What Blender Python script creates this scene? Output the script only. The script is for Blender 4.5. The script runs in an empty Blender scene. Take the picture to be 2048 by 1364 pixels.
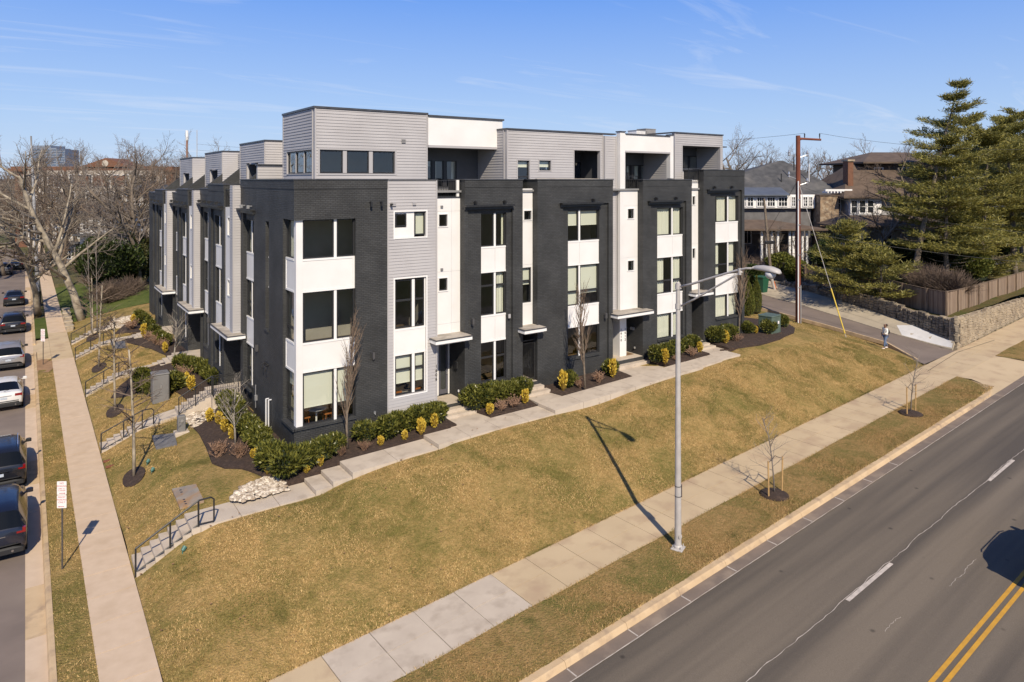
import bpy, math, random
import numpy as np
from mathutils import Vector, Matrix, geometry
R = math.radians
random.seed(7); np.random.seed(7)
scene = bpy.context.scene
col = scene.collection

# ---------------------------------------------------------------- camera, sky, sun
# world frame: +X runs along the avenue front of the row, +Y runs up the side street, Z up (metres)
FPX, CX, HY, CAMZ = 1387.0, 1024.0, 360.0, 13.0
AX = (0.8186, 0.5746)                       # camera right/forward seen from the building frame
cam_d = bpy.data.cameras.new('camera'); cam = bpy.data.objects.new('camera', cam_d); col.objects.link(cam)
cam_d.sensor_width = 36; cam_d.lens = FPX / 2048 * 36
cam_d.shift_y = -(682 - HY) / 2048
cam_d.clip_start = 0.5; cam_d.clip_end = 6000
cam.location = (0, 0, CAMZ)
cam.rotation_euler = (R(90), 0, -math.atan2(AX[1], AX[0]))
scene.camera = cam

SUN = (-0.347, -0.938); SUN_EL = R(40.5)
world = bpy.data.worlds.new('World'); scene.world = world; world.use_nodes = True
wn = world.node_tree; wn.nodes.clear()
wout = wn.nodes.new('ShaderNodeOutputWorld'); wbg = wn.nodes.new('ShaderNodeBackground')
sky = wn.nodes.new('ShaderNodeTexSky'); sky.sky_type = 'NISHITA'; sky.sun_disc = False
sky.sun_elevation = SUN_EL; sky.sun_rotation = math.atan2(SUN[0], SUN[1]) % (2*math.pi)
sky.altitude = 200; sky.air_density = 1.15; sky.dust_density = 0.25; sky.ozone_density = 2.2
tc = wn.nodes.new('ShaderNodeTexCoord')
sep = wn.nodes.new('ShaderNodeSeparateXYZ'); wn.links.new(tc.outputs['Generated'], sep.inputs[0])
# cirrus: project the view direction onto a high flat layer, stretched streaks
mx = wn.nodes.new('ShaderNodeMath'); mx.operation = 'ADD'; mx.inputs[1].default_value = 0.09
wn.links.new(sep.outputs['Z'], mx.inputs[0])
mxx = wn.nodes.new('ShaderNodeMath'); mxx.operation = 'MAXIMUM'; mxx.inputs[1].default_value = 0.03
wn.links.new(mx.outputs[0], mxx.inputs[0])
div = wn.nodes.new('ShaderNodeVectorMath'); div.operation = 'DIVIDE'
cmb = wn.nodes.new('ShaderNodeCombineXYZ')
for i in range(3): wn.links.new(mxx.outputs[0], cmb.inputs[i])
wn.links.new(tc.outputs['Generated'], div.inputs[0]); wn.links.new(cmb.outputs[0], div.inputs[1])
mp = wn.nodes.new('ShaderNodeMapping'); mp.inputs['Rotation'].default_value = (0, 0, R(35)); mp.inputs['Scale'].default_value = (0.42, 2.0, 1)
wn.links.new(div.outputs[0], mp.inputs[0])
n1 = wn.nodes.new('ShaderNodeTexNoise'); n1.inputs['Scale'].default_value = 1.1; n1.inputs['Detail'].default_value = 9; n1.inputs['Roughness'].default_value = .62; n1.inputs['Distortion'].default_value = 1.0
wn.links.new(mp.outputs[0], n1.inputs['Vector'])
rmp = wn.nodes.new('ShaderNodeMapRange'); rmp.inputs['From Min'].default_value = .545; rmp.inputs['From Max'].default_value = .80; rmp.inputs['To Max'].default_value = .55
wn.links.new(n1.outputs[0], rmp.inputs['Value'])
mixc = wn.nodes.new('ShaderNodeMix'); mixc.data_type = 'RGBA'
wn.links.new(rmp.outputs[0], mixc.inputs['Factor'])
tint = wn.nodes.new('ShaderNodeMix'); tint.data_type = 'RGBA'; tint.blend_type = 'MULTIPLY'; tint.inputs['Factor'].default_value = 1
tint.inputs['B'].default_value = (0.80, 0.93, 1.16, 1)
wn.links.new(sky.outputs[0], tint.inputs['A'])
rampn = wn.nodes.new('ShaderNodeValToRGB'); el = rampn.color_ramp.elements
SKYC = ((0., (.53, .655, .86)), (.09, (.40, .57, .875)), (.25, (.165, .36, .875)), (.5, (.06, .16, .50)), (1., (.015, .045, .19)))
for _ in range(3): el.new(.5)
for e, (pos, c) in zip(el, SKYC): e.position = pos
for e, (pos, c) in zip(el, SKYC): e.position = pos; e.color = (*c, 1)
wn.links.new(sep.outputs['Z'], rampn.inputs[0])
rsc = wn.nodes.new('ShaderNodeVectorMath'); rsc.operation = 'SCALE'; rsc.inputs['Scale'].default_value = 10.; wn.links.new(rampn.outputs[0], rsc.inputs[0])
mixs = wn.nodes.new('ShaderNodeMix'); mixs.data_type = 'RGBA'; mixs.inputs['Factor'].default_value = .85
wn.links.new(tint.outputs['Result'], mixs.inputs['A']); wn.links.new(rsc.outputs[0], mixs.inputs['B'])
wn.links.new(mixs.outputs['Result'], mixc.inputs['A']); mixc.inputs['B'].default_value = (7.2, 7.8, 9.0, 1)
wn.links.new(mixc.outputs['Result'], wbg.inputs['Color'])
wbg.inputs['Strength'].default_value = 0.1
wn.links.new(wbg.outputs[0], wout.inputs['Surface'])

sd = bpy.data.lights.new('sun', 'SUN'); sd.energy = 5.0; sd.angle = R(0.55); sd.color = (1.0, 0.88, 0.71)
sun = bpy.data.objects.new('sun', sd); col.objects.link(sun)
sdir = Vector((SUN[0]*math.cos(SUN_EL), SUN[1]*math.cos(SUN_EL), math.sin(SUN_EL)))
sun.rotation_euler = sdir.to_track_quat('Z', 'Y').to_euler(); sun.location = (0, 0, 60)
scene.view_settings.view_transform = 'Standard'; scene.view_settings.look = 'None'
scene.view_settings.gamma = 1; scene.view_settings.exposure = 0.06
scene.view_settings.use_curve_mapping = False
try:
    scene.cycles.max_bounces = 6; scene.cycles.transparent_max_bounces = 12; scene.cycles.caustics_reflective = False; scene.cycles.caustics_refractive = False
except Exception: pass

# ---------------------------------------------------------------- measuring helpers (pixel on a known real plane -> metres)
def ray(px):
    a = (px - CX) / FPX
    return a*AX[0] + AX[1], -a*AX[1] + AX[0]
def U(px, v=28.68):
    r = ray(px); return r[0] * v / r[1]
def V(px, u=9.11):
    r = ray(px); return r[1] * u / r[0]
def depth_v(px, v=28.68): return v / ray(px)[1]
def G(px, py, z):
    """ground point seen at a pixel when the ground there has height z"""
    Y = (CAMZ - z) * FPX / (py - HY); r = ray(px); return (r[0]*Y, r[1]*Y)
def P(px, Y):
    r = ray(px); return (r[0]*Y, r[1]*Y)
def ZY(py, Y): return CAMZ - (py - HY) * Y / FPX

# ---------------------------------------------------------------- materials
MATS = {}
def mat(name, c, rough=.8, metal=0., spec=.5, c2=None, vs=4., vd=4., bump=0., bs=30., stretch=None, c3=None, v3=.5, coat=0.):
    if name in MATS: return MATS[name]
    m = bpy.data.materials.new(name); m.use_nodes = True; nt = m.node_tree
    b = nt.nodes['Principled BSDF']
    b.inputs['Base Color'].default_value = (*c, 1); b.inputs['Roughness'].default_value = rough
    b.inputs['Metallic'].default_value = metal; b.inputs['Specular IOR Level'].default_value = spec
    b.inputs['Coat Weight'].default_value = coat
    geo = nt.nodes.new('ShaderNodeNewGeometry'); vec = geo.outputs['Position']
    if stretch:
        mpn = nt.nodes.new('ShaderNodeMapping'); mpn.inputs['Scale'].default_value = stretch
        nt.links.new(vec, mpn.inputs[0]); vec = mpn.outputs[0]
    def noise(s, d, lo, hi):
        n = nt.nodes.new('ShaderNodeTexNoise'); n.inputs['Scale'].default_value = s; n.inputs['Detail'].default_value = d
        nt.links.new(vec, n.inputs['Vector'])
        r = nt.nodes.new('ShaderNodeMapRange'); r.inputs['From Min'].default_value = lo; r.inputs['From Max'].default_value = hi
        nt.links.new(n.outputs[0], r.inputs['Value']); return r.outputs[0]
    if c2:
        mx = nt.nodes.new('ShaderNodeMix'); mx.data_type = 'RGBA'
        mx.inputs['A'].default_value = (*c, 1); mx.inputs['B'].default_value = (*c2, 1)
        nt.links.new(noise(vs, vd, .35, .65), mx.inputs['Factor']); out = mx.outputs['Result']
        if c3:
            m3 = nt.nodes.new('ShaderNodeMix'); m3.data_type = 'RGBA'; m3.inputs['B'].default_value = (*c3, 1)
            nt.links.new(out, m3.inputs['A']); nt.links.new(noise(v3, 5, .5, .72), m3.inputs['Factor']); out = m3.outputs['Result']
        nt.links.new(out, b.inputs['Base Color'])
    if bump:
        n = nt.nodes.new('ShaderNodeTexNoise'); n.inputs['Scale'].default_value = bs; n.inputs['Detail'].default_value = 4
        nt.links.new(vec, n.inputs['Vector'])
        bp = nt.nodes.new('ShaderNodeBump'); bp.inputs['Strength'].default_value = bump; bp.inputs['Distance'].default_value = .02
        nt.links.new(n.outputs[0], bp.inputs['Height']); nt.links.new(bp.outputs[0], b.inputs['Normal'])
    MATS[name] = m; return m

def brick_mat(name, c, cm, vertical_axis='front'):
    """painted brick, courses from a brick texture used as colour and relief"""
    if name in MATS: return MATS[name]
    m = bpy.data.materials.new(name); m.use_nodes = True; nt = m.node_tree; b = nt.nodes['Principled BSDF']
    geo = nt.nodes.new('ShaderNodeNewGeometry'); sp = nt.nodes.new('ShaderNodeSeparateXYZ'); nt.links.new(geo.outputs['Position'], sp.inputs[0])
    ad = nt.nodes.new('ShaderNodeMath'); ad.operation = 'ADD'; nt.links.new(sp.outputs['X'], ad.inputs[0]); nt.links.new(sp.outputs['Y'], ad.inputs[1])
    cb = nt.nodes.new('ShaderNodeCombineXYZ'); nt.links.new(ad.outputs[0], cb.inputs[0]); nt.links.new(sp.outputs['Z'], cb.inputs[1])
    br = nt.nodes.new('ShaderNodeTexBrick'); br.inputs['Scale'].default_value = 1; br.inputs['Brick Width'].default_value = .215; br.inputs['Row Height'].default_value = .078
    br.inputs['Mortar Size'].default_value = .009; br.inputs['Mortar Smooth'].default_value = .4
    br.inputs['Color1'].default_value = (*c, 1); br.inputs['Color2'].default_value = (*[x*1.35 for x in c], 1); br.inputs['Mortar'].default_value = (*cm, 1)
    nt.links.new(cb.outputs[0], br.inputs['Vector'])
    n = nt.nodes.new('ShaderNodeTexNoise'); n.inputs['Scale'].default_value = .9; n.inputs['Detail'].default_value = 7; nt.links.new(geo.outputs['Position'], n.inputs['Vector'])
    r = nt.nodes.new('ShaderNodeMapRange'); r.inputs['From Min'].default_value = .3; r.inputs['From Max'].default_value = .75; r.inputs['To Min'].default_value = .8; r.inputs['To Max'].default_value = 1.45
    nt.links.new(n.outputs[0], r.inputs['Value'])
    mx = nt.nodes.new('ShaderNodeVectorMath'); mx.operation = 'SCALE'; nt.links.new(br.outputs['Color'], mx.inputs[0]); nt.links.new(r.outputs[0], mx.inputs['Scale'])
    nt.links.new(mx.outputs[0], b.inputs['Base Color']); b.inputs['Roughness'].default_value = .62
    n2 = nt.nodes.new('ShaderNodeTexNoise'); n2.inputs['Scale'].default_value = 60; nt.links.new(geo.outputs['Position'], n2.inputs['Vector'])
    inv = nt.nodes.new('ShaderNodeMath'); inv.operation = 'MULTIPLY_ADD'; inv.inputs[1].default_value = -1.; nt.links.new(br.outputs['Fac'], inv.inputs[0])
    n2s = nt.nodes.new('ShaderNodeMath'); n2s.operation = 'MULTIPLY'; n2s.inputs[1].default_value = .5; nt.links.new(n2.outputs[0], n2s.inputs[0]); nt.links.new(n2s.outputs[0], inv.inputs[2])
    bp = nt.nodes.new('ShaderNodeBump'); bp.inputs['Strength'].default_value = .8; bp.inputs['Distance'].default_value = .012
    nt.links.new(inv.outputs[0], bp.inputs['Height']); nt.links.new(bp.outputs[0], b.inputs['Normal'])
    MATS[name] = m; return m

def glass_mat(name, tintc=(.86, .87, .82), refl=1.0):
    if name in MATS: return MATS[name]
    m = bpy.data.materials.new(name); m.use_nodes = True; nt = m.node_tree; nt.nodes.clear()
    o = nt.nodes.new('ShaderNodeOutputMaterial'); t = nt.nodes.new('ShaderNodeBsdfTransparent'); t.inputs[0].default_value = (*tintc, 1)
    g = nt.nodes.new('ShaderNodeBsdfGlossy'); g.inputs['Roughness'].default_value = .01; g.inputs['Color'].default_value = (.9, .95, 1, 1)
    f = nt.nodes.new('ShaderNodeLayerWeight'); f.inputs['Blend'].default_value = .5
    pw = nt.nodes.new('ShaderNodeMath'); pw.operation = 'POWER'; pw.inputs[1].default_value = 3.2; nt.links.new(f.outputs['Facing'], pw.inputs[0])
    mu = nt.nodes.new('ShaderNodeMath'); mu.operation = 'MULTIPLY_ADD'; mu.inputs[1].default_value = refl*.8; mu.inputs[2].default_value = .09; mu.use_clamp = True
    nt.links.new(pw.outputs[0], mu.inputs[0])
    geo = nt.nodes.new('ShaderNodeNewGeometry'); n = nt.nodes.new('ShaderNodeTexNoise'); n.inputs['Scale'].default_value = .9; nt.links.new(geo.outputs['Position'], n.inputs['Vector'])
    bp = nt.nodes.new('ShaderNodeBump'); bp.inputs['Strength'].default_value = .25; bp.inputs['Distance'].default_value = .05
    nt.links.new(n.outputs[0], bp.inputs['Height']); nt.links.new(bp.outputs[0], g.inputs['Normal'])
    x = nt.nodes.new('ShaderNodeMixShader'); nt.links.new(mu.outputs[0], x.inputs[0]); nt.links.new(t.outputs[0], x.inputs[1]); nt.links.new(g.outputs[0], x.inputs[2])
    nt.links.new(x.outputs[0], o.inputs[0]); MATS[name] = m; return m

def leaf_mat(name, c, c2, rough=.5, trans=.25):
    if name in MATS: return MATS[name]
    m = bpy.data.materials.new(name); m.use_nodes = True; nt = m.node_tree; b = nt.nodes['Principled BSDF']
    geo = nt.nodes.new('ShaderNodeNewGeometry')
    mx = nt.nodes.new('ShaderNodeMix'); mx.data_type = 'RGBA'; mx.inputs['A'].default_value = (*c, 1); mx.inputs['B'].default_value = (*c2, 1)
    nt.links.new(geo.outputs['Random Per Island'], mx.inputs['Factor'])
    nt.links.new(mx.outputs['Result'], b.inputs['Base Color']); b.inputs['Roughness'].default_value = rough
    o = nt.nodes['Material Output']; tr = nt.nodes.new('ShaderNodeBsdfTranslucent'); nt.links.new(mx.outputs['Result'], tr.inputs[0])
    ms = nt.nodes.new('ShaderNodeMixShader'); ms.inputs[0].default_value = trans
    nt.links.new(b.outputs[0], ms.inputs[1]); nt.links.new(tr.outputs[0], ms.inputs[2]); nt.links.new(ms.outputs[0], o.inputs[0])
    MATS[name] = m; return m

BRICK = brick_mat('charcoal painted brick', (.036, .037, .037), (.018, .018, .018))
SIDING = mat('grey lap siding', (.40, .385, .385), .6, c2=(.45, .435, .435), vs=.6, bump=.05, bs=80)
WHITEP = mat('white fibre panel', (.80, .785, .765), .55, c2=(.74, .725, .70), vs=.8, vd=7, bump=.03, bs=60)
WTRIM = mat('white painted trim', (.82, .81, .79), .5)
GTRIM = mat('grey painted trim', (.42, .405, .405), .55)
DGREY = mat('dark slate panel', (.075, .078, .085), .6, c2=(.09, .092, .1), vs=2)
BFRAME = mat('black window frame', (.028, .028, .03), .38)
BMETAL = mat('black painted metal', (.018, .018, .02), .42, c2=(.03, .03, .03), vs=9)
CAPM = mat('dark metal coping', (.05, .052, .058), .4, c2=(.07, .072, .08), vs=3)
ROOFT = mat('beige roof membrane', (.50, .45, .38), .85, c2=(.36, .32, .27), vs=2.2, vd=8, c3=(.25, .22, .18), v3=1.4)
ROOFF = mat('flat roof membrane', (.28, .28, .28), .9, c2=(.22, .22, .22), vs=1)
INTW = mat('interior wall paint', (.40, .38, .35), .8, c2=(.26, .25, .23), vs=.5)
INTF = mat('interior timber floor', (.10, .07, .045), .5, c2=(.15, .10, .06), vs=2)
BLIND = mat('pale roller blind', (.84, .86, .78), .8, c2=(.80, .82, .74), vs=.8)
CURT = mat('pale curtain', (.84, .85, .77), .85, c2=(.74, .75, .68), vs=6, stretch=(4, 4, .1))
GLASS = glass_mat('window glass')
ORANGE = mat('orange leather', (.42, .15, .04), .5, c2=(.32, .11, .03), vs=5)
CONC = mat('weathered sidewalk concrete', (.56, .435, .275), .9, c2=(.50, .385, .24), vs=.55, vd=8, bump=.25, bs=45, c3=(.43, .31, .20), v3=1.1)
CONC2 = mat('pale sidewalk concrete', (.62, .48, .345), .9, c2=(.575, .44, .31), vs=2.6, vd=9, bump=.2, bs=45, c3=(.53, .40, .275), v3=1.1)
CONCN = mat('new light concrete', (.56, .48, .385), .85, c2=(.50, .425, .34), vs=1.2, vd=8, bump=.15, bs=45, c3=(.42, .35, .275), v3=2.)
KERB = mat('kerb concrete', (.58, .43, .26), .9, c2=(.50, .36, .21), vs=1.2, vd=8, bump=.3, bs=35, c3=(.36, .26, .17), v3=2.2)
MULCH = mat('dark bark mulch', (.062, .038, .027), .95, c2=(.03, .019, .014), vs=22, vd=8, bump=1., bs=55, c3=(.085, .055, .038), v3=6)
YELP = mat('yellow road paint', (.62, .33, .035), .7, c2=(.52, .28, .04), vs=4, bump=.2)
WHTP = mat('white road paint', (.62, .55, .48), .75, c2=(.45, .40, .35), vs=5, bump=.2)
GALV = mat('galvanised steel', (.50, .47, .44), .5, .0, c2=(.41, .385, .36), vs=3, vd=7)
BARK = mat('grey brown bark', (.22, .175, .13), .9, c2=(.12, .095, .07), vs=8, bump=.5, bs=20)
PALEBARK = mat('pale sycamore bark', (.42, .36, .27), .85, c2=(.20, .165, .12), vs=2.2, vd=6, bump=.3, bs=14)
TWIG = mat('brown twig bark', (.19, .135, .095), .9, c2=(.12, .088, .065), vs=5)
TWIGG = mat('grey twig bark', (.24, .205, .175), .9, c2=(.15, .125, .105), vs=5)
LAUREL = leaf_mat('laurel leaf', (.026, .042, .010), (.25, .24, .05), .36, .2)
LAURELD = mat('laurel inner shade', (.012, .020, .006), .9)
GOLD = leaf_mat('golden leaf', (.50, .33, .03), (.78, .60, .10), .5, .25)
DRY = leaf_mat('dry brown leaf', (.26, .15, .095), (.36, .23, .15), .8, .15)
PINEN = leaf_mat('pine needle', (.11, .118, .03), (.33, .285, .062), .55, .2)
CYPR = leaf_mat('arborvitae leaf', (.06, .085, .012), (.17, .165, .025), .7, .15)
EVERG = leaf_mat('evergreen leaf', (.02, .038, .010), (.075, .095, .025), .4, .15)
IVY = leaf_mat('ivy leaf', (.04, .05, .015), (.12, .11, .035), .5, .15)
WOODF = mat('weathered fence wood', (.27, .19, .125), .9, c2=(.11, .08, .058), vs=3, vd=8, stretch=(6, 6, .5), bump=.3, bs=12, c3=(.27, .20, .14), v3=1.2)
STAKE = mat('raw pine stake', (.52, .33, .14), .8, c2=(.44, .27, .11), vs=6)

def grass_mat(name, tan, tan2, green, scale=1., gcut=(.48, .66)):
    m = bpy.data.materials.new(name); m.use_nodes = True; nt = m.node_tree; b = nt.nodes['Principled BSDF']
    geo = nt.nodes.new('ShaderNodeNewGeometry'); pos = geo.outputs['Position']
    def nz(s, d, lo, hi, dist=0.):
        n = nt.nodes.new('ShaderNodeTexNoise'); n.inputs['Scale'].default_value = s*scale; n.inputs['Detail'].default_value = d; n.inputs['Distortion'].default_value = dist; n.inputs['Roughness'].default_value = .6
        nt.links.new(pos, n.inputs['Vector'])
        r = nt.nodes.new('ShaderNodeMapRange'); r.inputs['From Min'].default_value = lo; r.inputs['From Max'].default_value = hi
        nt.links.new(n.outputs[0], r.inputs['Value']); return r.outputs[0]
    def mix(f, a, bb):
        x = nt.nodes.new('ShaderNodeMix'); x.data_type = 'RGBA'
        nt.links.new(f, x.inputs['Factor'])
        for s, k in ((a, 'A'), (bb, 'B')):
            if isinstance(s, tuple): x.inputs[k].default_value = (*s, 1)
            else: nt.links.new(s, x.inputs[k])
        return x.outputs['Result']
    c = mix(nz(2.3, 7, .35, .65, .6), tan, tan2)
    ad = nt.nodes.new('ShaderNodeMath'); ad.operation = 'MULTIPLY_ADD'; ad.inputs[1].default_value = .55; ad.use_clamp = True
    nt.links.new(nz(7, 6, .40, .66), ad.inputs[0])
    bs = nt.nodes.new('ShaderNodeMath'); bs.operation = 'MULTIPLY'; bs.inputs[1].default_value = .75; nt.links.new(nz(.32, 6, gcut[0]-.06, gcut[1], .8), bs.inputs[0]); nt.links.new(bs.outputs[0], ad.inputs[2])
    c = mix(ad.outputs[0], c, green)
    c = mix(nz(.9, 5, .58, .72, .5), c, tuple(x*.72 for x in green))
    dk = tuple(x*.45 for x in green)
    c = mix(nz(24, 3, .56, .80), c, dk)
    lt = tuple(min(1, x*1.35) for x in tan)
    c = mix(nz(31, 3, .60, .82), c, lt)
    nt.links.new(c, b.inputs['Base Color']); b.inputs['Roughness'].default_value = .95; b.inputs['Specular IOR Level'].default_value = .15
    n = nt.nodes.new('ShaderNodeTexNoise'); n.inputs['Scale'].default_value = 16; n.inputs['Detail'].default_value = 7; nt.links.new(pos, n.inputs['Vector'])
    bp = nt.nodes.new('ShaderNodeBump'); bp.inputs['Strength'].default_value = 1; bp.inputs['Distance'].default_value = .07
    nt.links.new(n.outputs[0], bp.inputs['Height']); nt.links.new(bp.outputs[0], b.inputs['Normal'])
    MATS[name] = m; return m
LAWN = grass_mat('dormant lawn', (.46, .305, .125), (.32, .212, .08), (.165, .145, .04))
VERGE = grass_mat('verge grass', (.40, .255, .11), (.28, .18, .07), (.15, .14, .04), 1.3)
GREENL = grass_mat('green lawn', (.14, .16, .045), (.11, .13, .035), (.07, .10, .02), 1.)
FARG = grass_mat('distant ground', (.17, .14, .08), (.12, .10, .06), (.08, .09, .03), .2)

def road_mat():
    m = bpy.data.materials.new('avenue asphalt'); m.use_nodes = True; nt = m.node_tree; b = nt.nodes['Principled BSDF']
    tcn = nt.nodes.new('ShaderNodeNewGeometry'); sp = nt.nodes.new('ShaderNodeMapping'); sp.inputs['Rotation'].default_value = (0, 0, -R(3.27))
    nt.links.new(tcn.outputs['Position'], sp.inputs[0])
    sx = nt.nodes.new('ShaderNodeMapping'); sx.inputs['Scale'].default_value = (.022, 1, 1); nt.links.new(sp.outputs[0], sx.inputs[0])
    n = nt.nodes.new('ShaderNodeTexNoise'); n.inputs['Scale'].default_value = .85; n.inputs['Detail'].default_value = 3; nt.links.new(sx.outputs[0], n.inputs['Vector'])
    r = nt.nodes.new('ShaderNodeMapRange'); r.inputs['From Min'].default_value = .38; r.inputs['From Max'].default_value = .62; nt.links.new(n.outputs[0], r.inputs['Value'])
    x = nt.nodes.new('ShaderNodeMix'); x.data_type = 'RGBA'; x.inputs['A'].default_value = (.090, .075, .059, 1); x.inputs['B'].default_value = (.182, .149, .110, 1)
    nt.links.new(r.outputs[0], x.inputs['Factor'])
    n2 = nt.nodes.new('ShaderNodeTexNoise'); n2.inputs['Scale'].default_value = 38; n2.inputs['Detail'].default_value = 5; nt.links.new(tcn.outputs['Position'], n2.inputs['Vector'])
    r2 = nt.nodes.new('ShaderNodeMapRange'); r2.inputs['From Min'].default_value = .3; r2.inputs['From Max'].default_value = .7; r2.inputs['To Min'].default_value = .86; r2.inputs['To Max'].default_value = 1.13; nt.links.new(n2.outputs[0], r2.inputs['Value'])
    sc = nt.nodes.new('ShaderNodeVectorMath'); sc.operation = 'SCALE'; nt.links.new(x.outputs['Result'], sc.inputs[0]); nt.links.new(r2.outputs[0], sc.inputs['Scale'])
    # oil spots
    vo = nt.nodes.new('ShaderNodeTexVoronoi'); vo.inputs['Scale'].default_value = .9; nt.links.new(tcn.outputs['Position'], vo.inputs['Vector'])
    r3 = nt.nodes.new('ShaderNodeMapRange'); r3.inputs['From Min'].default_value = .03; r3.inputs['From Max'].default_value = .09; r3.inputs['To Min'].default_value = .45; r3.inputs['To Max'].default_value = 1; nt.links.new(vo.outputs['Distance'], r3.inputs['Value'])
    s3 = nt.nodes.new('ShaderNodeVectorMath'); s3.operation = 'SCALE'; nt.links.new(sc.outputs[0], s3.inputs[0]); nt.links.new(r3.outputs[0], s3.inputs['Scale'])
    nt.links.new(s3.outputs[0], b.inputs['Base Color']); b.inputs['Roughness'].default_value = .82
    bp = nt.nodes.new('ShaderNodeBump'); bp.inputs['Strength'].default_value = .4; bp.inputs['Distance'].default_value = .01
    nt.links.new(n2.outputs[0], bp.inputs['Height']); nt.links.new(bp.outputs[0], b.inputs['Normal'])
    return m
ROAD = road_mat()
ASPH = mat('side street asphalt', (.215, .17, .14), .85, c2=(.17, .135, .112), vs=.7, vd=8, bump=.3, bs=40, c3=(.255, .205, .165), v3=.35)

# ---------------------------------------------------------------- mesh building
class MB:
    def __init__(s): s.v = []; s.f = []; s.m = []; s.cur = 0
    def add(s, vs, fs):
        o = len(s.v); s.v.extend(vs)
        for f in fs: s.f.append(tuple(i+o for i in f)); s.m.append(s.cur)
    def box(s, x0, x1, y0, y1, z0, z1):
        if x0 > x1: x0, x1 = x1, x0
        if y0 > y1: y0, y1 = y1, y0
        if z0 > z1: z0, z1 = z1, z0
        s.add([(x0,y0,z0),(x1,y0,z0),(x1,y1,z0),(x0,y1,z0),(x0,y0,z1),(x1,y0,z1),(x1,y1,z1),(x0,y1,z1)],
              [(0,3,2,1),(4,5,6,7),(0,1,5,4),(1,2,6,5),(2,3,7,6),(3,0,4,7)])
    def poly(s, pts): s.add(pts, [tuple(range(len(pts)))])
    def prism(s, base, z0f, z1f):
        """base outline [(x,y)], bottom/top height functions or values"""
        n = len(base)
        g = lambda f, p: f(*p) if callable(f) else f
        vs = [(x, y, g(z0f, (x, y))) for x, y in base] + [(x, y, g(z1f, (x, y))) for x, y in base]
        s.add(vs, [tuple(range(n-1, -1, -1)), tuple(range(n, 2*n))] + [(i, (i+1) % n, n+(i+1) % n, n+i) for i in range(n)])
    def tube(s, p0, p1, r0, r1=None, n=8, caps=True):
        r1 = r0 if r1 is None else r1
        p0 = Vector(p0); p1 = Vector(p1); d = (p1-p0)
        if d.length < 1e-6: return
        d.normalize(); a = d.orthogonal().normalized(); b = d.cross(a)
        vs = []
        for p, r in ((p0, r0), (p1, r1)):
            for i in range(n):
                t = 2*math.pi*i/n; vs.append(tuple(p + a*math.cos(t)*r + b*math.sin(t)*r))
        fs = [(i, (i+1) % n, n+(i+1) % n, n+i) for i in range(n)]
        if caps: fs += [tuple(range(n-1, -1, -1)), tuple(range(n, 2*n))]
        s.add(vs, fs)
    def path(s, pts, r, n=6):
        """continuous tube along a polyline; r scalar or list"""
        rs = r if isinstance(r, (list, tuple)) else [r]*len(pts)
        pts = [Vector(p) for p in pts]; vs = []
        a = None
        for i, p in enumerate(pts):
            d = (pts[min(i+1, len(pts)-1)] - pts[max(i-1, 0)]).normalized()
            if a is None: a = d.orthogonal().normalized()
            a = (a - d*a.dot(d))
            a = a.normalized() if a.length > 1e-5 else d.orthogonal().normalized()
            b = d.cross(a)
            for k in range(n):
                t = 2*math.pi*k/n; vs.append(tuple(p + (a*math.cos(t) + b*math.sin(t))*rs[i]))
        fs = [(i*n+k, i*n+(k+1) % n, (i+1)*n+(k+1) % n, (i+1)*n+k) for i in range(len(pts)-1) for k in range(n)]
        fs += [tuple(range(n-1, -1, -1)), tuple((len(pts)-1)*n + k for k in range(n))]
        s.add(vs, fs)
    def lathe(s, c, prof, n=16):
        vs = []; 
        for r, z in prof:
            for k in range(n):
                t = 2*math.pi*k/n; vs.append((c[0]+r*math.cos(t), c[1]+r*math.sin(t), c[2]+z))
        m = len(prof)
        fs = [(i*n+k, i*n+(k+1) % n, (i+1)*n+(k+1) % n, (i+1)*n+k) for i in range(m-1) for k in range(n)]
        fs += [tuple(range(n-1, -1, -1)), tuple((m-1)*n+k for k in range(n))]
        s.add(vs, fs)
    def rbox(s, c, sx, sy, sz, rz=0., bev=.02):
        """box with chamfered vertical edges and top, centred on c at its base"""
        w, d = sx/2, sy/2; b = bev
        o = [(-w+b,-d),(w-b,-d),(w,-d+b),(w,d-b),(w-b,d),(-w+b,d),(-w,d-b),(-w,-d+b)]
        k = (min(w, d)-b)/min(w, d)
        cr, sr = math.cos(rz), math.sin(rz)
        T = lambda x, y, z: (c[0]+x*cr-y*sr, c[1]+x*sr+y*cr, c[2]+z)
        vs = [T(x, y, 0) for x, y in o] + [T(x, y, sz-b) for x, y in o] + [T(x*k, y*k, sz) for x, y in o]
        fs = [tuple(range(7, -1, -1)), tuple(range(16, 24))] + [(i, (i+1) % 8, 8+(i+1) % 8, 8+i) for i in range(8)] + [(8+i, 8+(i+1) % 8, 16+(i+1) % 8, 16+i) for i in range(8)]
        s.add(vs, fs)
    def mesh(s, name, mats, smooth=False):
        me = bpy.data.meshes.new(name); me.from_pydata(s.v, [], s.f)
        ms = mats if isinstance(mats, (list, tuple)) else [mats]
        for m in ms: me.materials.append(m)
        if len(ms) > 1: me.polygons.foreach_set('material_index', s.m)
        if smooth: me.polygons.foreach_set('use_smooth', [True]*len(me.polygons))
        me.update(); return me
    def build(s, name, mats, parent=None, smooth=False, kind=None):
        o = bpy.data.objects.new(name, s.mesh(name, mats, smooth)); col.objects.link(o)
        if parent: attach(o, parent)
        if kind: o['kind'] = kind
        return o

def attach(o, parent):
    """parent while keeping the mesh where it was built (world coordinates)"""
    o.parent = parent; o.matrix_parent_inverse = full(parent).inverted()
def full(o):
    if o.parent: return full(o.parent) @ o.matrix_parent_inverse @ o.matrix_basis
    return o.matrix_basis.copy()

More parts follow.
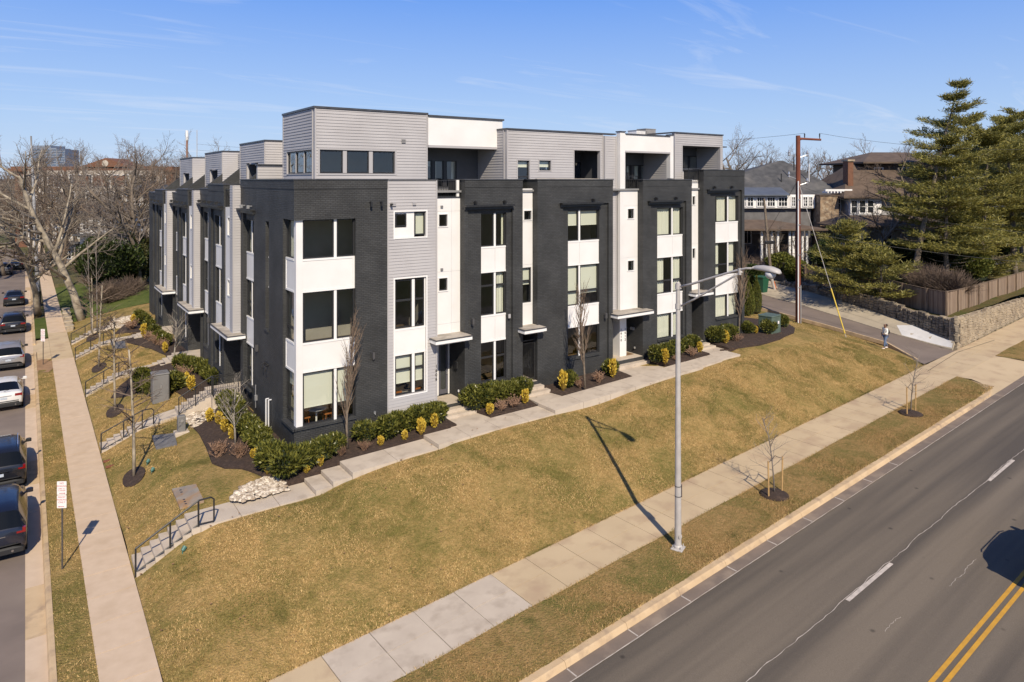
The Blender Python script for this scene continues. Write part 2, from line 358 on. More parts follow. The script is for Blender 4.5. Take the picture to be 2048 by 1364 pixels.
def tag(o, label, cat, group=None, kind=None):
    o['label'] = label; o['category'] = cat
    if group: o['group'] = group
    if kind: o['kind'] = kind
    return o
def thing(name, label, cat, loc=(0, 0, 0), rz=0., group=None):
    o = bpy.data.objects.new(name, None); col.objects.link(o); o.empty_display_size = .2
    o.location = loc; o.rotation_euler = (0, 0, rz)
    return tag(o, label, cat, group)
def struct(o): o['kind'] = 'structure'; return o
def place(mesh, name, parent=None, loc=(0, 0, 0), rz=0., sc=1.):
    """link a shared local-space mesh"""
    o = bpy.data.objects.new(name, mesh); col.objects.link(o)
    if parent: o.parent = parent
    o.location = loc; o.rotation_euler = (0, 0, rz)
    o.scale = (sc, sc, sc) if not isinstance(sc, (tuple, list)) else sc
    return o
def npmesh(name, v, f, mats, mi=None, smooth=False):
    me = bpy.data.meshes.new(name); v = np.asarray(v, dtype=np.float32); f = np.asarray(f, dtype=np.int32)
    k = f.shape[1]
    me.vertices.add(len(v)); me.vertices.foreach_set('co', v.ravel())
    me.loops.add(f.size); me.loops.foreach_set('vertex_index', f.ravel())
    me.polygons.add(len(f)); me.polygons.foreach_set('loop_start', np.arange(0, f.size, k, dtype=np.int32)); me.polygons.foreach_set('loop_total', np.full(len(f), k, dtype=np.int32))
    for m in (mats if isinstance(mats, (list, tuple)) else [mats]): me.materials.append(m)
    if mi is not None: me.polygons.foreach_set('material_index', np.asarray(mi, dtype=np.int32))
    if smooth: me.polygons.foreach_set('use_smooth', [True]*len(f))
    me.update(calc_edges=True); return me
# ---------------------------------------------------------------- terrain
RP, RD, RN = (20.77, 11.57), (0.9984, 0.057), (-0.057, 0.9984)
def T2(t, s): return (RP[0] + RD[0]*t + RN[0]*s, RP[1] + RD[1]*t + RN[1]*s)
def TS(u, v): du, dv = u-RP[0], v-RP[1]; return du*RD[0]+dv*RD[1], du*RN[0]+dv*RN[1]
def zr(t): return .03 + .034*t
def zL(v): return 0. if v > 20 else (v-20)*.06
cp = []
for t in range(-18, 28, 4): p = T2(t, 8.15); cp.append((*p, zr(t)+.16))
cp += [(2.95, 18.7, -.3), (2.95, 20.5, -.03), (2.95, 23, .0)] + [(2.95, v, .01) for v in range(26, 97, 6)]
cp += [(5.0, 26.3, 1.08), (4.0, 25.0, .48), (3.4, 27.6, .35), (4.9, 28.5, .95), (8.9, 26.3, 1.16), (9.3, 25.2, 1.2), (10.2, 26.3, 1.42), (12, 26.3, 1.60), (12, 25.2, 1.6), (15, 26.3, 1.86), (17, 25.3, 1.86), (20.3, 26.3, 1.95), (20.3, 25.2, 1.93), (27, 26.3, 2.3), (27, 25, 2.25), (34, 26.3, 2.62), (34, 25.2, 2.6), (21.7, 24.0, 1.6), (12, 22.2, .85), (30, 23.0, 1.7),
       (9.1, 28.6, 1.62), (14, 28.6, 1.85), (20, 28.6, 2.15), (28, 28.6, 2.5), (34, 28.6, 2.75), (39, 28.6, 2.85), (41, 26.5, 2.75), (44, 28, 2.6), (40, 23.5, 1.95), (44, 32, 2.7),
       (46.9, 21.5, 1.17), (49.9, 25, 1.25), (50.3, 31.8, 1.8), (50.3, 36, 2.2), (50, 44, 2.8), (50, 60, 3.2),
       (4.7, 38.8, .80), (4.8, 44, .82), (4.6, 49.2, .92), (4.7, 54, .9), (4.6, 59.5, .90), (4.7, 32.5, .85), (4.7, 66, .9), (6.9, 38.6, 1.24), (7, 32, 1.32), (7, 44, 1.25), (7, 54, 1.2), (7, 65, 1.15),
       (9, 33, 1.62), (9, 45, 1.45), (9, 60, 1.35), (12, 45, 1.5), (12, 65, 1.4), (9, 74, 1.2), (6, 80, .9), (12, 90, 1.2), (20, 60, 2), (30, 50, 2.4), (40, 50, 2.8), (25, 90, 2.5), (45, 90, 3.2)]
cp = np.array(cp); CPN = len(cp)
def _phi(r2): return np.where(r2 > 1e-9, .5*r2*np.log(np.maximum(r2, 1e-9)), 0.)
_d2 = ((cp[:, None, :2]-cp[None, :, :2])**2).sum(-1)
_A = np.zeros((CPN+3, CPN+3)); _A[:CPN, :CPN] = _phi(_d2) + np.eye(CPN)*.05
_A[:CPN, CPN] = 1; _A[:CPN, CPN+1:] = cp[:, :2]; _A[CPN:, :CPN] = _A[:CPN, CPN:].T
_w = np.linalg.solve(_A, np.concatenate([cp[:, 2], np.zeros(3)]))
def tz(u, v):
    q = ((cp[:, 0]-u)**2 + (cp[:, 1]-v)**2)
    return float((_w[:CPN]*_phi(q)).sum() + _w[CPN] + _w[CPN+1]*u + _w[CPN+2]*v)
def inpoly(p, poly):
    x, y = p; c = False; n = len(poly)
    for i in range(n):
        x1, y1 = poly[i]; x2, y2 = poly[i-1]
        if (y1 > y) != (y2 > y) and x < (x2-x1)*(y-y1)/(y2-y1)+x1: c = not c
    return c
def densify(poly, step):
    o = []
    for i in range(len(poly)):
        a = Vector(poly[i]); b = Vector(poly[(i+1) % len(poly)]); n = max(1, int((b-a).length/step))
        o += [tuple(a+(b-a)*k/n) for k in range(n)]
    return o
def sheet(name, poly, zf, m, step=.6, skirt=0., kind='structure', parent=None, jit=0.):
    """a draped sheet: outline densified, interior grid, heights from zf"""
    out = densify(poly, step); n = len(out)
    xs = [p[0] for p in out]; ys = [p[1] for p in out]; pts = [Vector(p) for p in out]
    x = min(xs)+step*.5
    while x < max(xs):
        y = min(ys)+step*.5
        while y < max(ys):
            q = (x+random.uniform(-.1, .1)*step, y+random.uniform(-.1, .1)*step)
            if inpoly(q, poly): pts.append(Vector(q))
            y += step
        x += step
    vs, _, fs, *_r = geometry.delaunay_2d_cdt(pts, [], [list(range(n))], 1, 1e-5)
    v3 = [(p.x, p.y, zf(p.x, p.y) + (random.uniform(-jit, jit) if jit else 0)) for p in vs]
    mb = MB(); mb.add(v3, [tuple(f) for f in fs])
    if skirt:
        o = [(p[0], p[1], zf(*p)) for p in out]
        mb.add(o + [(a, b, c-skirt) for a, b, c in o], [(i, (i+1) % n, n+(i+1) % n, n+i) for i in range(n)])
    ob = mb.build(name, m, parent, smooth=not skirt, kind=kind); return ob

# far ground out to the horizon, then nearer sheets above it
g = MB(); g.add([(-4000, -600, -6.5), (5000, -600, -6.5), (5000, 5200, -6.5), (-4000, 5200, -6.5)], [(0, 1, 2, 3)])
struct(g.build('distant_ground', FARG))
def zmid(x, y):
    return -.45 + 2.6*max(0, min(1, (x-0)/60.)) + 2.*max(0, min(1, (y-120)/300.))
struct(sheet('neighbourhood_ground', [(-90, 60), (0, 60), (55, 44), (140, 22.5), (260, 30), (260, 300), (-90, 300)], zmid, FARG, 9.))
EDGE0, EDGE1 = T2(-19, 8.12), T2(27.4, 8.12)
lawn_poly = [(2.93, 17.6), EDGE0, EDGE1] if False else [(2.93, T2(-18, 8.12)[1]), T2(-14, 8.12), T2(0, 8.12), EDGE1, (49.7, 24.6), (50.2, 30), (50.25, 36), (50, 44), (50, 60), (30, 74), (9.5, 74), (2.93, 74)]
def wz_(u):
    for a, b, za, zb in ((4.92, 8.95, 1.10, 1.15), (8.95, 9.62, 1.30, 1.31), (9.62, 10.4, 1.46, 1.47), (10.4, 14.2, 1.63, 1.73), (14.2, 20.45, 1.89, 1.99), (20.45, 40, 2.13, 2.9)):
        if u < b: return za+(zb-za)*(u-a)/(b-a)
    return 2.9
def lawn_z(u, v):
    z = tz(u, v) + .012*math.sin(u*1.7+v*.6) + .010*math.sin(v*2.1-u*.5) - .02
    if 25.3 < v < 27.2 and 4.6 < u < 34.8:
        for du in (-.5, 0, .5): z = min(z, wz_(max(4.93, u+du))-.045)
    if 26.9 < v < 28.7 and 8 < u < 35.3: z -= .16
    for vv in (25.6, 38.2, 48.6, 58.9, 64.6):
        if vv-.4 < v < vv+1.65 and u < 5.1: z = max(-.02, min(z, (u-2.98)*(.567 if vv < 30 else .50)-.03)) if vv < v < vv+1.3 else max(-.02, min(z+.1, (u-2.98)*(.567 if vv < 30 else .50)-.02))
        elif 38 < vv and vv-.4 < v < vv+1.65 and u < 8: z = min(z, (.78 if vv < 40 else .86) + (u-4.75)*(.2 if vv < 40 else .08)-.06)
    return z
LAWN_O = struct(sheet('lawn', lawn_poly, lawn_z, LAWN, .5))
struct(sheet('neighbour_lawn', [(2.9, 74), (30, 74), (34, 100), (2.9, 100)], lambda x, y: tz(x, min(y, 95)) + .01, GREENL, 1.4))

# avenue
def zroad(x, y): t, s = TS(x, y); return zr(t) - .012*abs(s+3)*.3
def rstrip(t0, t1, s0, s1): return [T2(t0, s0), T2(t1, s0), T2(t1, s1), T2(t0, s1)]
struct(sheet('avenue', rstrip(-34, 130, -11.5, 3.06), zroad, ROAD, 2.5))
mk = thing('road_markings', 'painted lines and pale crack sealing on the avenue asphalt', 'road markings', (0, 0, 0))
def strip(mb, t0, t1, s, w, dz, wob=0., n=None, seed=0):
    n = n or max(1, int((t1-t0)/(1.5 if not wob else .22))); rr = random.Random(seed); pts = []; off = 0
    for i in range(n+1):
        t = t0+(t1-t0)*i/n
        if wob: off = off*.8 + rr.uniform(-wob, wob)
        ww = w/2*(1 if not wob else rr.uniform(.4, 1.3))
        for k in (-1, 1):
            p = T2(t, s+off+k*ww); pts.append((p[0], p[1], zroad(*p)+dz))
    mb.add(pts, [(2*i, 2*i+2, 2*i+3, 2*i+1) for i in range(n)])
for s in (-3.0, -3.24):
    mb = MB(); strip(mb, -34, 130, s, .115, .006); mb.build('yellow_line', YELP, mk)
for k in range(-2, 10):
    mb = MB(); strip(mb, 12.2*k, 12.2*k+3.05, 0, .13, .006); mb.build('lane_dash', WHTP, mk)
mb = MB(); strip(mb, -30, 60, .10, .018, .005, .03, seed=3); strip(mb, 60, 120, .1, .03, .005, .04, seed=4); mb.build('joint_seal', WHTP, mk)
mb = MB()
for a, b, s, sd_ in ((-.6, .4, -1.35, 1), (3.1, 5.4, -1.75, 2), (15, 18, -1.5, 6)):
    strip(mb, a, b, s, .012, .005, .035, n=int((b-a)/.07), seed=sd_)
mb.build('crack_seal', WHTP, mk)

# gutter, kerb
GUT = mat('gutter concrete', (.215, .165, .128), .85, c2=(.17, .135, .108), vs=1.1, vd=8, bump=.2, bs=40, c3=(.28, .22, .165), v3=1.2)
SEAM = mat('white joint sealant', (.56, .50, .44), .8, c2=(.40, .36, .32), vs=6)
gut = struct(thing('gutter', 'concrete gutter strip along the avenue kerb', 'gutter')); del gut['category']; del gut['label']
krb = struct(thing('kerb', 'kerb', 'kerb')); del krb['category']; del krb['label']
def kerbz(t): return zr(t) + .155
def kerb_piece(t0, t1, s0=3.5, w=.28, h0=0.0, nm='kerb_stone'):
    prof = [(s0-.02, -.2), (s0-.02, .01), (s0+.03, .12), (s0+.07, .155), (s0+w, .158), (s0+w, -.2)]
    vs = []
    for t in (t0+.006, t1-.006):
        for s, dz in prof: p = T2(t, s); vs.append((p[0], p[1], zr(t)+dz+random.uniform(-.002, .002)))
    n = len(prof); mb = MB(); mb.add(vs, [tuple(range(n-1, -1, -1)), tuple(range(n, 2*n))] + [(i, (i+1) % n, n+(i+1) % n, n+i) for i in range(n)])
    mb.build(nm, KERB, krb)
g0 = -8.56 - 2.44*8
for k in range(0, 17):
    t = g0 + 2.44*k
    mb = MB(); mb.prism(rstrip(t+.004, t+2.436, 3.07, 3.49), lambda x, y: zroad(x, y)-.1, lambda x, y: zr(TS(x, y)[0])+.004); mb.build('gutter_slab', GUT, gut)
    mb = MB(); mb.prism(rstrip(t-.02, t+.02, 3.09, 3.46), lambda x, y: zroad(x, y)-.05, lambda x, y: zr(TS(x, y)[0])+.010); mb.build('joint', SEAM, gut)
    kerb_piece(t, t+2.44)
for k in range(17, 24):
    t = g0 + 2.44*k
    mb = MB(); mb.prism(rstrip(t+.004, t+2.436, 3.07, 3.49), lambda x, y: zroad(x, y)-.1, lambda x, y: zr(TS(x, y)[0])+.004); mb.build('gutter_slab', GUT, gut)
    if k < 20: kerb_piece(t, t+2.44)
    elif k == 20: kerb_piece(t, t+.3)
for k in range(25, 34): kerb_piece(g0+2.44*k, g0+2.44*(k+1))
for s, w, sd_ in ((3.06, .035, 11), (3.48, .05, 12)):
    mb = MB(); strip(mb, -30, 42, s, w, .022, .012 if s > 3.2 else .008, seed=sd_); mb.build('edge_seal', SEAM, gut)

# verge strips along the avenue
def zv(x, y): t, s = TS(x, y); return zr(t)+.15 + .012*math.sin(t*1.3) + .01*(s-3.7)
tip = [T2(22.6, 3.76), T2(23.9, 3.86), T2(24.7, 4.15), T2(25.3, 4.6), T2(25.75, 5.2), T2(25.9, 5.9)]
struct(sheet('verge', [T2(-26, 3.76)] + tip + [T2(-26, 5.92)], zv, VERGE, .5))
struct(sheet('verge', [T2(32.75, 3.76), T2(60, 3.76), T2(60, 5.92), T2(32.55, 5.92)], zv, VERGE, .8))
mb = MB()   # rounded kerb return at the driveway
arc = [T2(g0+2.44*20+.3, 3.5+.14)] + [T2(a+.02, b-.1) for a, b in ((22.4, 3.76), (23.95, 3.80), (24.85, 4.08), (25.5, 4.6), (25.95, 5.2), (26.05, 5.8))]
for i in range(len(arc)-1):
    a, b = Vector(arc[i]), Vector(arc[i+1]); d = (b-a).normalized(); nrm = Vector((d.y, -d.x))*.14
    za, zb = kerbz(TS(*a)[0])-.02*i, kerbz(TS(*b)[0])-.02*(i+1)
    o = [a-nrm, a+nrm, b+nrm, b-nrm]; zz = [za, za, zb, zb]
    mb.add([(p.x, p.y, z-.3) for p, z in zip(o, zz)] + [(p.x, p.y, z+.001) for p, z in zip(o, zz)], [(0, 3, 2, 1), (4, 5, 6, 7), (0, 1, 5, 4), (1, 2, 6, 5), (2, 3, 7, 6), (3, 0, 4, 7)])
mb.build('kerb_return', KERB, krb)

# sidewalk along the avenue: two rows of slabs
swk = struct(thing('avenue_sidewalk', 's', 's')); del swk['category']; del swk['label']
base = MB(); base.prism(rstrip(-26, 60, 5.88, 8.14), lambda x, y: zr(TS(x, y)[0])-.1, lambda x, y: zr(TS(x, y)[0])+.145); base.build('bedding', MULCH, swk)
t = -7.7 - 1.47*12; k = 0
while t < 60:
    for s0, s1 in ((5.9, 6.99), (7.0, 8.1)):
        m = CONCN if (-7.7-1.47*5 < t < -7.8) else (CONC2 if t < -7.8-1.47*5 else CONC)
        if 26.5 < t < 33: m = CONC
        dz = random.uniform(-.004, .004)
        mb = MB(); mb.prism(rstrip(t+.011, t+1.459, s0+.004, s1-.004), lambda x, y: zr(TS(x, y)[0])+.05, lambda x, y: zr(TS(x, y)[0])+.172+dz)
        mb.build('slab', m, swk)
    t += 1.47; k += 1

# driveway apron and alley at the right
def zal(x, y):
    t = max(0, min(1, (y-21.5)/14.)); return tz(min(x, 50.2), y)*.5 + (1.17+1.05*t + max(0, y-35.5)*.07)*.5 if False else 1.2 + max(0, y-21.9)*.075 + .10*min(1, max(0, (y-21.9)/3))
def zap(x, y):
    t, s = TS(x, y); a = max(0, min(1, (s-3.4)/2.5)); return zr(t)+.008 + .16*a
struct(sheet('driveway_apron', [T2(25.9, 3.48), T2(34.0, 3.48), T2(33.4, 4.2), T2(32.7, 5.0), T2(32.4, 5.89), T2(25.8, 5.89), T2(26.1, 5.2), T2(25.8, 4.6), T2(25.2, 4.15), T2(24.2, 3.86), T2(23.3, 3.72), T2(23.3, 3.5)], zap, CONC, .7))
alley_poly = [T2(26.9, 8.11), T2(32.3, 8.11), (52.6, 25.5), (53.6, 30), (54.6, 35), (55.2, 42), (55.5, 60), (50.4, 60), (50.3, 44), (50.25, 36), (50.2, 30), (49.8, 25)]
struct(sheet('alley', alley_poly, zal, ASPH, .9))
WALLB = [(52.85, 21.75), (53.9, 24.0), (55.1, 27), (56.4, 30.5), (57.6, 35), (58.4, 41), (58.8, 50)]      # foot of the rubble wall
def zslope(x, y):
    # concrete slope between alley edge and wall foot
    e = np.interp(y, [21.7, 25.5, 30, 35, 42, 60], [52.4, 52.6, 53.6, 54.6, 55.2, 55.5]); w = np.interp(y, [p[1] for p in WALLB], [p[0] for p in WALLB])
    a = max(0, min(1, (x-e)/max(.3, w-e))); return zal(x, y) + .05 + .62*a
SLOPEC = mat('sloping pale concrete', (.46, .395, .29), .9, c2=(.40, .34, .25), vs=.5, vd=8, bump=.15, bs=40, c3=(.33, .28, .21), v3=.9)
slp = [(52.45, 21.75), (52.6, 25.5), (53.6, 30), (54.6, 35), (55.2, 42), (55.4, 50)] + WALLB[::-1]
struct(sheet('concrete_slope', slp, zslope, SLOPEC, .7, skirt=.25))
WPATCH = mat('fresh white concrete', (.66, .65, .63), .8, c2=(.60, .59, .57), vs=2)
struct(sheet('white_concrete_patch', [(52.5, 21.8), (52.62, 25.2), (53.9, 26.2), (54.2, 25.2), (53.3, 23.2), (52.8, 21.85)], lambda x, y: zslope(x, y)+.012, WPATCH, .6))
mb = MB()   # edge kerb of the alley lawn
pts = [(47.9, 21.95), (49.75, 24.9), (50.2, 30), (50.25, 36), (50.1, 44)]
for a, b in zip(pts, pts[1:]):
    for q in range(3):
        A = Vector(a).lerp(Vector(b), q/3); B = Vector(a).lerp(Vector(b), (q+1)/3); d = (B-A).normalized(); n_ = Vector((d.y, -d.x))*.07
        o = [A-n_, A+n_, B+n_, B-n_]; mb.add([(p.x, p.y, zal(p.x, p.y)-.2) for p in o] + [(p.x, p.y, zal(p.x, p.y)+.05) for p in o], [(0, 3, 2, 1), (4, 5, 6, 7), (0, 1, 5, 4), (1, 2, 6, 5), (2, 3, 7, 6), (3, 0, 4, 7)])
mb.build('alley_edging', KERB, kind='structure')
CRK = mat('dark sealed crack', (.05, .045, .04), .8)
mb = MB()
for path in ([(48.9, 22.2), (50.6, 25.6), (51.3, 30), (51.6, 38), (51.8, 48)], [(52.3, 21.9), (53.3, 25.6), (54.6, 30), (55.6, 35)], [(46, 20.5), (51.9, 21.2), (58, 20.9)]):
    pr_ = []
    for a, b in zip(path, path[1:]):
        for q in range(8): pr_.append(Vector(a).lerp(Vector(b), q/8) + Vector((random.uniform(-.04, .04), 0)))
    for a, b in zip(pr_, pr_[1:]):
        zz = lambda p: (zslope(p.x, p.y)+.006 if p.x > np.interp(p.y, [21.7, 25.5, 30, 35, 42], [52.4, 52.6, 53.6, 54.6, 55.2])+.05 else zal(p.x, p.y)+.006) if TS(p.x, p.y)[1] > 8.11 else zr(TS(p.x, p.y)[0])+.18
        w_ = .022; mb.add([(a.x-w_, a.y-w_, zz(a)), (a.x+w_, a.y+w_, zz(a)), (b.x+w_, b.y+w_, zz(b)), (b.x-w_, b.y-w_, zz(b))], [(0, 1, 2, 3)])
mb.build('pavement_cracks', CRK, kind='structure')

# side street (left)
struct(sheet('side_street', [(-9.2, 15), (0.0, 15), (0.0, 330), (-9.2, 330)], lambda x, y: zL(y)-.13, ASPH, 6.))
sgk = struct(thing('side_street_kerb', 's', 's')); del sgk['category']; del sgk['label']
v = 15.
while v < 175:
    L_ = 3.05
    z0, z1 = zL(v)-.13, zL(v+L_)-.13
    mb = MB(); mb.add([(x, y, z+dz) for y, z in ((v+.005, z0), (v+L_-.005, z1)) for x, dz in ((0., -.1), (.0, .006), (.50, .002), (.50, -.1))], [(3, 2, 1, 0), (4, 5, 6, 7), (0, 1, 5, 4), (1, 2, 6, 5), (2, 3, 7, 6)])
    if v < 120: mb.build('gutter_slab', CONC2 if int(v) % 4 else KERB, sgk)
    mb2 = MB(); prof = [(.49, -.1), (.50, .01), (.53, .10), (.56, .135), (.68, .138), (.68, -.1)]
    mb2.add([(x, y, z+dz) for y, z in ((v+.006, z0), (v+L_-.006, z1)) for x, dz in prof], [(5, 4, 3, 2, 1, 0), (6, 7, 8, 9, 10, 11)] + [(i, (i+1) % 6, 6+(i+1) % 6, 6+i) for i in range(6)])
    if not (61.8 < v < 64) : mb2.build('kerb_stone', KERB, sgk)
    v += L_
struct(sheet('side_verge', [(.67, 15), (1.57, 15), (1.57, 60.5), (.67, 60.5)], lambda x, y: zL(y)-.012+.012*math.sin(y*1.9), VERGE2 if 'VERGE2' in globals() else LAWN, .45))
struct(sheet('side_verge', [(.67, 69.), (1.57, 69.), (1.57, 79), (.67, 79)], lambda x, y: -.012, GREENL, .9))
DIRT = mat('bare reddish soil', (.36, .22, .12), .95, c2=(.28, .17, .09), vs=3, bump=.6, bs=20)
struct(sheet('bare_soil', [(.66, 56.8), (1.3, 56.4), (1.57, 57.2), (1.57, 60.3), (1.0, 60.8), (.66, 60.4)], lambda x, y: .012+.03*math.sin(x*5)*math.sin(y*3), DIRT, .3))
sw2 = struct(thing('side_sidewalk', 's', 's')); del sw2['category']; del sw2['label']
mb = MB(); mb.prism([(1.55, 15), (2.93, 15), (2.93, 175), (1.55, 175)], -.7, -.03); mb.build('bedding', MULCH, sw2)
v = 16.
while v < 170:
    L_ = 1.52; m = CONC2 if v < 60 or v > 70 else CONC
    dz = random.uniform(-.004, .004); mb = MB()
    mb.prism([(1.57, v+.018), (2.915, v+.018), (2.915, v+L_-.018), (1.57, v+L_-.018)], lambda x, y: zL(y)-.12, lambda x, y: zL(y)+dz)
    mb.build('slab', m, sw2); v += L_
mb = MB(); mb.prism([(.5, 61.), (1.56, 61.), (1.56, 68.5), (.5, 68.5)], -.3, lambda x, y: -.12+.12*(x-.5)/1.06); mb.build('side_driveway', CONC, kind='structure')
struct(sheet('far_side_verge', [(-9.2, 60), (-60, 60), (-60, 330), (-9.2, 330)], lambda x, y: .0 + .01*(-x), FARG, 6.))
mb = MB(); mb.prism([(-9.45, 15), (-9.2, 15), (-9.2, 330), (-9.45, 330)], -.2, .02); mb.build('far_side_kerb', KERB, kind='structure')
mb = MB(); mb.prism([(2.95, 100), (60, 100), (60, 330), (2.95, 330)], -.3, lambda x, y: .4); mb.build('back_lots', FARG, kind='structure')

# entrance walks, steps -------------------------------------------------
def slabz(mb, u0, u1, v0, v1, za, zb, th=.25):
    """slab whose top runs from za (u0) to zb (u1)"""
    mb.add([(u0, v0, za-th), (u1, v0, zb-th), (u1, v1, zb-th), (u0, v1, za-th), (u0, v0, za), (u1, v0, zb), (u1, v1, zb), (u0, v1, za)],
           [(0, 3, 2, 1), (4, 5, 6, 7), (0, 1, 5, 4), (1, 2, 6, 5), (2, 3, 7, 6), (3, 0, 4, 7)])
fw = struct(thing('front_walk', 's', 's')); del fw['category']; del fw['label']
V0, V1 = 25.6, 26.95
for a, b, za, zb, n in ((4.92, 8.95, 1.10, 1.15, 3), (8.95, 9.62, 1.30, 1.31, 1), (9.62, 10.4, 1.46, 1.47, 1), (10.4, 14.2, 1.63, 1.73, 2), (14.2, 20.45, 1.89, 1.99, 4), (20.45, 34.6, 2.13, 2.70, 8)):
    for i in range(n):
        x0 = a+(b-a)*i/n; x1 = a+(b-a)*(i+1)/n; y0 = za+(zb-za)*i/n; y1 = za+(zb-za)*(i+1)/n
        w = 0 if x0 < 29 else (x0-29)*.05
        mb = MB(); slabz(mb, x0+.010, x1-.010, V0+w, V1-w*.3, y0, y1, .35); mb.build('slab', CONCN, fw)
def walkz(u):
    for a, b, za, zb in ((4.92, 8.95, 1.10, 1.15), (8.95, 9.62, 1.30, 1.31), (9.62, 10.4, 1.46, 1.47), (10.4, 14.2, 1.63, 1.73), (14.2, 20.45, 1.89, 1.99), (20.45, 40, 2.13, 2.9)):
        if u < b: return za+(zb-za)*(u-a)/(b-a)
    return 2.9
def stair(u0, u1, v0, v1, z0, z1, n, label, rail_v, loop=True):
    """steps rising along +u with a black railing on the near side"""
    st = thing('stairs', label[0], 'stairs', ((u0+u1)/2, (v0+v1)/2, z0), group='concrete stairs up from the side sidewalk')
    rise = (z1-z0)/n; run = (u1-u0)/(n)
    for i in range(n):
        mb = MB(); mb.box(u0+run*i, u0+run*(i+1)+.02, v0, v1, z0-.3, z0+rise*(i+1)-(.0 if i < n-1 else .003)); mb.build('step', CONCN, st)
    rl = thing('handrail', label[1], 'handrail', (u0, rail_v, z0), group='black handrails beside the stairs')
    y = rail_v; h = .92; r = .027
    zt = lambda u: z0 + (z1-z0)*max(0, min(1, (u-u0)/(u1-u0)))
    ua, ub, uc = u0-.02, u0+(u1-u0)*.52, u1-.05
    for uu in (ua, ub, uc):
        mb = MB(); mb.box(uu-r, uu+r, y-r, y+r, zt(uu)-.12, zt(uu)+h); mb.build('post', BMETAL, rl)
    mb = MB(); mb.path([(ua, y, z0+h), (uc, y, zt(uc)+h), (uc+.40, y, zt(uc)+h+.01), (uc+.50, y, zt(uc)+h-.08), (uc+.50, y, zt(uc)+.12), (uc+.46, y, zt(uc)+.05)], r*1.15, 6); mb.build('top_rail', BMETAL, rl)
    mb = MB(); mb.path([(ua, y, z0+.14), (uc, y, zt(uc)+.10), (uc+.46, y, zt(uc)+.08)], r, 6); mb.build('bottom_rail', BMETAL, rl)
    return st
stair(2.98, 4.92, V0, V1, .0, 1.10, 7, ('seven concrete steps nearest the camera rising from the side sidewalk', 'black handrail on the nearest concrete steps, closest to the avenue lawn'), V0+.08)
for i, (vv, zt_) in enumerate(((38.2, .80), (48.6, .92), (58.9, .90), (64.6, .9))):
    nm = ('second', 'third', 'fourth', 'farthest')[i]
    stair(2.98, 4.75, vv, vv+1.25, .0, zt_, 6, (f'{nm} flight of concrete steps up from the side sidewalk', f'black handrail on the {nm} flight of steps along the side sidewalk'), vv+.07)
    wk = MB(); z2 = (1.24, 1.2, 1.18, 1.15)[i]
    pts = [(4.75, zt_), (5.6, (zt_+z2)/2+.02), (6.9 if i < 1 else 7.9, z2)]
    wko = struct(thing('side_walk', 's', 's')); del wko['category']; del wko['label']
    for (x0, y0), (x1, y1) in zip(pts, pts[1:]):
        mb = MB(); slabz(mb, x0+.004, x1-.004, vv+.02, vv+1.23, y0, y1, .3); mb.build('slab', CONCN, wko)
# ---------------------------------------------------------------- facade tools
# swap=False: plane y=w facing -y, 'a' runs along x.  swap=True: plane x=w facing -x, 'a' runs along y
class F(MB):
    def __init__(s, swap=False): MB.__init__(s); s.sw = swap
    def b(s, a0, a1, w0, w1, z0, z1):
        if s.sw: s.box(w0, w1, a0, a1, z0, z1)
        else: s.box(a0, a1, w0, w1, z0, z1)
    def p(s, a, w, z): return (w, a, z) if s.sw else (a, w, z)
    def q(s, pts, flip=False):
        if s.sw != flip: pts = pts[::-1]
        s.poly([s.p(*t) for t in pts])
    def wall(s, a0, a1, z0, z1, w, th, holes=()):
        A = sorted({a0, a1, *[max(a0, min(a1, h[i])) for h in holes for i in (0, 1)]})
        Z = sorted({z0, z1, *[max(z0, min(z1, h[i])) for h in holes for i in (2, 3)]})
        solid = {}
        for i in range(len(A)-1):
            for j in range(len(Z)-1):
                ca, cz = (A[i]+A[i+1])/2, (Z[j]+Z[j+1])/2
                solid[i, j] = not any(h[0] < ca < h[1] and h[2] < cz < h[3] for h in holes)
        for (i, j), ok in solid.items():
            if not ok: continue
            x0, x1, y0, y1 = A[i], A[i+1], Z[j], Z[j+1]; e = w+th
            s.q([(x0, w, y0), (x1, w, y0), (x1, w, y1), (x0, w, y1)])
            s.q([(x0, e, y0), (x0, e, y1), (x1, e, y1), (x1, e, y0)])
            if not solid.get((i-1, j)): s.q([(x0, e, y0), (x0, w, y0), (x0, w, y1), (x0, e, y1)])
            if not solid.get((i+1, j)): s.q([(x1, w, y0), (x1, e, y0), (x1, e, y1), (x1, w, y1)])
            if not solid.get((i, j-1)): s.q([(x0, e, y0), (x1, e, y0), (x1, w, y0), (x0, w, y0)])
            if not solid.get((i, j+1)): s.q([(x0, w, y1), (x1, w, y1), (x1, e, y1), (x0, e, y1)])
    def laps(s, a0, a1, z0, z1, w, holes=(), pitch=.14, out=.026, flip=False):
        """real overlapping boards; flip puts them on a plane that faces +"""
        sg = 1 if flip else -1; z = z0
        while z < z1-.01:
            t = min(z+pitch, z1); segs = [(a0, a1)]
            for h in holes:
                if h[2] < t-.01 and h[3] > z+.01:
                    n = []
                    for x, y in segs:
                        if h[1] <= x or h[0] >= y: n.append((x, y)); continue
                        if h[0] > x: n.append((x, h[0]))
                        if h[1] < y: n.append((h[1], y))
                    segs = n
            for x, y in segs:
                s.q([(x, w+sg*out, z), (y, w+sg*out, z), (y, w+sg*.004, t), (x, w+sg*.004, t)], flip)
                s.q([(x, w, z), (y, w, z), (y, w+sg*out, z), (x, w+sg*out, z)], flip)
            z = t

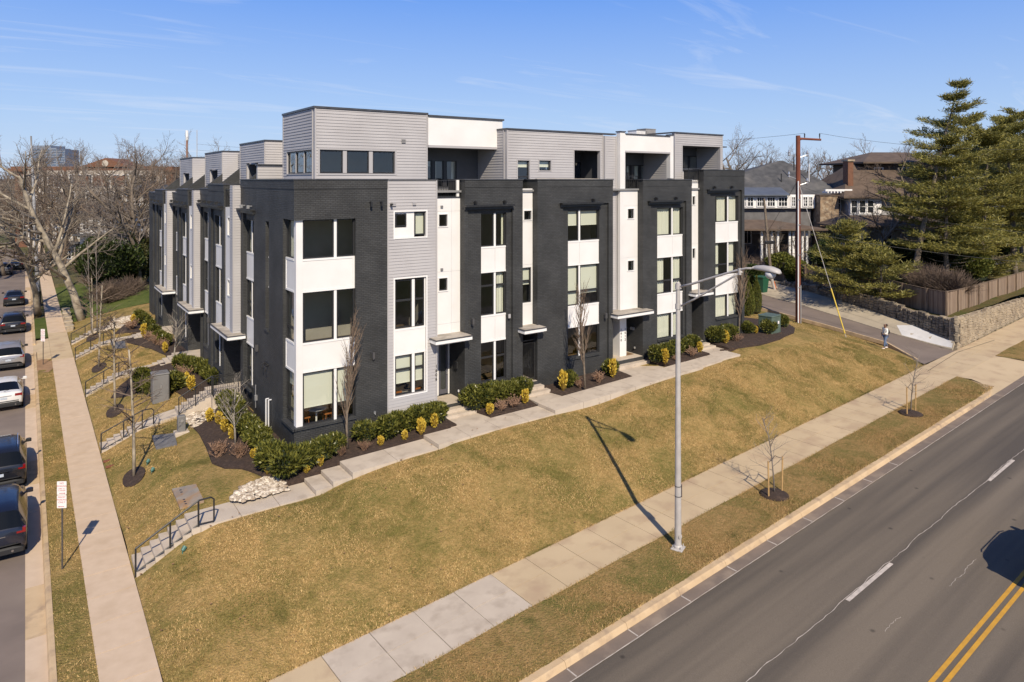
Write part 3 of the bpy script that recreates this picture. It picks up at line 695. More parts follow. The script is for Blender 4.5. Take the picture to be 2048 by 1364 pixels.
def siding(parent, sw, a0, a1, z0, z1, w, th=.2, holes=(), nm='siding', trims=True, m=None):
    f = F(sw); f.wall(a0, a1, z0, z1, w, th, holes); f.laps(a0, a1, z0, z1, w, holes); o = f.build(nm, m or SIDING, parent)
    if trims:
            for x in (a0, a1-.07): f = F(sw); f.b(x, x+.07, w-.038, w-.001, z0, z1-.002); f.build('corner_board', GTRIM, parent)
    return o

def curtain_mb(sw, a0, a1, w, z0, z1):
    f = F(sw); n = max(6, int((a1-a0)/.045)); pts = []
    for i in range(n+1):
        a = a0+(a1-a0)*i/n; d = .03*math.sin(i*1.55+a0*7) + .012*math.sin(i*.6)
        pts.append((a, w+d))
    for (a, d), (b, e) in zip(pts, pts[1:]): f.q([(a, d, z0), (b, e, z0), (b, e, z1), (a, d, z1)])
    return f

def window(parent, sw, a0, a1, z0, z1, w, mull=(), trans=(), cont=None, fr=.055, mw=.11, fm=None, mm=None, side=1):
    """window thing-part: dark frame with optional white mullions, one pane per light, blinds/curtains behind"""
    f = F(sw); d0, d1 = w, w+.07*side
    edges = [a0]+[x for m in mull for x in (m-mw/2, m+mw/2)]+[a1]; lights = [(edges[i], edges[i+1]) for i in range(0, len(edges), 2)]
    for x0, x1 in lights:
        f.b(x0, x0+fr, d0, d1, z0, z1); f.b(x1-fr, x1, d0, d1, z0, z1)
        f.b(x0+fr, x1-fr, d0, d1, z0, z0+fr); f.b(x0+fr, x1-fr, d0, d1, z1-fr, z1)
        for t in trans: f.b(x0+fr, x1-fr, d0+.003*side, d1, t-.045, t+.045)
    f.cur = 1
    for m in mull: f.b(m-mw/2+.002, m+mw/2-.002, d0-.03*side, d1, z0+.001, z1-.001)
    o = f.build('window', [fm or BFRAME, mm or WTRIM], parent)
    for i, (x0, x1) in enumerate(lights):
        g = F(sw); g.q([(x0+fr, w+.03*side, z0+fr), (x1-fr, w+.03*side, z0+fr), (x1-fr, w+.03*side, z1-fr), (x0+fr, w+.03*side, z1-fr)]); g.build('pane', GLASS, o)
        c = cont[i % len(cont)] if cont else None
        if not c: continue
        for e in (c if isinstance(c, list) else [c]):
            k = e[0]; W = w+.13*side
            if k == 'b':
                zz = z1-(z1-z0)*e[1]; g = F(sw); g.b(x0+fr*.6, x1-fr*.6, W, W+.012*side, zz, z1-.02); g.b(x0+fr*.6, x1-fr*.6, W-.008*side, W+.02*side, zz-.03, zz); g.build('blind', BLIND, o)
            elif k == 'c': curtain_mb(sw, x0+.02+(x1-x0)*e[1], x0+(x1-x0)*e[2]-.02, W+.04*side, z0+.02, z1-.03).build('curtain', CURT, o)
    return o

def interior(parent, sw, a0, a1, w0, w1, floors, ztop, z0=1.0):
    f = F(sw)
    f.b(a0+.02, a1-.02, w1, w1+.1, z0, ztop)
    f.b(a0+.01, a0+.09, w0, w1, z0, ztop); f.b(a1-.09, a1-.01, w0, w1, z0, ztop)
    o = f.build('party_wall', INTW, parent)
    for z in floors:
        g = F(sw); g.b(a0+.1, a1-.1, w0, w1-.01, z-.3, z); g.build('floor_slab', INTF, parent)
    return o

def brickblock(parent, sw, a0, a1, w, z0, z1, field, win, zw, mull, conts, side_l=1.6, roof=True, trans=(None, None, None), ledge=None, th=.12, proud=None):
    """painted brick pier with a shallow recessed field, window column and white panels"""
    fz = field[2]; wtop = zw[0][1]; wbot = zw[-1][0]
    f = F(sw); f.wall(a0, a1, z0, z1, w, th, [(field[0], field[1], z0-1, fz)])
    f.wall(a0+.001, a1-.001, z0, z1-.001, w+th+.001, .2, [(win[0], win[1], wbot, wtop)])
    f.wall(a0-.0, a1+.0, z1-.36, z1-.015, w-.02, .019)                 # soldier band under the coping
    if side_l: f.b(a0+.0015, a0+.25, w+th+.202, w+side_l, z0, z1-.001); f.b(a1-.25, a1-.0015, w+th+.202, w+side_l, z0, z1-.001)
    f.b(win[0]-.0, win[1]+.0, w+.04, w+th+.0, wbot-.12, wbot-.002)     # brick sill
    f.build('brick_wall', BRICK, parent)
    c = F(sw)
    c.b(a0-.04, a1+.04, w-.05, w+.36, z1, z1+.05)
    if side_l: c.b(a0-.04, a0+.29, w+.361, w+side_l, z1, z1+.05); c.b(a1-.29, a1+.04, w+.361, w+side_l, z1, z1+.05)
    c.build('coping', CAPM, parent)
    ww = w+th+.10
    for k, (a, b) in enumerate(zw):
        t = trans[k] if trans else None
        window(parent, sw, win[0], win[1], a, b, ww, mull, (t,) if t else (), conts[k] if conts else None)
    for k in range(len(zw)-1):
        top, bot = zw[k][0], zw[k+1][1]
        xs = [win[0]]+list(mull)+[win[1]]
        for x0, x1 in zip(xs, xs[1:]):
            g = F(sw); g.b(x0+.006, x1-.006, ww-.045, ww+.05, bot+.09, top-.09); g.build('white_panel', WHITEP, parent)
        g = F(sw); g.b(win[0]+.002, win[1]-.002, ww-.065, ww+.071, top-.085, top-.003); g.b(win[0]+.002, win[1]-.002, ww-.065, ww+.071, bot+.003, bot+.085)
        g.b(win[0]+.002, win[1]-.002, ww+.051, ww+.07, bot+.086, top-.086)
        g.build('panel_trim', WTRIM, parent)
    if ledge:
        g = F(sw); g.b(ledge[0], ledge[1], w-.26, w+.1, fz-.02, fz+.06); g.b(ledge[0]+.02, ledge[1]-.02, w-.10, w-.001, fz-.16, fz-.021)
        g.build('drip_ledge', BMETAL, parent)
        n = ledge[2]
        for i in range(n):
            x = ledge[0]+(ledge[1]-ledge[0])*((i+1)/(n+1) if n > 1 else .78) if n != 2 else ledge[0]+(ledge[1]-ledge[0])*(.20 if i == 0 else .80)
            g = F(sw); g.b(x-.03, x+.03, w-.16, w-.001, fz+.19, fz+.23); g.b(x-.06, x+.06, w-.24, w-.12, fz+.10, fz+.27); g.b(x-.045, x+.045, w-.30, w-.24, fz+.14, fz+.24); g.build('spot_light', BMETAL, parent)

def panels(parent, sw, a0, a1, z0, z1, w, holes, hj, vj=()):
    """white cement panels over a backing, with open joints"""
    f = F(sw); f.wall(a0, a1, z0, z1, w+.021, .2, holes); f.build('backing_wall', WTRIM, parent)
    zs = [z0]+list(hj)+[z1]; xs = [a0]+list(vj)+[a1]
    for i in range(len(xs)-1):
        for j in range(len(zs)-1):
            g = F(sw); hh = [h for h in holes if h[2] < zs[j+1] and h[3] > zs[j] and h[0] < xs[i+1] and h[1] > xs[i]]
            g.wall(xs[i]+.004, xs[i+1]-.004, zs[j]+.005, zs[j+1]-.005, w, .02, hh); g.build('white_panel', WHITEP, parent)

def framed(parent, sw, a0, a1, z0, z1, w, t=.07, m=None, holes=None):
    """picture-frame trim standing proud of a wall"""
    f = F(sw); f.wall(a0-t, a1+t, z0-t, z1+t, w-.035, .034, [(a0, a1, z0, z1)]); f.build('window_trim', m or WTRIM, parent)

def canopy(parent, sw, a0, a1, w0, w1, zt):
    f = F(sw); f.b(a0, a1, w0, w1, zt-.21, zt-.06); f.cur = 1; f.b(a0-.02, a1+.02, w0-.02, w1, zt-.059, zt-.012)
    f.cur = 2; f.b(a0+.03, a1-.03, w0+.03, w1, zt-.011, zt+.004); f.cur = 0; f.b(a0+.12, a1-.1, w0+.12, w1, zt-.27, zt-.211)
    return f.build('canopy', [WTRIM, CAPM, ROOFT], parent)

def txt(parent, s, size, loc, rot, m, ext=.008, nm='lettering', ax='CENTER'):
    cu = bpy.data.curves.new(nm, 'FONT'); cu.body = s; cu.size = size; cu.extrude = ext; cu.align_x = ax; cu.align_y = 'CENTER'
    t = bpy.data.objects.new('tmp', cu); col.objects.link(t)
    dg = bpy.context.evaluated_depsgraph_get(); me = bpy.data.meshes.new_from_object(t.evaluated_get(dg)); col.objects.unlink(t)
    M_ = Matrix.Translation(Vector(loc)) @ Matrix.Rotation(rot[2], 4, 'Z') @ Matrix.Rotation(rot[0], 4, 'X'); me.transform(M_)
    me.materials.clear(); me.materials.append(m)
    o = bpy.data.objects.new(nm, me); col.objects.link(o)
    if parent: attach(o, parent)
    return o
NUMM = mat('black number metal', (.02, .02, .02), .4)
SILV = mat('brushed number metal', (.5, .5, .5), .35, .6)

def sconce(parent, sw, a, w, z):
    f = F(sw); f.b(a-.05, a+.05, w-.13, w-.001, z, z+.28); f.b(a-.035, a+.035, w-.10, w-.03, z-.05, z-.001); f.build('wall_lamp', mat('dark bronze lamp', (.08, .078, .08), .4), parent)
def vent(parent, sw, a, w, z, m=None, s=.14):
    f = F(sw); f.b(a-s/2, a+s/2, w-.05, w-.001, z-s/2, z+s/2)
    for i in range(3): f.b(a-s/2-.004, a+s/2+.004, w-.065, w-.051, z-s/2+.01+i*s/3, z-s/2+.03+i*s/3)
    f.build('wall_vent', m or mat('vent grey', (.24, .235, .235), .6), parent)

def steps_front(parent, u0, u1, zl, zw_, n):
    """landing with n steps down to the walk slab"""
    g = MB(); g.box(u0, u1, 28.70, 30.0, 1.3, zl); g.build('landing', CONCN, parent)
    g = MB(); g.box(u0-.02, u1+.0, 28.62, 28.699, 1.3, zl-.02); g.build('landing_face', BRICK, parent)
    for i in range(n):
        z = zl-(zl-zw_)*(i+1)/(n+1); v1 = 28.615-.34*i
        g = MB(); g.box(u0-.12*(i+1), u1+.14*(i+1), v1-.34, v1, 1.3, z); g.build('step', CONCN, parent)
    g = MB(); slabz(g, u0-.35, u1+.38, 26.96, 28.61-.34*n, zw_, zw_+.005, .3); g.build('entry_slab', CONCN, parent)

def door(parent, sw, a0, a1, z0, z1, w, glass=True, blind=0, trim=WTRIM, dm=None, handle='r'):
    f = F(sw); t = .07
    f.b(a0, a0+t, w-.03, w+.06, z0, z1); f.b(a1-t, a1, w-.03, w+.06, z0, z1); f.b(a0+t, a1-t, w-.03, w+.06, z1-t, z1)
    f.cur = 1; x0, x1 = a0+t+.01, a1-t-.01
    if glass:
        s_ = .11; f.b(x0, x0+s_, w, w+.045, z0+.03, z1-t-.01); f.b(x1-s_, x1, w, w+.045, z0+.03, z1-t-.01); f.b(x0+s_, x1-s_, w, w+.045, z0+.03, z0+.25); f.b(x0+s_, x1-s_, w, w+.045, z1-t-.13, z1-t-.01)
    else: f.b(x0, x1, w, w+.045, z0+.03, z1-t-.01)
    o = f.build('door', [trim, dm or BFRAME], parent)
    if glass:
        g = F(sw); g.q([(x0+s_, w+.02, z0+.25), (x1-s_, w+.02, z0+.25), (x1-s_, w+.02, z1-t-.13), (x0+s_, w+.02, z1-t-.13)]); g.build('pane', GLASS, o)
        if blind: g = F(sw); g.b(x0+s_-.02, x1-s_+.02, w+.06, w+.07, z1-(z1-z0)*blind, z1-.15); g.build('blind', BLIND, o)
    hx = x1-.06 if handle == 'r' else x0+.06
    g = F(sw); g.b(hx-.02, hx+.02, w-.07, w-.001, z0+.98, z0+1.12); g.b(hx-.02, hx+.02, w-.03, w-.001, z0+1.2, z0+1.26); g.build('handle', SILV, o)
    return o

Z3, Z2, Z1T = (9.68, 11.35), (6.20, 8.36), 4.98

# ================================================================ unit 1: corner townhouse
H1 = thing('townhouse', 'corner townhouse with wrap-around white corner windows and tall grey rooftop', 'townhouse', (9.11, 28.68, 1.6), group='townhouses of the black, grey and white row')
c0, cE = 9.11, 13.3
bayR, bayL = 11.8, 30.2          # corner bay reaches 11.8 along the front and 30.2 along the side
ZB, ZT = 2.69, 11.33
# front brick, with the open corner bay
f = F(); f.wall(c0, cE, 1.0, 13.0, 28.68, .3, [(c0-1, bayR, ZB, ZT)]); f.wall(c0-.02, cE, 12.62, 12.985, 28.655, .024)
f.b(c0-.02, bayR+.0, 28.60, 28.679, ZB-.09, ZB-.002)
f.build('brick_wall', BRICK, H1)
# side brick: corner bay, slot window column, ledge bay
f = F(True); f.wall(28.981, 37.4, 1.0, 13.0, 9.11, .12, [(28, bayL, ZB, ZT), (32.35, 32.95, 1.9+2.0, 11.3) if False else (V(537.8), V(531), 6.15, 11.1), (V(507.5), V(486), -1, 11.5)])
f.wall(28.982, 37.399, 1.0, 12.999, 9.231, .18, [(28, bayL, ZB, ZT), (V(537.8), V(531), 6.15, 11.1), (35.35, 36.9, 2.72, 11.0)])
f.wall(28.66, 37.4, 12.62, 12.985, 9.088, .02)
f.b(28.6, bayL, 9.03, 9.109, ZB-.09, ZB-.002); f.b(V(537.8)-.03, V(531)+.03, 9.04, 9.109, 6.06, 6.148)
f.build('brick_wall', BRICK, H1)
c = MB(); c.box(c0-.05, cE+.02, 28.63, 29.02, 13.0, 13.05); c.box(c0-.05, c0+.34, 29.021, 37.42, 13.0, 13.05)
c.build('coping', CAPM, H1)
# corner bay: post, windows, panels (recessed .1)
pf, ps = 28.80, 9.23
g = MB(); g.box(ps, ps+.28, pf, pf+.28, ZB, ZT); g.build('corner_post', WHITEP, H1)
mU = U(671, pf)
zws = [(9.68, ZT), (6.16, 8.27), (ZB, 4.90)]
for k, (a, b) in enumerate(zws):
    cont = [[None, None], [None, None], [('b', .68), ('b', .68)]][k]
    window(H1, False, ps+.29, bayR, a, b, pf+.05, (mU,), (), cont, mw=.12)
    window(H1, True, pf+.29, bayL, a, b, ps+.05, (), (a+.55,) if k else (), [('b', .3)] if k == 2 else ([('c', .5, .9)] if k == 0 else None))
for (t_, b_) in ((9.68, 8.27), (6.16, 4.90)):
    g = MB(); g.box(ps+.285, bayR-.09, pf+.012, pf+.09, b_+.09, t_-.09); g.build('white_panel', WHITEP, H1)
    g = MB(); g.box(ps+.282, bayR-.002, pf-.01, pf+.1, t_-.085, t_-.002); g.box(ps+.282, bayR-.002, pf-.01, pf+.1, b_+.002, b_+.085); g.box(bayR-.085, bayR-.002, pf-.008, pf+.1, b_+.0849, t_-.0849); g.build('panel_trim', WTRIM, H1)
    g = MB(); g.box(ps+.012, ps+.09, pf+.285, bayL-.07, b_+.09, t_-.09); g.build('white_panel', WHITEP, H1)
    g = MB(); g.box(ps-.01, ps+.1, pf+.282, bayL-.002, t_-.085, t_-.002); g.box(ps-.01, ps+.1, pf+.282, bayL-.002, b_+.002, b_+.085); g.box(ps-.008, ps+.1, bayL-.065, bayL-.002, b_+.0849, t_-.0849); g.build('panel_trim', WTRIM, H1)
# slot windows on the side
sa, sb = V(537.8)+.01, V(531)-.01
for a, b, t in ((9.45, 11.09, None), (6.16, 8.0, 6.95)): window(H1, True, sa, sb, a, b, 9.30, (), (t,) if t else (), [('c', .4, 1.)])
g = MB(); g.box(9.26, 9.35, sa, sb, 8.08, 9.38); g.box(9.24, 9.36, sa-.0, sb+.0, 8.002, 8.078); g.box(9.24, 9.36, sa, sb, 9.382, 9.448); g.build('white_panel', WHITEP, H1)
# side ledge bay windows
for k, (a, b) in enumerate(((9.36, 11.0), (6.08, 7.95), (2.72, 4.67))):
    window(H1, True, 35.36, 36.89, a, b, 9.33, (35.95,), (a+.75,) if k else (), [('c', 0, .5), ('c', 0, 1)] if k == 0 else None, mw=.09)
for t_, b_ in ((9.36, 7.95), (6.08, 4.67)):
    g = MB(); g.box(9.29, 9.38, 35.37, 36.88, b_+.09, t_-.09); g.build('white_panel', WHITEP, H1)
    g = MB(); g.box(9.27, 9.40, 35.362, 36.888, t_-.085, t_-.002); g.build('panel_trim', WTRIM, H1); g = MB(); g.box(9.27, 9.40, 35.362, 36.888, b_+.002, b_+.085); g.build('panel_trim', WTRIM, H1)
g = MB(); g.box(8.86, 9.109, 34.6, 37.3, 11.48, 11.56); g.box(9.0, 9.109, 34.65, 37.25, 11.34, 11.479); g.build('drip_ledge', BMETAL, H1)
g = MB(); g.box(9.0, 9.109, 35.2, 37.0, 2.60, 2.70); g.build('window_sill', BRICK, H1)
for y in (35.2, 36.5):
    g = MB(); g.box(8.86, 8.98, y-.05, y+.05, 11.6, 11.76); g.box(8.95, 9.109, y-.02, y+.02, 11.7, 11.74); g.build('spot_light', SILV, H1)
for x in (12.45, 12.95): g = MB(); g.box(x-.02, x+.02, 28.52, 28.679, 12.0, 12.04); g.box(x-.04, x+.04, 28.44, 28.53, 11.84, 12.06); g.build('spot_light', BMETAL, H1)
g = MB(); g.box(13.42, 13.5, 28.5, 28.66, 11.86, 11.94); g.build('spot_light', BMETAL, H1)
sconce(H1, False, U(745.5), 28.68, 5.10); sconce(H1, True, V(516), 9.11, 4.85)
# lead flashing line, hose bib, outlets, meter pipes on the side wall
PIPE = mat('white painted pipe', (.7, .7, .7), .5)
for px, z0, z1 in ((532, 2.0, 3.0), (537, 1.9, 3.05)):
    y = V(px, 9.0); g = MB(); g.tube((9.0, y, z0-.6), (9.0, y, z1), .035); g.tube((9.0, y, z1), (9.11, y-.1, z1+.03), .03); g.build('utility_pipe', PIPE, H1)
y = V(510, 9.0); g = MB(); g.tube((9.03, y, 2.1), (9.03, y, 3.2), .022); g.box(8.98, 9.1, y-.06, y+.06, 2.45, 2.7); g.build('utility_pipe', SILV, H1)
for px in (529, 535): y = V(px, 9.05); g = MB(); g.path([(9.11, y, 4.55), (8.93, y, 4.52), (8.93, y-.05, 4.38), (8.95, y-.05, 4.3)], .03, 6); g.build('exhaust_pipe', BMETAL, H1)
g = MB(); g.box(9.05, 9.11, V(530), V(537), 4.5, 4.6); g.build('gas_fitting', BMETAL, H1)
for x, z in ((U(749), 2.65), (U(660), 1.95)): g = MB(); g.box(x-.04, x+.04, 28.62, 28.679, z, z+.09); g.tube((x, 28.64, z), (x, 28.56, z-.03), .02); g.build('hose_tap', SILV, H1)
# grey siding bay S2
w1_ = [(13.56, 15.42, 10.30, 11.66), (13.56, 15.42, 6.25, 8.42), (13.56, 15.42, 3.06, 5.08)]
fa0, fa1 = U(789, 28.74), U(852, 28.74)
hs = [(fa0, fa1, 10.38, 11.55), (fa0, fa1, 3.18, 8.5)]
siding(H1, False, 13.301, 15.86, 2.45, 12.98, 28.74, .2, hs)
g = MB(); g.box(13.301, 15.86, 28.72, 28.95, 1.2, 2.449); g.build('foundation_wall', BRICK, H1)
g = MB(); g.box(13.28, 15.9, 28.70, 29.1, 12.98, 13.03); g.build('coping', CAPM, H1)
framed(H1, False, fa0, fa1, 10.38, 11.55, 28.74, .06); framed(H1, False, fa0, fa1, 3.18, 8.5, 28.74, .06)
a, b = U(790, 28.85), U(812, 28.85); window(H1, False, a, b, 10.87, 11.46, 28.82)
a2, b2 = U(828.5, 28.85), U(849.5, 28.85); window(H1, False, a2, b2, 10.46, 11.52, 28.82, cont=[('b', .97)])
g = MB(); g.box(b+.03, a2-.03, 28.80, 28.86, 10.381, 11.549); g.build('white_panel', WHITEP, H1)
g = MB(); g.box(fa0+.001, b+.029, 28.80, 28.86, 10.381, 10.83); g.build('white_panel', WHITEP, H1)
g = MB(); g.box(b2, fa1, 28.79, 28.88, 10.381, 11.549); g.build('panel_trim', WTRIM, H1); g = MB(); g.box(b+.0005, b+.028, 28.79, 28.88, 10.831, 11.549); g.box(fa0+.001, b+.0008, 28.791, 28.88, 11.47, 11.548); g.build('panel_trim', WTRIM, H1)
for (z0, z1, tr, ct) in ((6.25, 8.44, 7.5, None), (3.22, 5.0, 4.35, [('b', .72), ('b', .72)])):
    window(H1, False, fa0+.06, fa1-.06, z0, z1, 28.82, (U(826, 28.82),), (tr,), ct, mw=.14)
    for x0, x1 in ((fa0+.001, fa0+.058), (fa1-.058, fa1-.001)): g = MB(); g.box(x0, x1, 28.80, 28.9, z0-.03, z1+.05); g.build('window_jamb', WTRIM, H1)
g = MB(); g.box(fa0+.001, fa1-.001, 28.80, 28.86, 5.14, 6.12); g.build('white_panel', WHITEP, H1)
for z_a, z_b in ((6.125, 6.218), (5.003, 5.135)): g = MB(); g.box(fa0+.001, fa1-.001, 28.785, 28.9, z_a, z_b); g.build('panel_trim', WTRIM, H1)
vent(H1, False, U(788), 28.72, 11.92, GTRIM, .2); vent(H1, False, U(829), 28.72, 11.92, GTRIM, .16)
# white strip S3 + entrance
s3a, s3b = 15.861, 17.34
wa, wb = U(875, 29.1)+.05, U(894.5, 29.1)
hs = [(wa, wb, 10.78, 11.35), (wa, wb, 7.7, 8.3)]
panels(H1, False, s3a, s3b, 5.5, 12.15, 29.1, hs, (6.1, 8.6, 11.5), (U(903, 29.1),))
for h in hs: window(H1, False, h[0], h[1], h[2]+.01, h[3], 29.15, fr=.04); framed(H1, False, h[0]+.02, h[1], h[2], h[3], 29.1, .045)
vent(H1, False, U(883, 29.1), 29.1, 11.72, None, .12); vent(H1, False, U(883, 29.1), 29.1, 8.72, None, .12)
canopy(H1, False, 15.45, 17.42, 28.1, 29.12, 5.62)
g = MB(); g.box(15.862, 17.34, 30.22, 30.3, 2.3, 5.45); g.box(15.5, 15.861, 28.95, 30.3, 1.3, 5.45); g.build('porch_wall', DGREY, H1)
g = MB(); g.box(15.862, 17.34, 29.121, 30.3, 5.41, 5.46); g.build('porch_ceiling', WTRIM, H1)
door(H1, False, U(874, 30.15), 17.32, 2.36, 4.98, 30.14, dm=mat('dark grey door', (.10, .10, .12), .45))
steps_front(H1, 15.95, 17.34, 2.36, 1.93, 2)
g = MB(); g.box(17.26, 17.349, 29.3, 29.55, 3.75, 4.1); g.build('mailbox', BMETAL, H1)
g = MB(); g.box(17.30, 17.349, 29.2, 29.26, 2.65, 2.75); g.build('outlet_cover', WTRIM, H1)
for i, ch in enumerate('1606'): txt(H1, ch, .2, (15.80, 28.69, 4.25-.2*i), (R(90), 0, 0), NUMM if i else NUMM, .01, 'house_number')
interior(H1, False, 13.35, 15.8, 29.1, 34, (2.3, 5.75, 9.15), 12.4)
interior(H1, True, 31.0, 37.3, 9.5, 13.2, (2.3, 5.75, 9.15), 12.4)
g = MB()
for z in (2.3, 5.75, 9.15): g.box(9.35, 13.2, 29.1, 30.99, z-.3, z)
g.build('floor_slab', INTF, H1)
g = MB(); g.box(9.3, 15.8, 31.6, 31.7, 1.4, 12.4) if False else g.box(12.9, 13.3, 29.0, 30.99, 1.4, 12.4); g.build('party_wall', INTW, H1)
# furniture hints behind the ground floor glass
for (x, y, z) in ((U(635, 29.6), 29.75, 2.3), (U(818, 29.5), 29.6, 2.3)):
    t = MB(); t.lathe((x, y, z), [(.25, 0), (.04, .03), (.04, .68), (.42, .70), (.44, .73), (.0, .735)], 18); t.build('round_table', WTRIM, H1)
    for dx in (-.5, .55):
        t = MB(); t.box(x+dx-.2, x+dx+.2, y-.1, y+.3, z+.38, z+.45); t.lathe((x+dx, y+.15, z+.45), [(.2, 0), (.24, .2), (.25, .4), (.23, .4), (.22, .2), (.18, .02)], 12)
        for lx in (-.16, .16):
            for ly in (-.06, .26): t.tube((x+dx+lx, y+ly, z), (x+dx+lx*.8, y+ly, z+.38), .015)
        t.build('tub_chair', ORANGE, H1)
# rooftop storey of unit 1
u1, v1, zt1 = 10.57, 30.4, 16.22
uW = U(854.6, v1)
a_ = [U(x, v1) for x in (640, 686, 694, 739, 745, 789)]; zw4 = (ZY(347, depth_v(700, v1)), ZY(300.5, depth_v(700, v1)))
siding(H1, False, u1, uW, 12.5, zt1, v1, .2, [(a_[0]-.02, a_[5]+.02, zw4[0], zw4[1])])
framed(H1, False, a_[0]-.02, a_[5]+.02, zw4[0], zw4[1], v1, .08, GTRIM)
window(H1, False, a_[0], a_[5], zw4[0]+.02, zw4[1]-.02, v1+.04, ((a_[1]+a_[2])/2, (a_[3]+a_[4])/2), (), None, mw=.19, mm=GTRIM)
yv = [V(x, u1) for x in (625, 608.5, 605.5, 592, 589.5, 575)]; vE = V(566.5, u1)
siding(H1, True, v1+.201, vE, 12.5, zt1, u1, .2, [(yv[0]-.02, yv[5]+.02, zw4[0], zw4[1])])
window(H1, True, yv[0], yv[5], zw4[0]+.02, zw4[1]-.02, u1+.04, ((yv[1]+yv[2])/2, (yv[3]+yv[4])/2), (), [('c', .35, .5)], mw=.08, mm=GTRIM)
framed(H1, True, yv[0]-.02, yv[5]+.02, zw4[0], zw4[1], u1, .05, GTRIM)
vent(H1, False, U(806.5, v1), v1, ZY(282.5, depth_v(806, v1)), None, .2)
c = MB(); c.box(u1-.06, uW+.03, v1-.06, v1+.3, zt1, zt1+.09); c.box(u1-.06, u1+.3, v1+.301, vE+.06, zt1, zt1+.09); c.box(u1-.06+.362, 20.6, vE-.3, vE+.06, zt1, zt1+.09); c.build('coping', CAPM, H1)
g = MB(); g.box(u1+.2, uW, v1+.2, vE, zt1-.25, zt1-.1); g.box(u1+.21, uW+.02, vE-.25, vE-.05, 12.5, zt1-.01); g.box(uW-.1, uW, v1+.21, vE-.26, 12.5, zt1-.26); g.build('rooftop_shell', INTW, H1)
# white fascia box and covered terrace between unit 1 and 2
uT = 20.37; Yf = depth_v(930, v1)
zb0, zb1 = ZY(295, Yf)-.05, zt1-.09
g = MB(); g.box(uW+.035, 20.7, v1-.03, v1+.25, zb0+.12, zb1); g.build('white_fascia', WHITEP, H1)
g = MB(); g.box(uW+.035, 20.7, v1-.05, v1+.26, zb0, zb0+.118); g.build('fascia_trim', GTRIM, H1)
c = MB(); c.box(uW+.032, 20.78, v1-.09, v1+.3, zb1, zb1+.09); c.build('coping', CAPM, H1)
g = MB(); g.box(uW+.03, 20.35, v1+.261, 32.3, zb0+.02, zb0+.12); g.box(uW+.03, 20.69, v1+.26, 35, zb0+.9, zb0+1.0); g.build('terrace_ceiling', DGREY, H1)
g = F(); dd = U(913.5, 32.25); g.wall(uW+.03, 20.36, 12.4, zb0+.9, 32.25, .15, [(uW+.2, dd, 12.6, ZY(321, depth_v(890, 32.25)))]); g.build('terrace_wall', DGREY, H1)
window(H1, False, uW+.2, dd, 12.62, ZY(321, depth_v(890, 32.25)), 32.28, (U(867, 32.25), U(890, 32.25)), (), [('b', .2), ('c', 0, .4), ('c', .6, 1)], mw=.16, mm=BFRAME)
g = MB(); g.box(uW+.1, 20.3, 35.5, 35.6, 12.4, 15.5); g.build('terrace_room', INTW, H1)

def railing(parent, sw, a0, a1, w, z0, z1, n, nm='balcony_railing'):
    f = F(sw); f.b(a0, a1, w-.02, w+.02, z1-.04, z1); f.b(a0, a1, w-.015, w+.015, z0, z0+.03)
    for x in (a0, a1-.04): f.b(x, x+.04, w-.02, w+.02, z0-.05, z1-.041)
    o = f.build(nm, BMETAL, parent)
    for i in range(1, n):
        x = a0+(a1-a0)*i/n; f = F(sw); f.b(x-.009, x+.009, w-.009, w+.009, z0+.031, z1-.041); f.build('baluster', BMETAL, o)
railing(H1, False, 15.9, 17.1, 29.12, 12.2, 13.0, 9)
g = MB(); g.box(17.12, 17.26, 29.06, 29.2, 12.15, 13.0); g.build('rail_post', WTRIM, H1)
g = MB(); g.box(15.86, 17.34, 29.05, 29.14, 12.151, 12.2); g.build('balcony_edge', BMETAL, H1)

# ================================================================ unit 2
H2 = thing('townhouse', 'second townhouse on the avenue, narrow black brick beside an iron gated porch', 'townhouse', (17.35, 28.68, 2.1), group='townhouses of the black, grey and white row')
W2 = (U(960, 28.9), U(1010.3, 28.9)); m2 = U(989, 28.9)
brickblock(H2, False, 17.35, 20.8, 28.68, 1.3, 13.0, (U(936), U(1025.5), 11.72), W2, [(9.70, 11.36), (6.30, 8.40), (3.02, 4.96)], (m2,),
           [[None, ('c', .75, 1)], [('c', 0, .12), ('c', 0, 1)], [None, None]], trans=(None, 7.75, 4.2), ledge=(U(931.5, 28.5), U(1029, 28.5), 2))
sconce(H2, False, U(944.5), 28.68, 6.0)
g = MB(); g.box(U(1018)-.05, U(1018)+.06, 28.62, 28.679, 6.05, 6.25); g.build('wall_vent', GTRIM, H2)
s5a, s5b = 20.801, 21.74
wa, wb = U(1047.5, 29.1), U(1062.5, 29.1)
hs = [(wa, wb, 10.93, 11.40), (wa-.08, wb, 6.62, 8.45)]
panels(H2, False, s5a, s5b, 5.4, 12.55, 29.1, hs, (6.5, 8.6, 10.8), ())
window(H2, False, wa, wb, 10.93, 11.40, 29.15, fr=.04); window(H2, False, wa-.08, wb, 6.62, 8.45, 29.15, (), (7.75,), [('b', .48)])
framed(H2, False, wa, wb, 10.93, 11.4, 29.1, .04)
canopy(H2, False, 20.5, 21.9, 28.1, 29.12, 5.47)
g = MB(); g.box(20.8, 21.75, 30.22, 30.3, 2.3, 5.3); g.build('porch_wall', DGREY, H2)
door(H2, False, 20.85, 21.72, 2.6, 4.95, 30.14)
steps_front(H2, 20.85, 21.74, 2.6, 2.12, 2)
gt = MB(); z0g = 2.66
for x in (20.84, 21.64): gt.box(x, x+.06, 28.85, 28.91, z0g-.05, 4.75)
gt.box(20.901, 21.639, 28.86, 28.90, 4.68, 4.73); gt.box(20.901, 21.639, 28.86, 28.90, z0g+.05, z0g+.1); gt.box(20.901, 21.639, 28.862, 28.898, 4.55, 4.585)
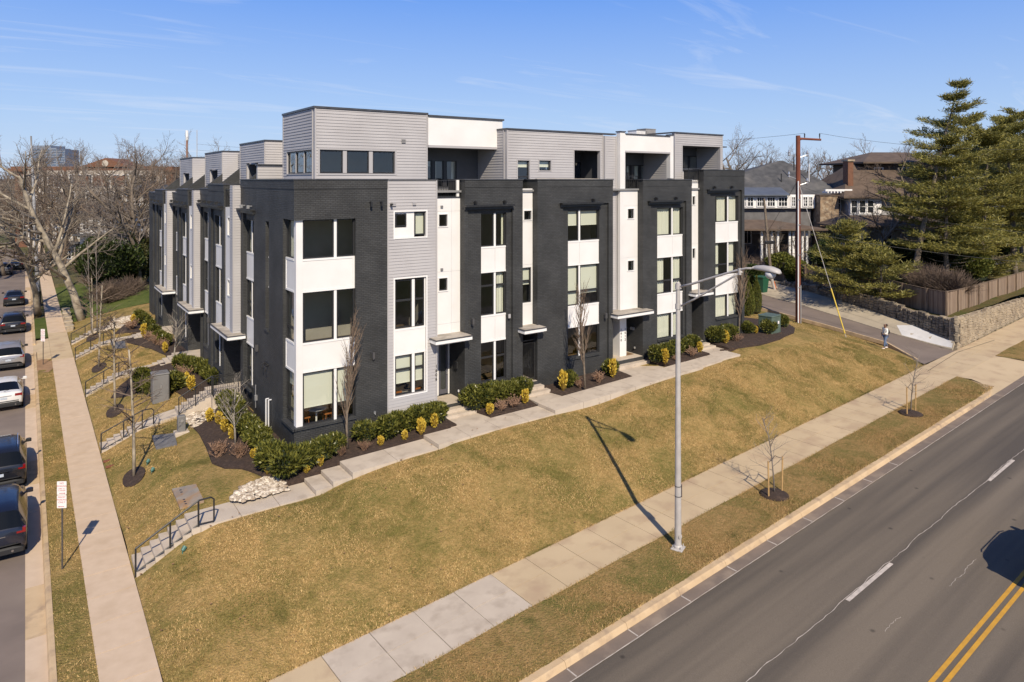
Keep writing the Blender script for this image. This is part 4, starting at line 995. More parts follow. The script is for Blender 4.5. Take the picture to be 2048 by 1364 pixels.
G2 = gt.build('iron_gate', BMETAL, H2)
for i in range(9): x = 20.97+i*.075; gt = MB(); gt.tube((x, 28.88, z0g+.08), (x, 28.88, 4.56), .011, n=5); gt.build('gate_bar', BMETAL, G2)
gt = MB()
for i in range(6): gt.path([(20.95+.1*i, 28.86, 3.3+.06*math.sin(i)), (21.0+.1*i, 28.85, 3.5), (21.05+.08*i, 28.86, 3.75), (20.98+.1*i, 28.85, 3.9)], .014, 5)
gt.build('scroll_work', BMETAL, G2)
interior(H2, False, 17.4, 20.75, 29.05, 34, (2.55, 5.75, 9.15), 12.4)
interior(H2, False, 20.8, 21.7, 29.32, 34, (2.55, 5.75, 9.15), 12.4) if False else None

# ================================================================ unit 3
H3 = thing('townhouse', 'third townhouse on the avenue, widest black brick front below an inset grey terrace', 'townhouse', (21.75, 28.68, 2.3), group='townhouses of the black, grey and white row')
W3 = (U(1133.6, 28.9), U(1196.5, 28.9)); m3 = U(1158, 28.9)
brickblock(H3, False, 21.75, 27.07, 28.68, 1.4, 13.0, (U(1126), 26.75, 11.72), W3, [(9.70, 11.36), (6.2, 8.36), (3.42, 5.0)], (m3,),
           [[('b', .49), ('b', .49)], [('b', .97), ('b', .72)], [None, None]], trans=(None, 6.95, None), ledge=(U(1123.5, 28.5), U(1205, 28.5), 1))
sconce(H3, False, U(1210.5), 28.68, 5.3)
siding(H3, False, 27.08, 28.0, 2.7 if False else 5.4, 15.52, 29.38, .2)
g = MB(); g.box(27.1, 27.3, 29.34, 29.379, 5.6, 10.9); g.build('white_trim_board', WTRIM, H3) if False else None
interior(H3, False, 21.8, 27.0, 29.05, 34, (2.8, 5.75, 9.15), 12.4)
v3, zt3 = 29.5, 15.61
op = (U(1148, v3), U(1199.5, v3), 12.4, ZY(301, depth_v(1172, v3)))
wd = (U(1035, v3), U(1058.5, v3), 12.4, ZY(321, depth_v(1046, v3))); wd2 = (U(1078, v3), U(1101.5, v3), ZY(341, depth_v(1090, v3)), ZY(321, depth_v(1090, v3)))
siding(H3, False, uT, 27.07, 12.3, zt3, v3, .2, [op, wd, wd2])
siding(H3, True, v3+.201, 32.4, 12.3, zt3, uT, .2)
siding(H3, False, 27.08, 28.0, 12.3, zt3-.09, v3-.1, .19, nm='siding', trims=False) if False else None
framed(H3, False, *op, v3, .07, GTRIM); framed(H3, False, *wd, v3, .06, GTRIM); framed(H3, False, *wd2, v3, .06, GTRIM)
window(H3, False, wd[0], wd[1], 12.42, wd[3], v3+.06, (), (12.42+(wd[3]-12.42)*.47,), [('b', .2)])
window(H3, False, *wd2, v3+.06, cont=[('b', .6)])
g = F(); g.wall(op[0]-.3, op[1]+.9, 12.4, op[3]+.2, v3+2.0, .1, [(U(1150, v3+2), U(1163, v3+2), 13.1, ZY(324, depth_v(1156, v3+2)))]); g.b(op[0]-.35, op[0]-.0, v3+.21, v3+2, 12.4, op[3]); g.b(op[0]-.3, op[1]+1, v3+.21, v3+2, op[3], op[3]+.1); g.b(op[1]+.3, op[1]+.4, v3+.21, v3+2, 12.4, op[3]); g.build('terrace_wall', DGREY, H3)
window(H3, False, U(1150, v3+2), U(1163, v3+2), 13.1, ZY(324, depth_v(1156, v3+2)), v3+2.02)
c = MB(); c.box(uT-.05, 28.02, v3-.07, v3+.3, zt3, zt3+.08); c.box(uT-.05, uT+.26, v3+.301, 33.0, zt3, zt3+.08); c.build('coping', CAPM, H3)
g = MB(); g.box(uT+.21, 28.0, v3+.21, 36, zt3-.3, zt3-.2); g.box(uT+.21, 28.0, 36, 36.1, 12.3, zt3); g.build('rooftop_shell', INTW, H3)
g = MB(); g.box(21.75+.3, 26.4, 29.1, 29.3, 13.0, 13.08); g.build('roof_edge_flashing', ROOFT, H3)

# ================================================================ unit 4
H4 = thing('townhouse', 'fourth townhouse on the avenue, white column beside doors numbered 1610 and 1612', 'townhouse', (27.07, 28.68, 2.4), group='townhouses of the black, grey and white row')
wc0 = 28.03
z41 = ZY(264, depth_v(1241, 29.1)); 
wa, wb = U(1255.3, 29.1), U(1267.5, 29.1)
hs = [(wa, wb, 10.76, 11.32), (wa, wb, 7.73, 8.3)]
ocol = U(1250, 29.1)
g = MB(); g.box(wc0, 29.44, 29.1, 29.3, 12.3, 12.62); 
panels(H4, False, wc0, 29.44, 5.3, 12.45, 29.1, hs, (5.5, 8.5, 11.5), (U(1243, 29.1)+.05,))
for h in hs: window(H4, False, *h, 29.15, fr=.04); framed(H4, False, *h, 29.1, .045)
g = MB(); g.box(wc0, ocol, 29.1, 29.4, 12.451, z41); g.build('white_column', WHITEP, H4)
c = MB(); c.box(wc0-.03, ocol+.04, 29.05, 29.45, z41, z41+.06); c.build('coping', CAPM, H4)
zf0, zf1 = ZY(306, depth_v(1295, 29.1)), z41-.12
uE4 = U(1347, 29.1); uo = U(1340.5, 29.1)
g = MB(); g.box(ocol+.002, uo, 29.11, 29.4, zf0+.1, zf1); g.build('white_fascia', WHITEP, H4)
g = MB(); g.box(ocol+.002, uo, 29.09, 29.42, zf0, zf0+.098); g.box(ocol+.002, ocol+.06, 29.13, 29.3, 12.5, zf0-.001); g.build('fascia_trim', GTRIM, H4)
g = MB(); g.box(uo+.002, uE4, 29.1, 29.4, 13.1, z41-.03); g.build('white_column', WHITEP, H4)
c = MB(); c.box(ocol+.06, uo-.02, 29.05, 29.45, zf1, zf1+.06); c.box(uo-.01, uE4+.02, 29.04, 29.46, z41-.03, z41+.03); c.build('coping', CAPM, H4)
siding(H4, True, 29.41, 31.5, 12.3, zf0+.3, uo, .15, trims=False)
g = F(); wdx = (U(1253, 31.3), U(1297, 31.3), 12.5, ZY(330, depth_v(1275, 31.3))); g.wall(ocol, uo, 12.3, zf0+.3, 31.3, .1, [wdx]); g.b(ocol, uo, 29.42, 31.3, zf0+.05, zf0+.1); g.build('terrace_wall', DGREY, H4)
window(H4, False, *wdx, 31.33, (U(1263, 31.3), U(1281, 31.3)), (), [('b', .3), ('c', .6, 1), ('c', .2, .8)], mw=.1, mm=BFRAME)
g = MB(); g.box(ocol, uo, 33, 33.1, 12.3, zf1); g.box(ocol, uE4, 29.42, 34, zf1-.3, zf1-.2); g.build('rooftop_shell', INTW, H4)
railing(H4, False, ocol+.05, 29.44, 29.12, 12.5, 13.25, 6)
siding(H4, False, U(1338, 31.0), U(1369, 31.0), 12.5, ZY(339.5, depth_v(1353, 31.0)), 31.0, .2, trims=False)
g = MB(); g.box(U(1370, 30.9), U(1381, 30.9), 30.9, 31.1, 12.5, ZY(339, depth_v(1375, 30.9))); g.build('terrace_post', WTRIM, H4)
c = MB(); c.box(U(1336, 31.0), U(1382, 31.0), 30.85, 31.25, ZY(339.5, depth_v(1353, 31.0))+.0, ZY(336.5, depth_v(1353, 31.0))); c.build('coping', CAPM, H4)
W4 = (U(1312, 28.9), U(1363.5, 28.9)); m4 = U(1343.5, 28.9)
brickblock(H4, False, 29.45, 33.7, 28.68, 1.5, 13.0, (U(1302), 33.2, 11.72), W4, [(9.68, 11.34), (6.2, 8.34), (3.5, 4.98)], (m4,),
           [[('c', 0, 1), ('c', 0, 1)], [('c', 0, .62), ('c', 0, 1)], [('c', 0, 1), ('c', 0, 1)]], trans=(None, 6.95, None), ledge=(U(1299.5, 28.5), U(1366, 28.5), 2))
canopy(H4, False, 26.9, 29.75, 28.1, 29.36, 5.5)
g = MB(); g.box(27.1, 29.44, 30.22, 30.3, 2.3, 5.35); g.box(27.1, 29.44, 29.31, 30.3, 5.2, 5.28); g.box(27.08, 27.14, 28.99+.2, 30.3, 1.5, 5.2); g.build('porch_wall', DGREY, H4)
g = MB(); g.box(28.2, 28.72, 29.3, 30.2, 2.7, 5.19); g.build('white_pillar', WHITEP, H4)
for s_, px in (('1610', 28.3), ('1612', 28.62)):
    for i, ch in enumerate(s_): txt(H4, ch, .2, (px, 29.29, 4.3-.2*i), (R(90), 0, 0), NUMM, .008, 'house_number')
door(H4, False, 28.73, 29.43, 2.78, 5.18, 30.1, blind=.82)
door(H4, False, 27.2, 28.19, 2.78, 5.1, 30.1)
steps_front(H4, 27.3, 29.44, 2.76, 2.36, 1)
g = MB(); g.box(28.7, 29.3, 29.25, 29.75, 2.761, 2.775); g.build('door_mat', mat('brown coir mat', (.2, .12, .06), .95), H4)
g = MB(); g.box(29.32, 29.449, 29.35, 29.6, 4.15, 4.3); g.build('mailbox', SILV, H4)
g = MB(); g.lathe((29.40, 29.3, 3.05), [(.01, 0), (.05, .02), (.06, .1), (.02, .13)], 8); g.build('hose_reel', SILV, H4)
interior(H4, False, 29.5, 33.65, 29.05, 34, (2.85, 5.75, 9.15), 12.4)

# ================================================================ unit 5
H5 = thing('townhouse', 'last and highest avenue townhouse at the alley end, pale curtains in every window', 'townhouse', (33.7, 28.68, 2.6), group='townhouses of the black, grey and white row')
wa, wb = U(1383.9, 29.1)+.02, U(1389.8, 29.1)
hs = [(wa, wb, 11.45, 11.98), (wa, wb, 8.1, 8.7)]
panels(H5, False, 33.701, 34.79, 5.9, 13.0, 29.1, hs, (9.0, 12.0), ())
for h in hs: window(H5, False, *h, 29.15, fr=.035); framed(H5, False, *h, 29.1, .04)
W5 = (U(1428.5, 28.9), U(1474.5, 28.9)); m5 = U(1455, 28.9)
brickblock(H5, False, 34.8, 38.9, 28.68, 1.7, 13.62, (U(1420.5), U(1484), 12.35), W5, [(10.3, 11.97), (6.88, 8.97), (4.15, 5.6)], (m5,),
           [[('c', .3, 1), ('c', 0, 1)], [('c', 0, .5), ('c', 0, .8)], [('c', 0, 1), ('c', 0, 1)]], trans=(None, 7.55, None), ledge=(U(1418, 28.5), U(1476, 28.5), 2))
f = F(True); f.b(28.99, 40, 38.6, 38.9, 1.5, 13.6); f.build('brick_wall', BRICK, H5)
canopy(H5, False, 33.4, 35.05, 28.1, 29.12, 6.1)
g = MB(); g.box(33.72, 34.79, 30.22, 30.3, 2.3, 5.95); g.build('porch_wall', DGREY, H5)
door(H5, False, 33.8, 34.76, 2.98, 5.4, 30.14)
g = MB(); g.box(34.15, 34.23, 29.9, 30.0, 2.98, 5.6); g.build('sidelight_bar', WTRIM, H5)
steps_front(H5, 33.75, 34.79, 2.95, 2.62, 2)
interior(H5, False, 34.85, 38.55, 29.05, 34, (3.3, 6.4, 9.8), 13.0)
v5 = 30.3; zt5 = 16.0
uA, uB = U(1348.5, v5), 38.7
op5 = (U(1364.5, v5), U(1440, v5), 12.9, ZY(292.5, depth_v(1400, v5)))
siding(H5, False, uA, uB, 12.4, zt5, v5, .2, [op5]); framed(H5, False, *op5, v5, .07, GTRIM)
g = F(); w5x = (U(1366, v5+2), U(1408, v5+2), 13.0, ZY(312, depth_v(1390, v5+2))); g.wall(op5[0]-.3, op5[1]+1, 12.9, op5[3]+.3, v5+2, .1, [w5x]); g.b(op5[0]-.3, op5[1]+1, v5+.21, v5+2, op5[3], op5[3]+.08); g.build('terrace_wall', DGREY, H5)
siding(H5, True, v5+.21, v5+2.0, 12.9, op5[3], op5[1]+.02, .15, trims=False)
window(H5, False, *w5x, v5+2.02, (U(1379, v5+2), U(1396, v5+2)), (), None, mw=.1, mm=BFRAME)
c = MB(); c.box(uA-.05, uB+.05, v5-.07, v5+.3, zt5, zt5+.08); c.box(uA-.05, uA+.2, v5+.301, 34, zt5, zt5+.08); c.build('coping', CAPM, H5)
g = MB(); g.box(uA, uB, v5+.21, 36, zt5-.3, zt5-.2); g.box(uA, uB, 36, 36.1, 12.4, zt5); g.box(uB-.2, uB, v5+.21, 36, 12.4, zt5-.01); g.build('rooftop_shell', INTW, H5)
railing(H5, False, 33.75, 34.79, 29.0, 12.9, 13.75, 6)
# roof deck furniture seen over the parapet
g = MB(); g.tube((32.6, 30.0, 13.32), (33.0, 30.0, 13.32), .13, n=10); g.build('rolled_cushion', CAPM, H4)

# shared flat roof
RF = struct(thing('flat_roof', 'x', 'x')); del RF['category']; del RF['label']
g = MB(); g.box(9.4, 38.6, 29.0, 45, 12.40, 12.5); g.build('roof_deck', ROOFF, RF)
g = MB(); g.box(9.4, 20, 45.01, 69.6, 11.7, 12.0); g.build('roof_deck', ROOFF, RF)
g = MB(); g.box(9.6, 38.6, 44.8, 45.0, 1.0, 12.4); g.box(19.8, 20, 45.01, 69.6, 1.0, 11.7); g.box(9.4, 20, 69.4, 69.6, 1.0, 11.7); g.build('rear_wall', SIDING, RF)
# rooftop air conditioners
ACM = mat('air conditioner grey', (.33, .32, .30), .5, .2, c2=(.27, .26, .25), vs=4)
for i, (px, w_, lab) in enumerate(((1272, 1.5, 'low pale air conditioner on the roof behind the fourth townhouse, left one'), (1290, 1.5, 'dark ribbed air conditioner on the roof behind the fourth townhouse, right one'))):
    vv = 33.0; x = U(px, vv); zc = ZY(258 if i else 261, depth_v(px, vv)); t = thing('air_conditioner', lab, 'air conditioner', (x, vv, zc-1.0), group='air conditioners on the flat roof')
    g = MB(); g.box(x-w_/2+.4, x+w_/2-.15, vv-.4, vv+.4, zc-1.2, zc-.05); g.build('casing', WTRIM if i == 0 else ACM, t)
    g = MB(); g.box(x-w_/2+.38, x+w_/2-.13, vv-.42, vv+.42, zc-.049, zc); g.build('lid', ACM, t)
    for k in range(7): g = MB(); xx = x-w_/2+.45+k*(w_-.65)/7; g.box(xx, xx+.02, vv-.425, vv-.401, zc-1.0, zc-.1); g.build('louvre', GTRIM, t)
t = [o for o in bpy.data.objects if o.name.startswith('air_conditioner')][0]
g = MB(); g.box(28.6, 32, 32.7, 33.8, 12.5, 15.0); g.build('plant_plinth', ROOFF, RF)

# ================================================================ side street row
def left_unit(s, dz, zp, label, ucol, last=False):
    H = thing('townhouse', label, 'townhouse', (9.11, s, 1.4), group='townhouses of the black, grey and white row')
    uF, uB = 8.74, 9.11; zt = zp; e = s+10.1 if not last else s+12
    # siding bay with a lit end face
    siding(H, True, s+.03, s+.62, 5.1+dz, zt-.02, uF, .2, trims=False)
    f = F(); f.wall(uF+.0, uB+.2, 5.1+dz, zt-.02, s, .03); f.laps(uF, uB+.15, 5.1+dz, zt-.02, s); f.build('siding', SIDING, H)
    g = MB(); g.box(uF-.028, uF+.045, s-.03, s+.045, 5.1+dz, zt-.02); g.build('corner_board', GTRIM, H)
    # white strip with small windows
    panels(H, True, s+.62, s+2.0, 5.1+dz, 11.55+dz, uF+.08, [(s+.95, s+1.4, 10.1+dz, 11.0+dz), (s+.95, s+1.4, 6.9+dz, 7.7+dz)], (8.4+dz,))
    for z in (10.1, 6.9): window(H, True, s+.95, s+1.4, z+dz, z+(.9 if z > 8 else .8)+dz, uF+.13, fr=.04); framed(H, True, s+.95, s+1.4, z+dz, z+(.9 if z > 8 else .8)+dz, uF+.08, .05)
    railing(H, True, s+.62, s+2.0, uF+.1, 11.6+dz, 12.5+dz, 8)
    g = F(True); g.b(s+.62, s+2.0, uF+1.0, uF+1.1, 11.5+dz, 12.6+dz); g.build('terrace_wall', DGREY, H)
    # brick block 2b
    wz = [(9.36+dz, 11.0+dz), (6.12+dz, 8.08+dz), (2.57+dz, 4.75+dz)]
    brickblock(H, True, s+2.0, s+5.9, uF, .6, zt, (s+2.5, s+5.2, 11.55+dz), (s+2.8, s+4.7), wz, (s+3.9,), [[('c', 0, .4), ('c', .3, 1)], [None, ('c', .5, 1)], [None, None]], side_l=1.0, trans=(None, 6.95+dz, 3.3+dz), ledge=(s+2.3, s+5.5, 2))
    # brick 2a
    wz2 = [(9.36+dz, 11.0+dz), (6.08+dz, 7.95+dz), (2.72+dz, 4.67+dz)]
    brickblock(H, True, s+5.901, e-.01, uB, .6, zt-.3, (s+7.6, s+9.9, 11.5+dz), (s+7.9, s+9.55), wz2, (s+8.7,), [[('c', 0, .4), ('c', 0, 1)], [None, None], [None, ('b', .5)]], side_l=.6, trans=(None, 6.8+dz, None), ledge=(s+7.4, s+10.0, 1 if last else 2))
    sconce(H, True, s+5.6, uF, 4.75+dz)
    # canopy and entrance recess
    canopy(H, True, s-.6, s+3.3, uF-.42, uB+.1, 5.12+dz)
    zl = 2.05+dz
    g = F(True); g.b(s-.0, s+2.0, uB+1.3, uB+1.4, zl-.3, 5.0+dz); g.b(s, s+2.0, uF+.3, uB+1.3, 5.0+dz, 5.08+dz); g.build('porch_wall', DGREY, H)
    g = F(True); g.b(s-.12, s-.001, uB+.01, uB+1.4, .8, 5.0+dz) if s < 38 else g.b(s-.005, s+.05, uB+.35, uB+1.4, .8, 5.0+dz); g.b(s+2.001, s+2.1, uF+1.0, uB+1.4, .8, 5.0+dz); g.build('porch_side', BRICK, H)
    door(H, True, s+.15, s+1.2, zl, zl+2.5, uB+1.22)
    g = F(True); g.b(s+1.25, s+1.75, uB+1.2, uB+1.29, zl, zl+2.5); g.build('side_panel', WHITEP, H)
    interior(H, True, s+2.1, e-.1, 9.45 if False else 9.55, 13.5, (2.05+dz, 5.5+dz, 8.9+dz), zt-.6)
    # landing and stair down toward the street
    g = MB(); g.box(7.75, uB+1.3, s+.0, s+1.95, .8, zl); g.build('landing', CONCN, H)
    n = 5; zg = 1.24 if s < 40 else 1.18
    for i in range(n):
        z = zl-(zl-zg)*(i+1)/(n+1); g = MB(); g.box(7.75-.29*(i+1), 7.75-.29*i, s+.35, s+1.75, .7, z); g.build('step', CONCN, H)
    if s < 40:
        rl = thing('handrail', 'black picket railing round the landing and entrance steps nearest the corner', 'handrail', (6.3, s+.35, zg))
        y = s+.32; A = (6.25, y, zg); B = (7.78, y, zl)
        for p in (A, B, ((A[0]+B[0])/2, y, (zg+zl)/2)): g = MB(); g.tube(p, (p[0], p[1], p[2]+.95), .024, n=6); g.build('post', BMETAL, rl)
        g = MB(); g.path([(A[0], y, A[2]+.95), (B[0], y, B[2]+.95), (8.7, y, zl+.95)], .025); g.path([(A[0], y, A[2]+.12), (B[0], y, B[2]+.12), (8.7, y, zl+.12)], .02); g.build('top_rail', BMETAL, rl)
        for i in range(1, 22):
            x = A[0]+i*.11; zz = zg+(zl-zg)*min(1, (x-A[0])/(B[0]-A[0])); g = MB(); g.tube((x, y, zz+.12), (x, y, zz+.95), .009, n=4, caps=False); g.build('baluster', BMETAL, rl)
        y2 = s-.05
        g = MB(); g.path([(7.78, y2, zl), (7.78, y2, zl+.95), (9.0, y2, zl+.95), (9.0, y2, zl)], .024); g.path([(7.78, y2, zl+.95), (7.78, y, zl+.95)], .024); g.build('landing_rail', BMETAL, rl)
        for i in range(1, 11): g = MB(); g.tube((7.78+i*.11, y2, zl+.0), (7.78+i*.11, y2, zl+.95), .009, n=4, caps=False); g.build('baluster', BMETAL, rl)
        for i in range(1, 5): g = MB(); g.tube((7.78, y2+i*.08, zl+.0), (7.78, y2+i*.08, zl+.95), .009, n=4, caps=False); g.build('baluster', BMETAL, rl)
    # rooftop storey
    ub = ucol; b0, b1 = s+1.8, s+7.2; ztb = 15.15+dz
    siding(H, True, b0+.031, b1, 11.9+dz, ztb, ub, .15, [(b0+1.4, b0+3.9, 11.5, ztb-1.15)])
    f = F(); f.wall(ub, ub+1.1, 11.9+dz, ztb, b0, .03); f.laps(ub, ub+1.1, 11.9+dz, ztb, b0); f.build('siding', SIDING, H)
    siding(H, True, b1+.01, s+11.9, 11.9+dz, ztb-.35, ub+1.0, .15, [(b1+1.5, b1+2.9, 11.5, ztb-1.5)], trims=False)
    g = F(True); g.b(b0+1.3, b0+4.0, ub+1.6, ub+1.7, 11.9+dz, ztb-.9); g.b(b0+1.3, b0+4.0, ub+.16, ub+1.7, ztb-1.14, ztb-1.05); g.b(b0+3.9, b0+4.0, ub+.16, ub+1.6, 11.9, ztb-1.2); g.build('terrace_wall', DGREY, H)
    c = MB(); c.box(ub-.05, ub+1.15, b0-.05, b1+.05, ztb, ztb+.08); c.box(ub+1.15, ub+1.5, b0-.0, s+11.9, ztb-.35 if False else ztb-.27, ztb-.20); c.build('coping', CAPM, H)
    g = MB(); g.box(ub+.16, ub+1.1, b0+.04, b1, ztb-.2, ztb-.1); g.box(ub+1.2, ub+4, b0+.04, s+11.8, ztb-.5, ztb-.4); g.build('rooftop_shell', INTW, H)
    for yy in (b0+.02, b1+.05):
        g = MB(); zz = 12.7+dz*1.2
        g.add([(9.62, yy, zz-.4), (9.62, yy, zz), (ub+.03, yy, zz+1.05), (ub+.03, yy, zz-.4), (9.62, yy+.16, zz-.4), (9.62, yy+.16, zz), (ub+.03, yy+.16, zz+1.05), (ub+.03, yy+.16, zz-.4)],
              [(0, 3, 2, 1), (4, 5, 6, 7), (0, 1, 5, 4), (1, 2, 6, 5), (2, 3, 7, 6), (3, 0, 4, 7)]); g.build('sloping_party_wall', BRICK, H)
    return H
left_unit(37.4, -.25 if False else -.0, 12.74, 'first townhouse up the side street from the corner, with railed entrance landing', 10.85)
left_unit(47.5, -.25, 12.35, 'middle townhouse on the side street with beige canopy over a dark porch', 10.85)
left_unit(57.6, -.4, 12.2, 'farthest townhouse at the end of the side street row next to the green lawn', 10.85, True)
# set-back siding between corner rooftop box and first side unit
siding(H1, True, vE+.02, 39.2, 12.4, 15.6, 11.9, .15, [(36.4, 37.6, 12.4, 14.4)], nm='siding', trims=False)
c = MB(); c.box(11.85, 12.2, vE+.08, 39.2, 15.6, 15.68); c.build('coping', CAPM, H1)
siding(H1, False, 9.75, 11.3, 12.4, 13.75, 36.6, .2, trims=False, nm='siding'); c = MB(); c.box(9.7, 11.35, 36.5, 36.9, 13.75, 13.82); c.build('coping', CAPM, H1)
for h, (a, b, c_, d) in ((H1, (9.45, 13.2, 31.0, 31.01)),) if False else (): pass
# ---------------------------------------------------------------- mulch beds
def mz(u, v): return lawn_z(u, v) + .045 + .015*math.sin(u*6+v*4)
def bed(poly, step=.35): return struct(sheet('mulch_bed', poly, lambda x, y: tz(x, y)+.045+.018*math.sin(x*6.1+y*3.7), MULCH, step, skirt=.22, jit=.012))
def GT(px, py, z=1.2):
    for _ in range(8): p = G(px, py, z); z = tz(*p)
    return p
bed([GT(372, 842), GT(398, 868), GT(412, 895), GT(424, 926), GT(450, 937), GT(485, 938), GT(520, 950), GT(548, 970), GT(575, 978), (7.7, 26.99), (15.9, 26.99), (15.9, 28.7), (9.15, 28.7), (9.15, 37.3), (7.9, 37.6)])
bed([(17.75, 26.99), (20.45, 26.99), (20.45, 28.7), (17.4, 28.7)]); bed([(22.15, 26.99), (26.9, 26.99), (26.9, 28.7), (21.8, 28.7)])
bed([(29.85, 26.99), (33.3, 26.99), (33.3, 28.7), (29.5, 28.7)])
def GT0(px, py, z=2.7):
    for _ in range(8): p = G(px, py, z); z = tz(*p)
    return p
bed([(35.1, 26.9), GT0(1440, 700), GT0(1480, 697), GT0(1520, 690), GT0(1560, 679), GT0(1588, 666), GT0(1590, 657), GT0(1575, 648), (43.6, 33), (39, 34), (38.9, 28.7), (35.2, 28.7)])
bed([(7.1, 39.9), (9.1, 39.9), (8.7, 47.3), (7.4, 48.4), (5.5, 47.9), (4.4, 46.6), (4.0, 45.6), (4.6, 44.6), (6.6, 43.9), (6.9, 42.0)])
bed([(7.6, 50), (9, 50), (8.8, 58.6), (7.2, 58.8), (5.8, 58.3), (6.4, 56.5), (7.2, 54)]); bed([(7.0, 60.3), (8.9, 60.3), (8.9, 64.5), (6.6, 64.5), (5.6, 62)])
def ring(c, r, e=1.): bed([(c[0]+math.cos(a)*r, c[1]+math.sin(a)*r*e) for a in [i*math.pi/8 for i in range(16)]], .18)

# ---------------------------------------------------------------- leafy shrubs (one mesh per kind and variant, shared)
def shrub_mesh(name, seed, m, core, n, rx, rz, leaf, lw, upright=.3, lump=5):
    rr = np.random.RandomState(seed); lump = 9; lumps = rr.normal(size=(lump, 3)); lumps /= np.linalg.norm(lumps, axis=1)[:, None]; lumps[:, 2] = np.abs(lumps[:, 2])*.8
    d = rr.normal(size=(n, 3)); d /= np.linalg.norm(d, axis=1)[:, None]
    bump = np.max(np.clip(d @ lumps.T, 0, 1)**6, axis=1)
    r = (.62+.46*bump)*rr.uniform(.72, 1.04, n)**.6
    c = d*r[:, None]*np.array([rx, rx, rz]) + np.array([0, 0, rz*.93]); c = c[c[:, 2] > .02]; d = d[:len(c)] if len(c) == n else (c-np.array([0, 0, rz*.93]))
    n = len(c); d = c-np.array([0, 0, rz*.6]); d /= np.linalg.norm(d, axis=1)[:, None]
    ax = d + rr.normal(size=(n, 3))*.55 + np.array([0, 0, upright]); ax /= np.linalg.norm(ax, axis=1)[:, None]
    sd_ = np.cross(ax, rr.normal(size=(n, 3))); sd_ /= np.linalg.norm(sd_, axis=1)[:, None]
    L = leaf*rr.uniform(.7, 1.25, n)[:, None]; W = lw*rr.uniform(.8, 1.2, n)[:, None]; nrm = np.cross(ax, sd_)
    p0 = c; p1 = c+ax*L*.5+sd_*W+nrm*L*.06; p2 = c+ax*L-nrm*L*.12; p3 = c+ax*L*.5-sd_*W+nrm*L*.06
    v = np.stack([p0, p1, p2, p3], 1).reshape(-1, 3); f = np.arange(n*4).reshape(-1, 4); mi = np.zeros(n, int)
    return npmesh(name, v, f, [m])
def core_mesh(name, rx, rz, m, seed=0):  # solid core, its dark colour paints the shade between the leaves
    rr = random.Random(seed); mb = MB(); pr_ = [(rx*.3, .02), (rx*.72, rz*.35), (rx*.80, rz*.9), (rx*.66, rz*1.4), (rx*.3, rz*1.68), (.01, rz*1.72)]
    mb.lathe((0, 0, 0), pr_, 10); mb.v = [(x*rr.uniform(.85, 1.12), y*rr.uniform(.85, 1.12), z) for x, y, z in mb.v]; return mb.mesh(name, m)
def put(kind, meshes, u, v, z, sc, label, cat, group, rz=None):
    """meshes: [(part name, mesh)]"""
    t = thing(kind, label, cat, (u, v, z), random.uniform(0, 6.28) if rz is None else rz, group)
    for nm, me in meshes: place(me, nm, t, sc=sc)
    return t
LA = [[('foliage', shrub_mesh('laurel_leaves', 10+i, LAUREL, None, 1500, .53, .50, .20, .034)), ('shade_core', core_mesh('laurel_core', .50, .50, LAURELD, i))] for i in range(4)]
GO = [[('foliage', shrub_mesh('golden_leaves', 30+i, GOLD, None, 330, .20, .33, .10, .03, .6)), ('shade_core', core_mesh('golden_core', .15, .30, mat('golden inner shade', (.16, .10, .01), .9), i))] for i in range(3)]
def laurel(px, py, h, label, zz=None, w=1., group='glossy green laurel shrubs in the mulch beds'):
    z = 1.5 if zz is None else zz
    if zz is None:
        for _ in range(6): p = G(px, py, z); z = tz(*p)
    p = G(px, py, z); k = h*random.uniform(.84, 1.0); put('laurel_shrub', random.choice(LA), p[0], p[1], z-.02, (k*w, k*w, k), label, 'shrub', group); return p
def golden(px, py, h, label):
    z = 1.6
    for _ in range(6): p = G(px, py, z); z = tz(*p)
    k = h/.66; wk = min(k, .35+.55*k)*random.uniform(.85, 1.05); put('golden_shrub', random.choice(GO), p[0], p[1], z, (wk, wk*random.uniform(.85, 1.15), k), label, 'shrub', 'golden leaved shrubs in the mulch beds')
def twiggy_mesh(name, seed, n, r, h, m, th=.008, fan=.9):
    rr = random.Random(seed); mb = MB()
    for i in range(n):
        a = rr.uniform(0, 6.28); t = rr.uniform(.1, fan); L = h*rr.uniform(.6, 1.05); d = Vector((math.cos(a)*math.sin(t), math.sin(a)*math.sin(t), math.cos(t)))
        p = Vector((rr.uniform(-.06, .06), rr.uniform(-.06, .06), 0)); q = p+d*L*.55; mb.tube(p, q, th, th*.7, 3, False)
        for j in range(4):
            e = (d+Vector((rr.uniform(-.6, .6), rr.uniform(-.6, .6), rr.uniform(-.2, .5)))).normalized(); s0 = p+d*L*rr.uniform(.25, .6); e1 = s0+e*L*rr.uniform(.25, .5); mb.tube(s0, e1, th*.6, th*.3, 3, False)
            for k in range(3):
                c = s0.lerp(e1, rr.uniform(.3, 1)); a1 = Vector((rr.uniform(-1, 1), rr.uniform(-1, 1), rr.uniform(-.3, 1))).normalized()*.05; b1 = a1.orthogonal().normalized()*.018
                mb.add([tuple(c), tuple(c+a1*.5+b1), tuple(c+a1), tuple(c+a1*.5-b1)], [(0, 1, 2, 3)])
    return mb.mesh(name, m)
DR = [twiggy_mesh('dry_twigs', 50+i, 42, .4, .62, DRY) for i in range(3)]
def dry(px, py, h, label):
    z = 1.5
    for _ in range(6): p = G(px, py, z); z = tz(*p)
    t = thing('dry_shrub', label, 'shrub', (p[0], p[1], z), random.uniform(0, 6), 'leafless brown shrubs in the mulch beds'); place(random.choice(DR), 'twigs', t, sc=h/.55)

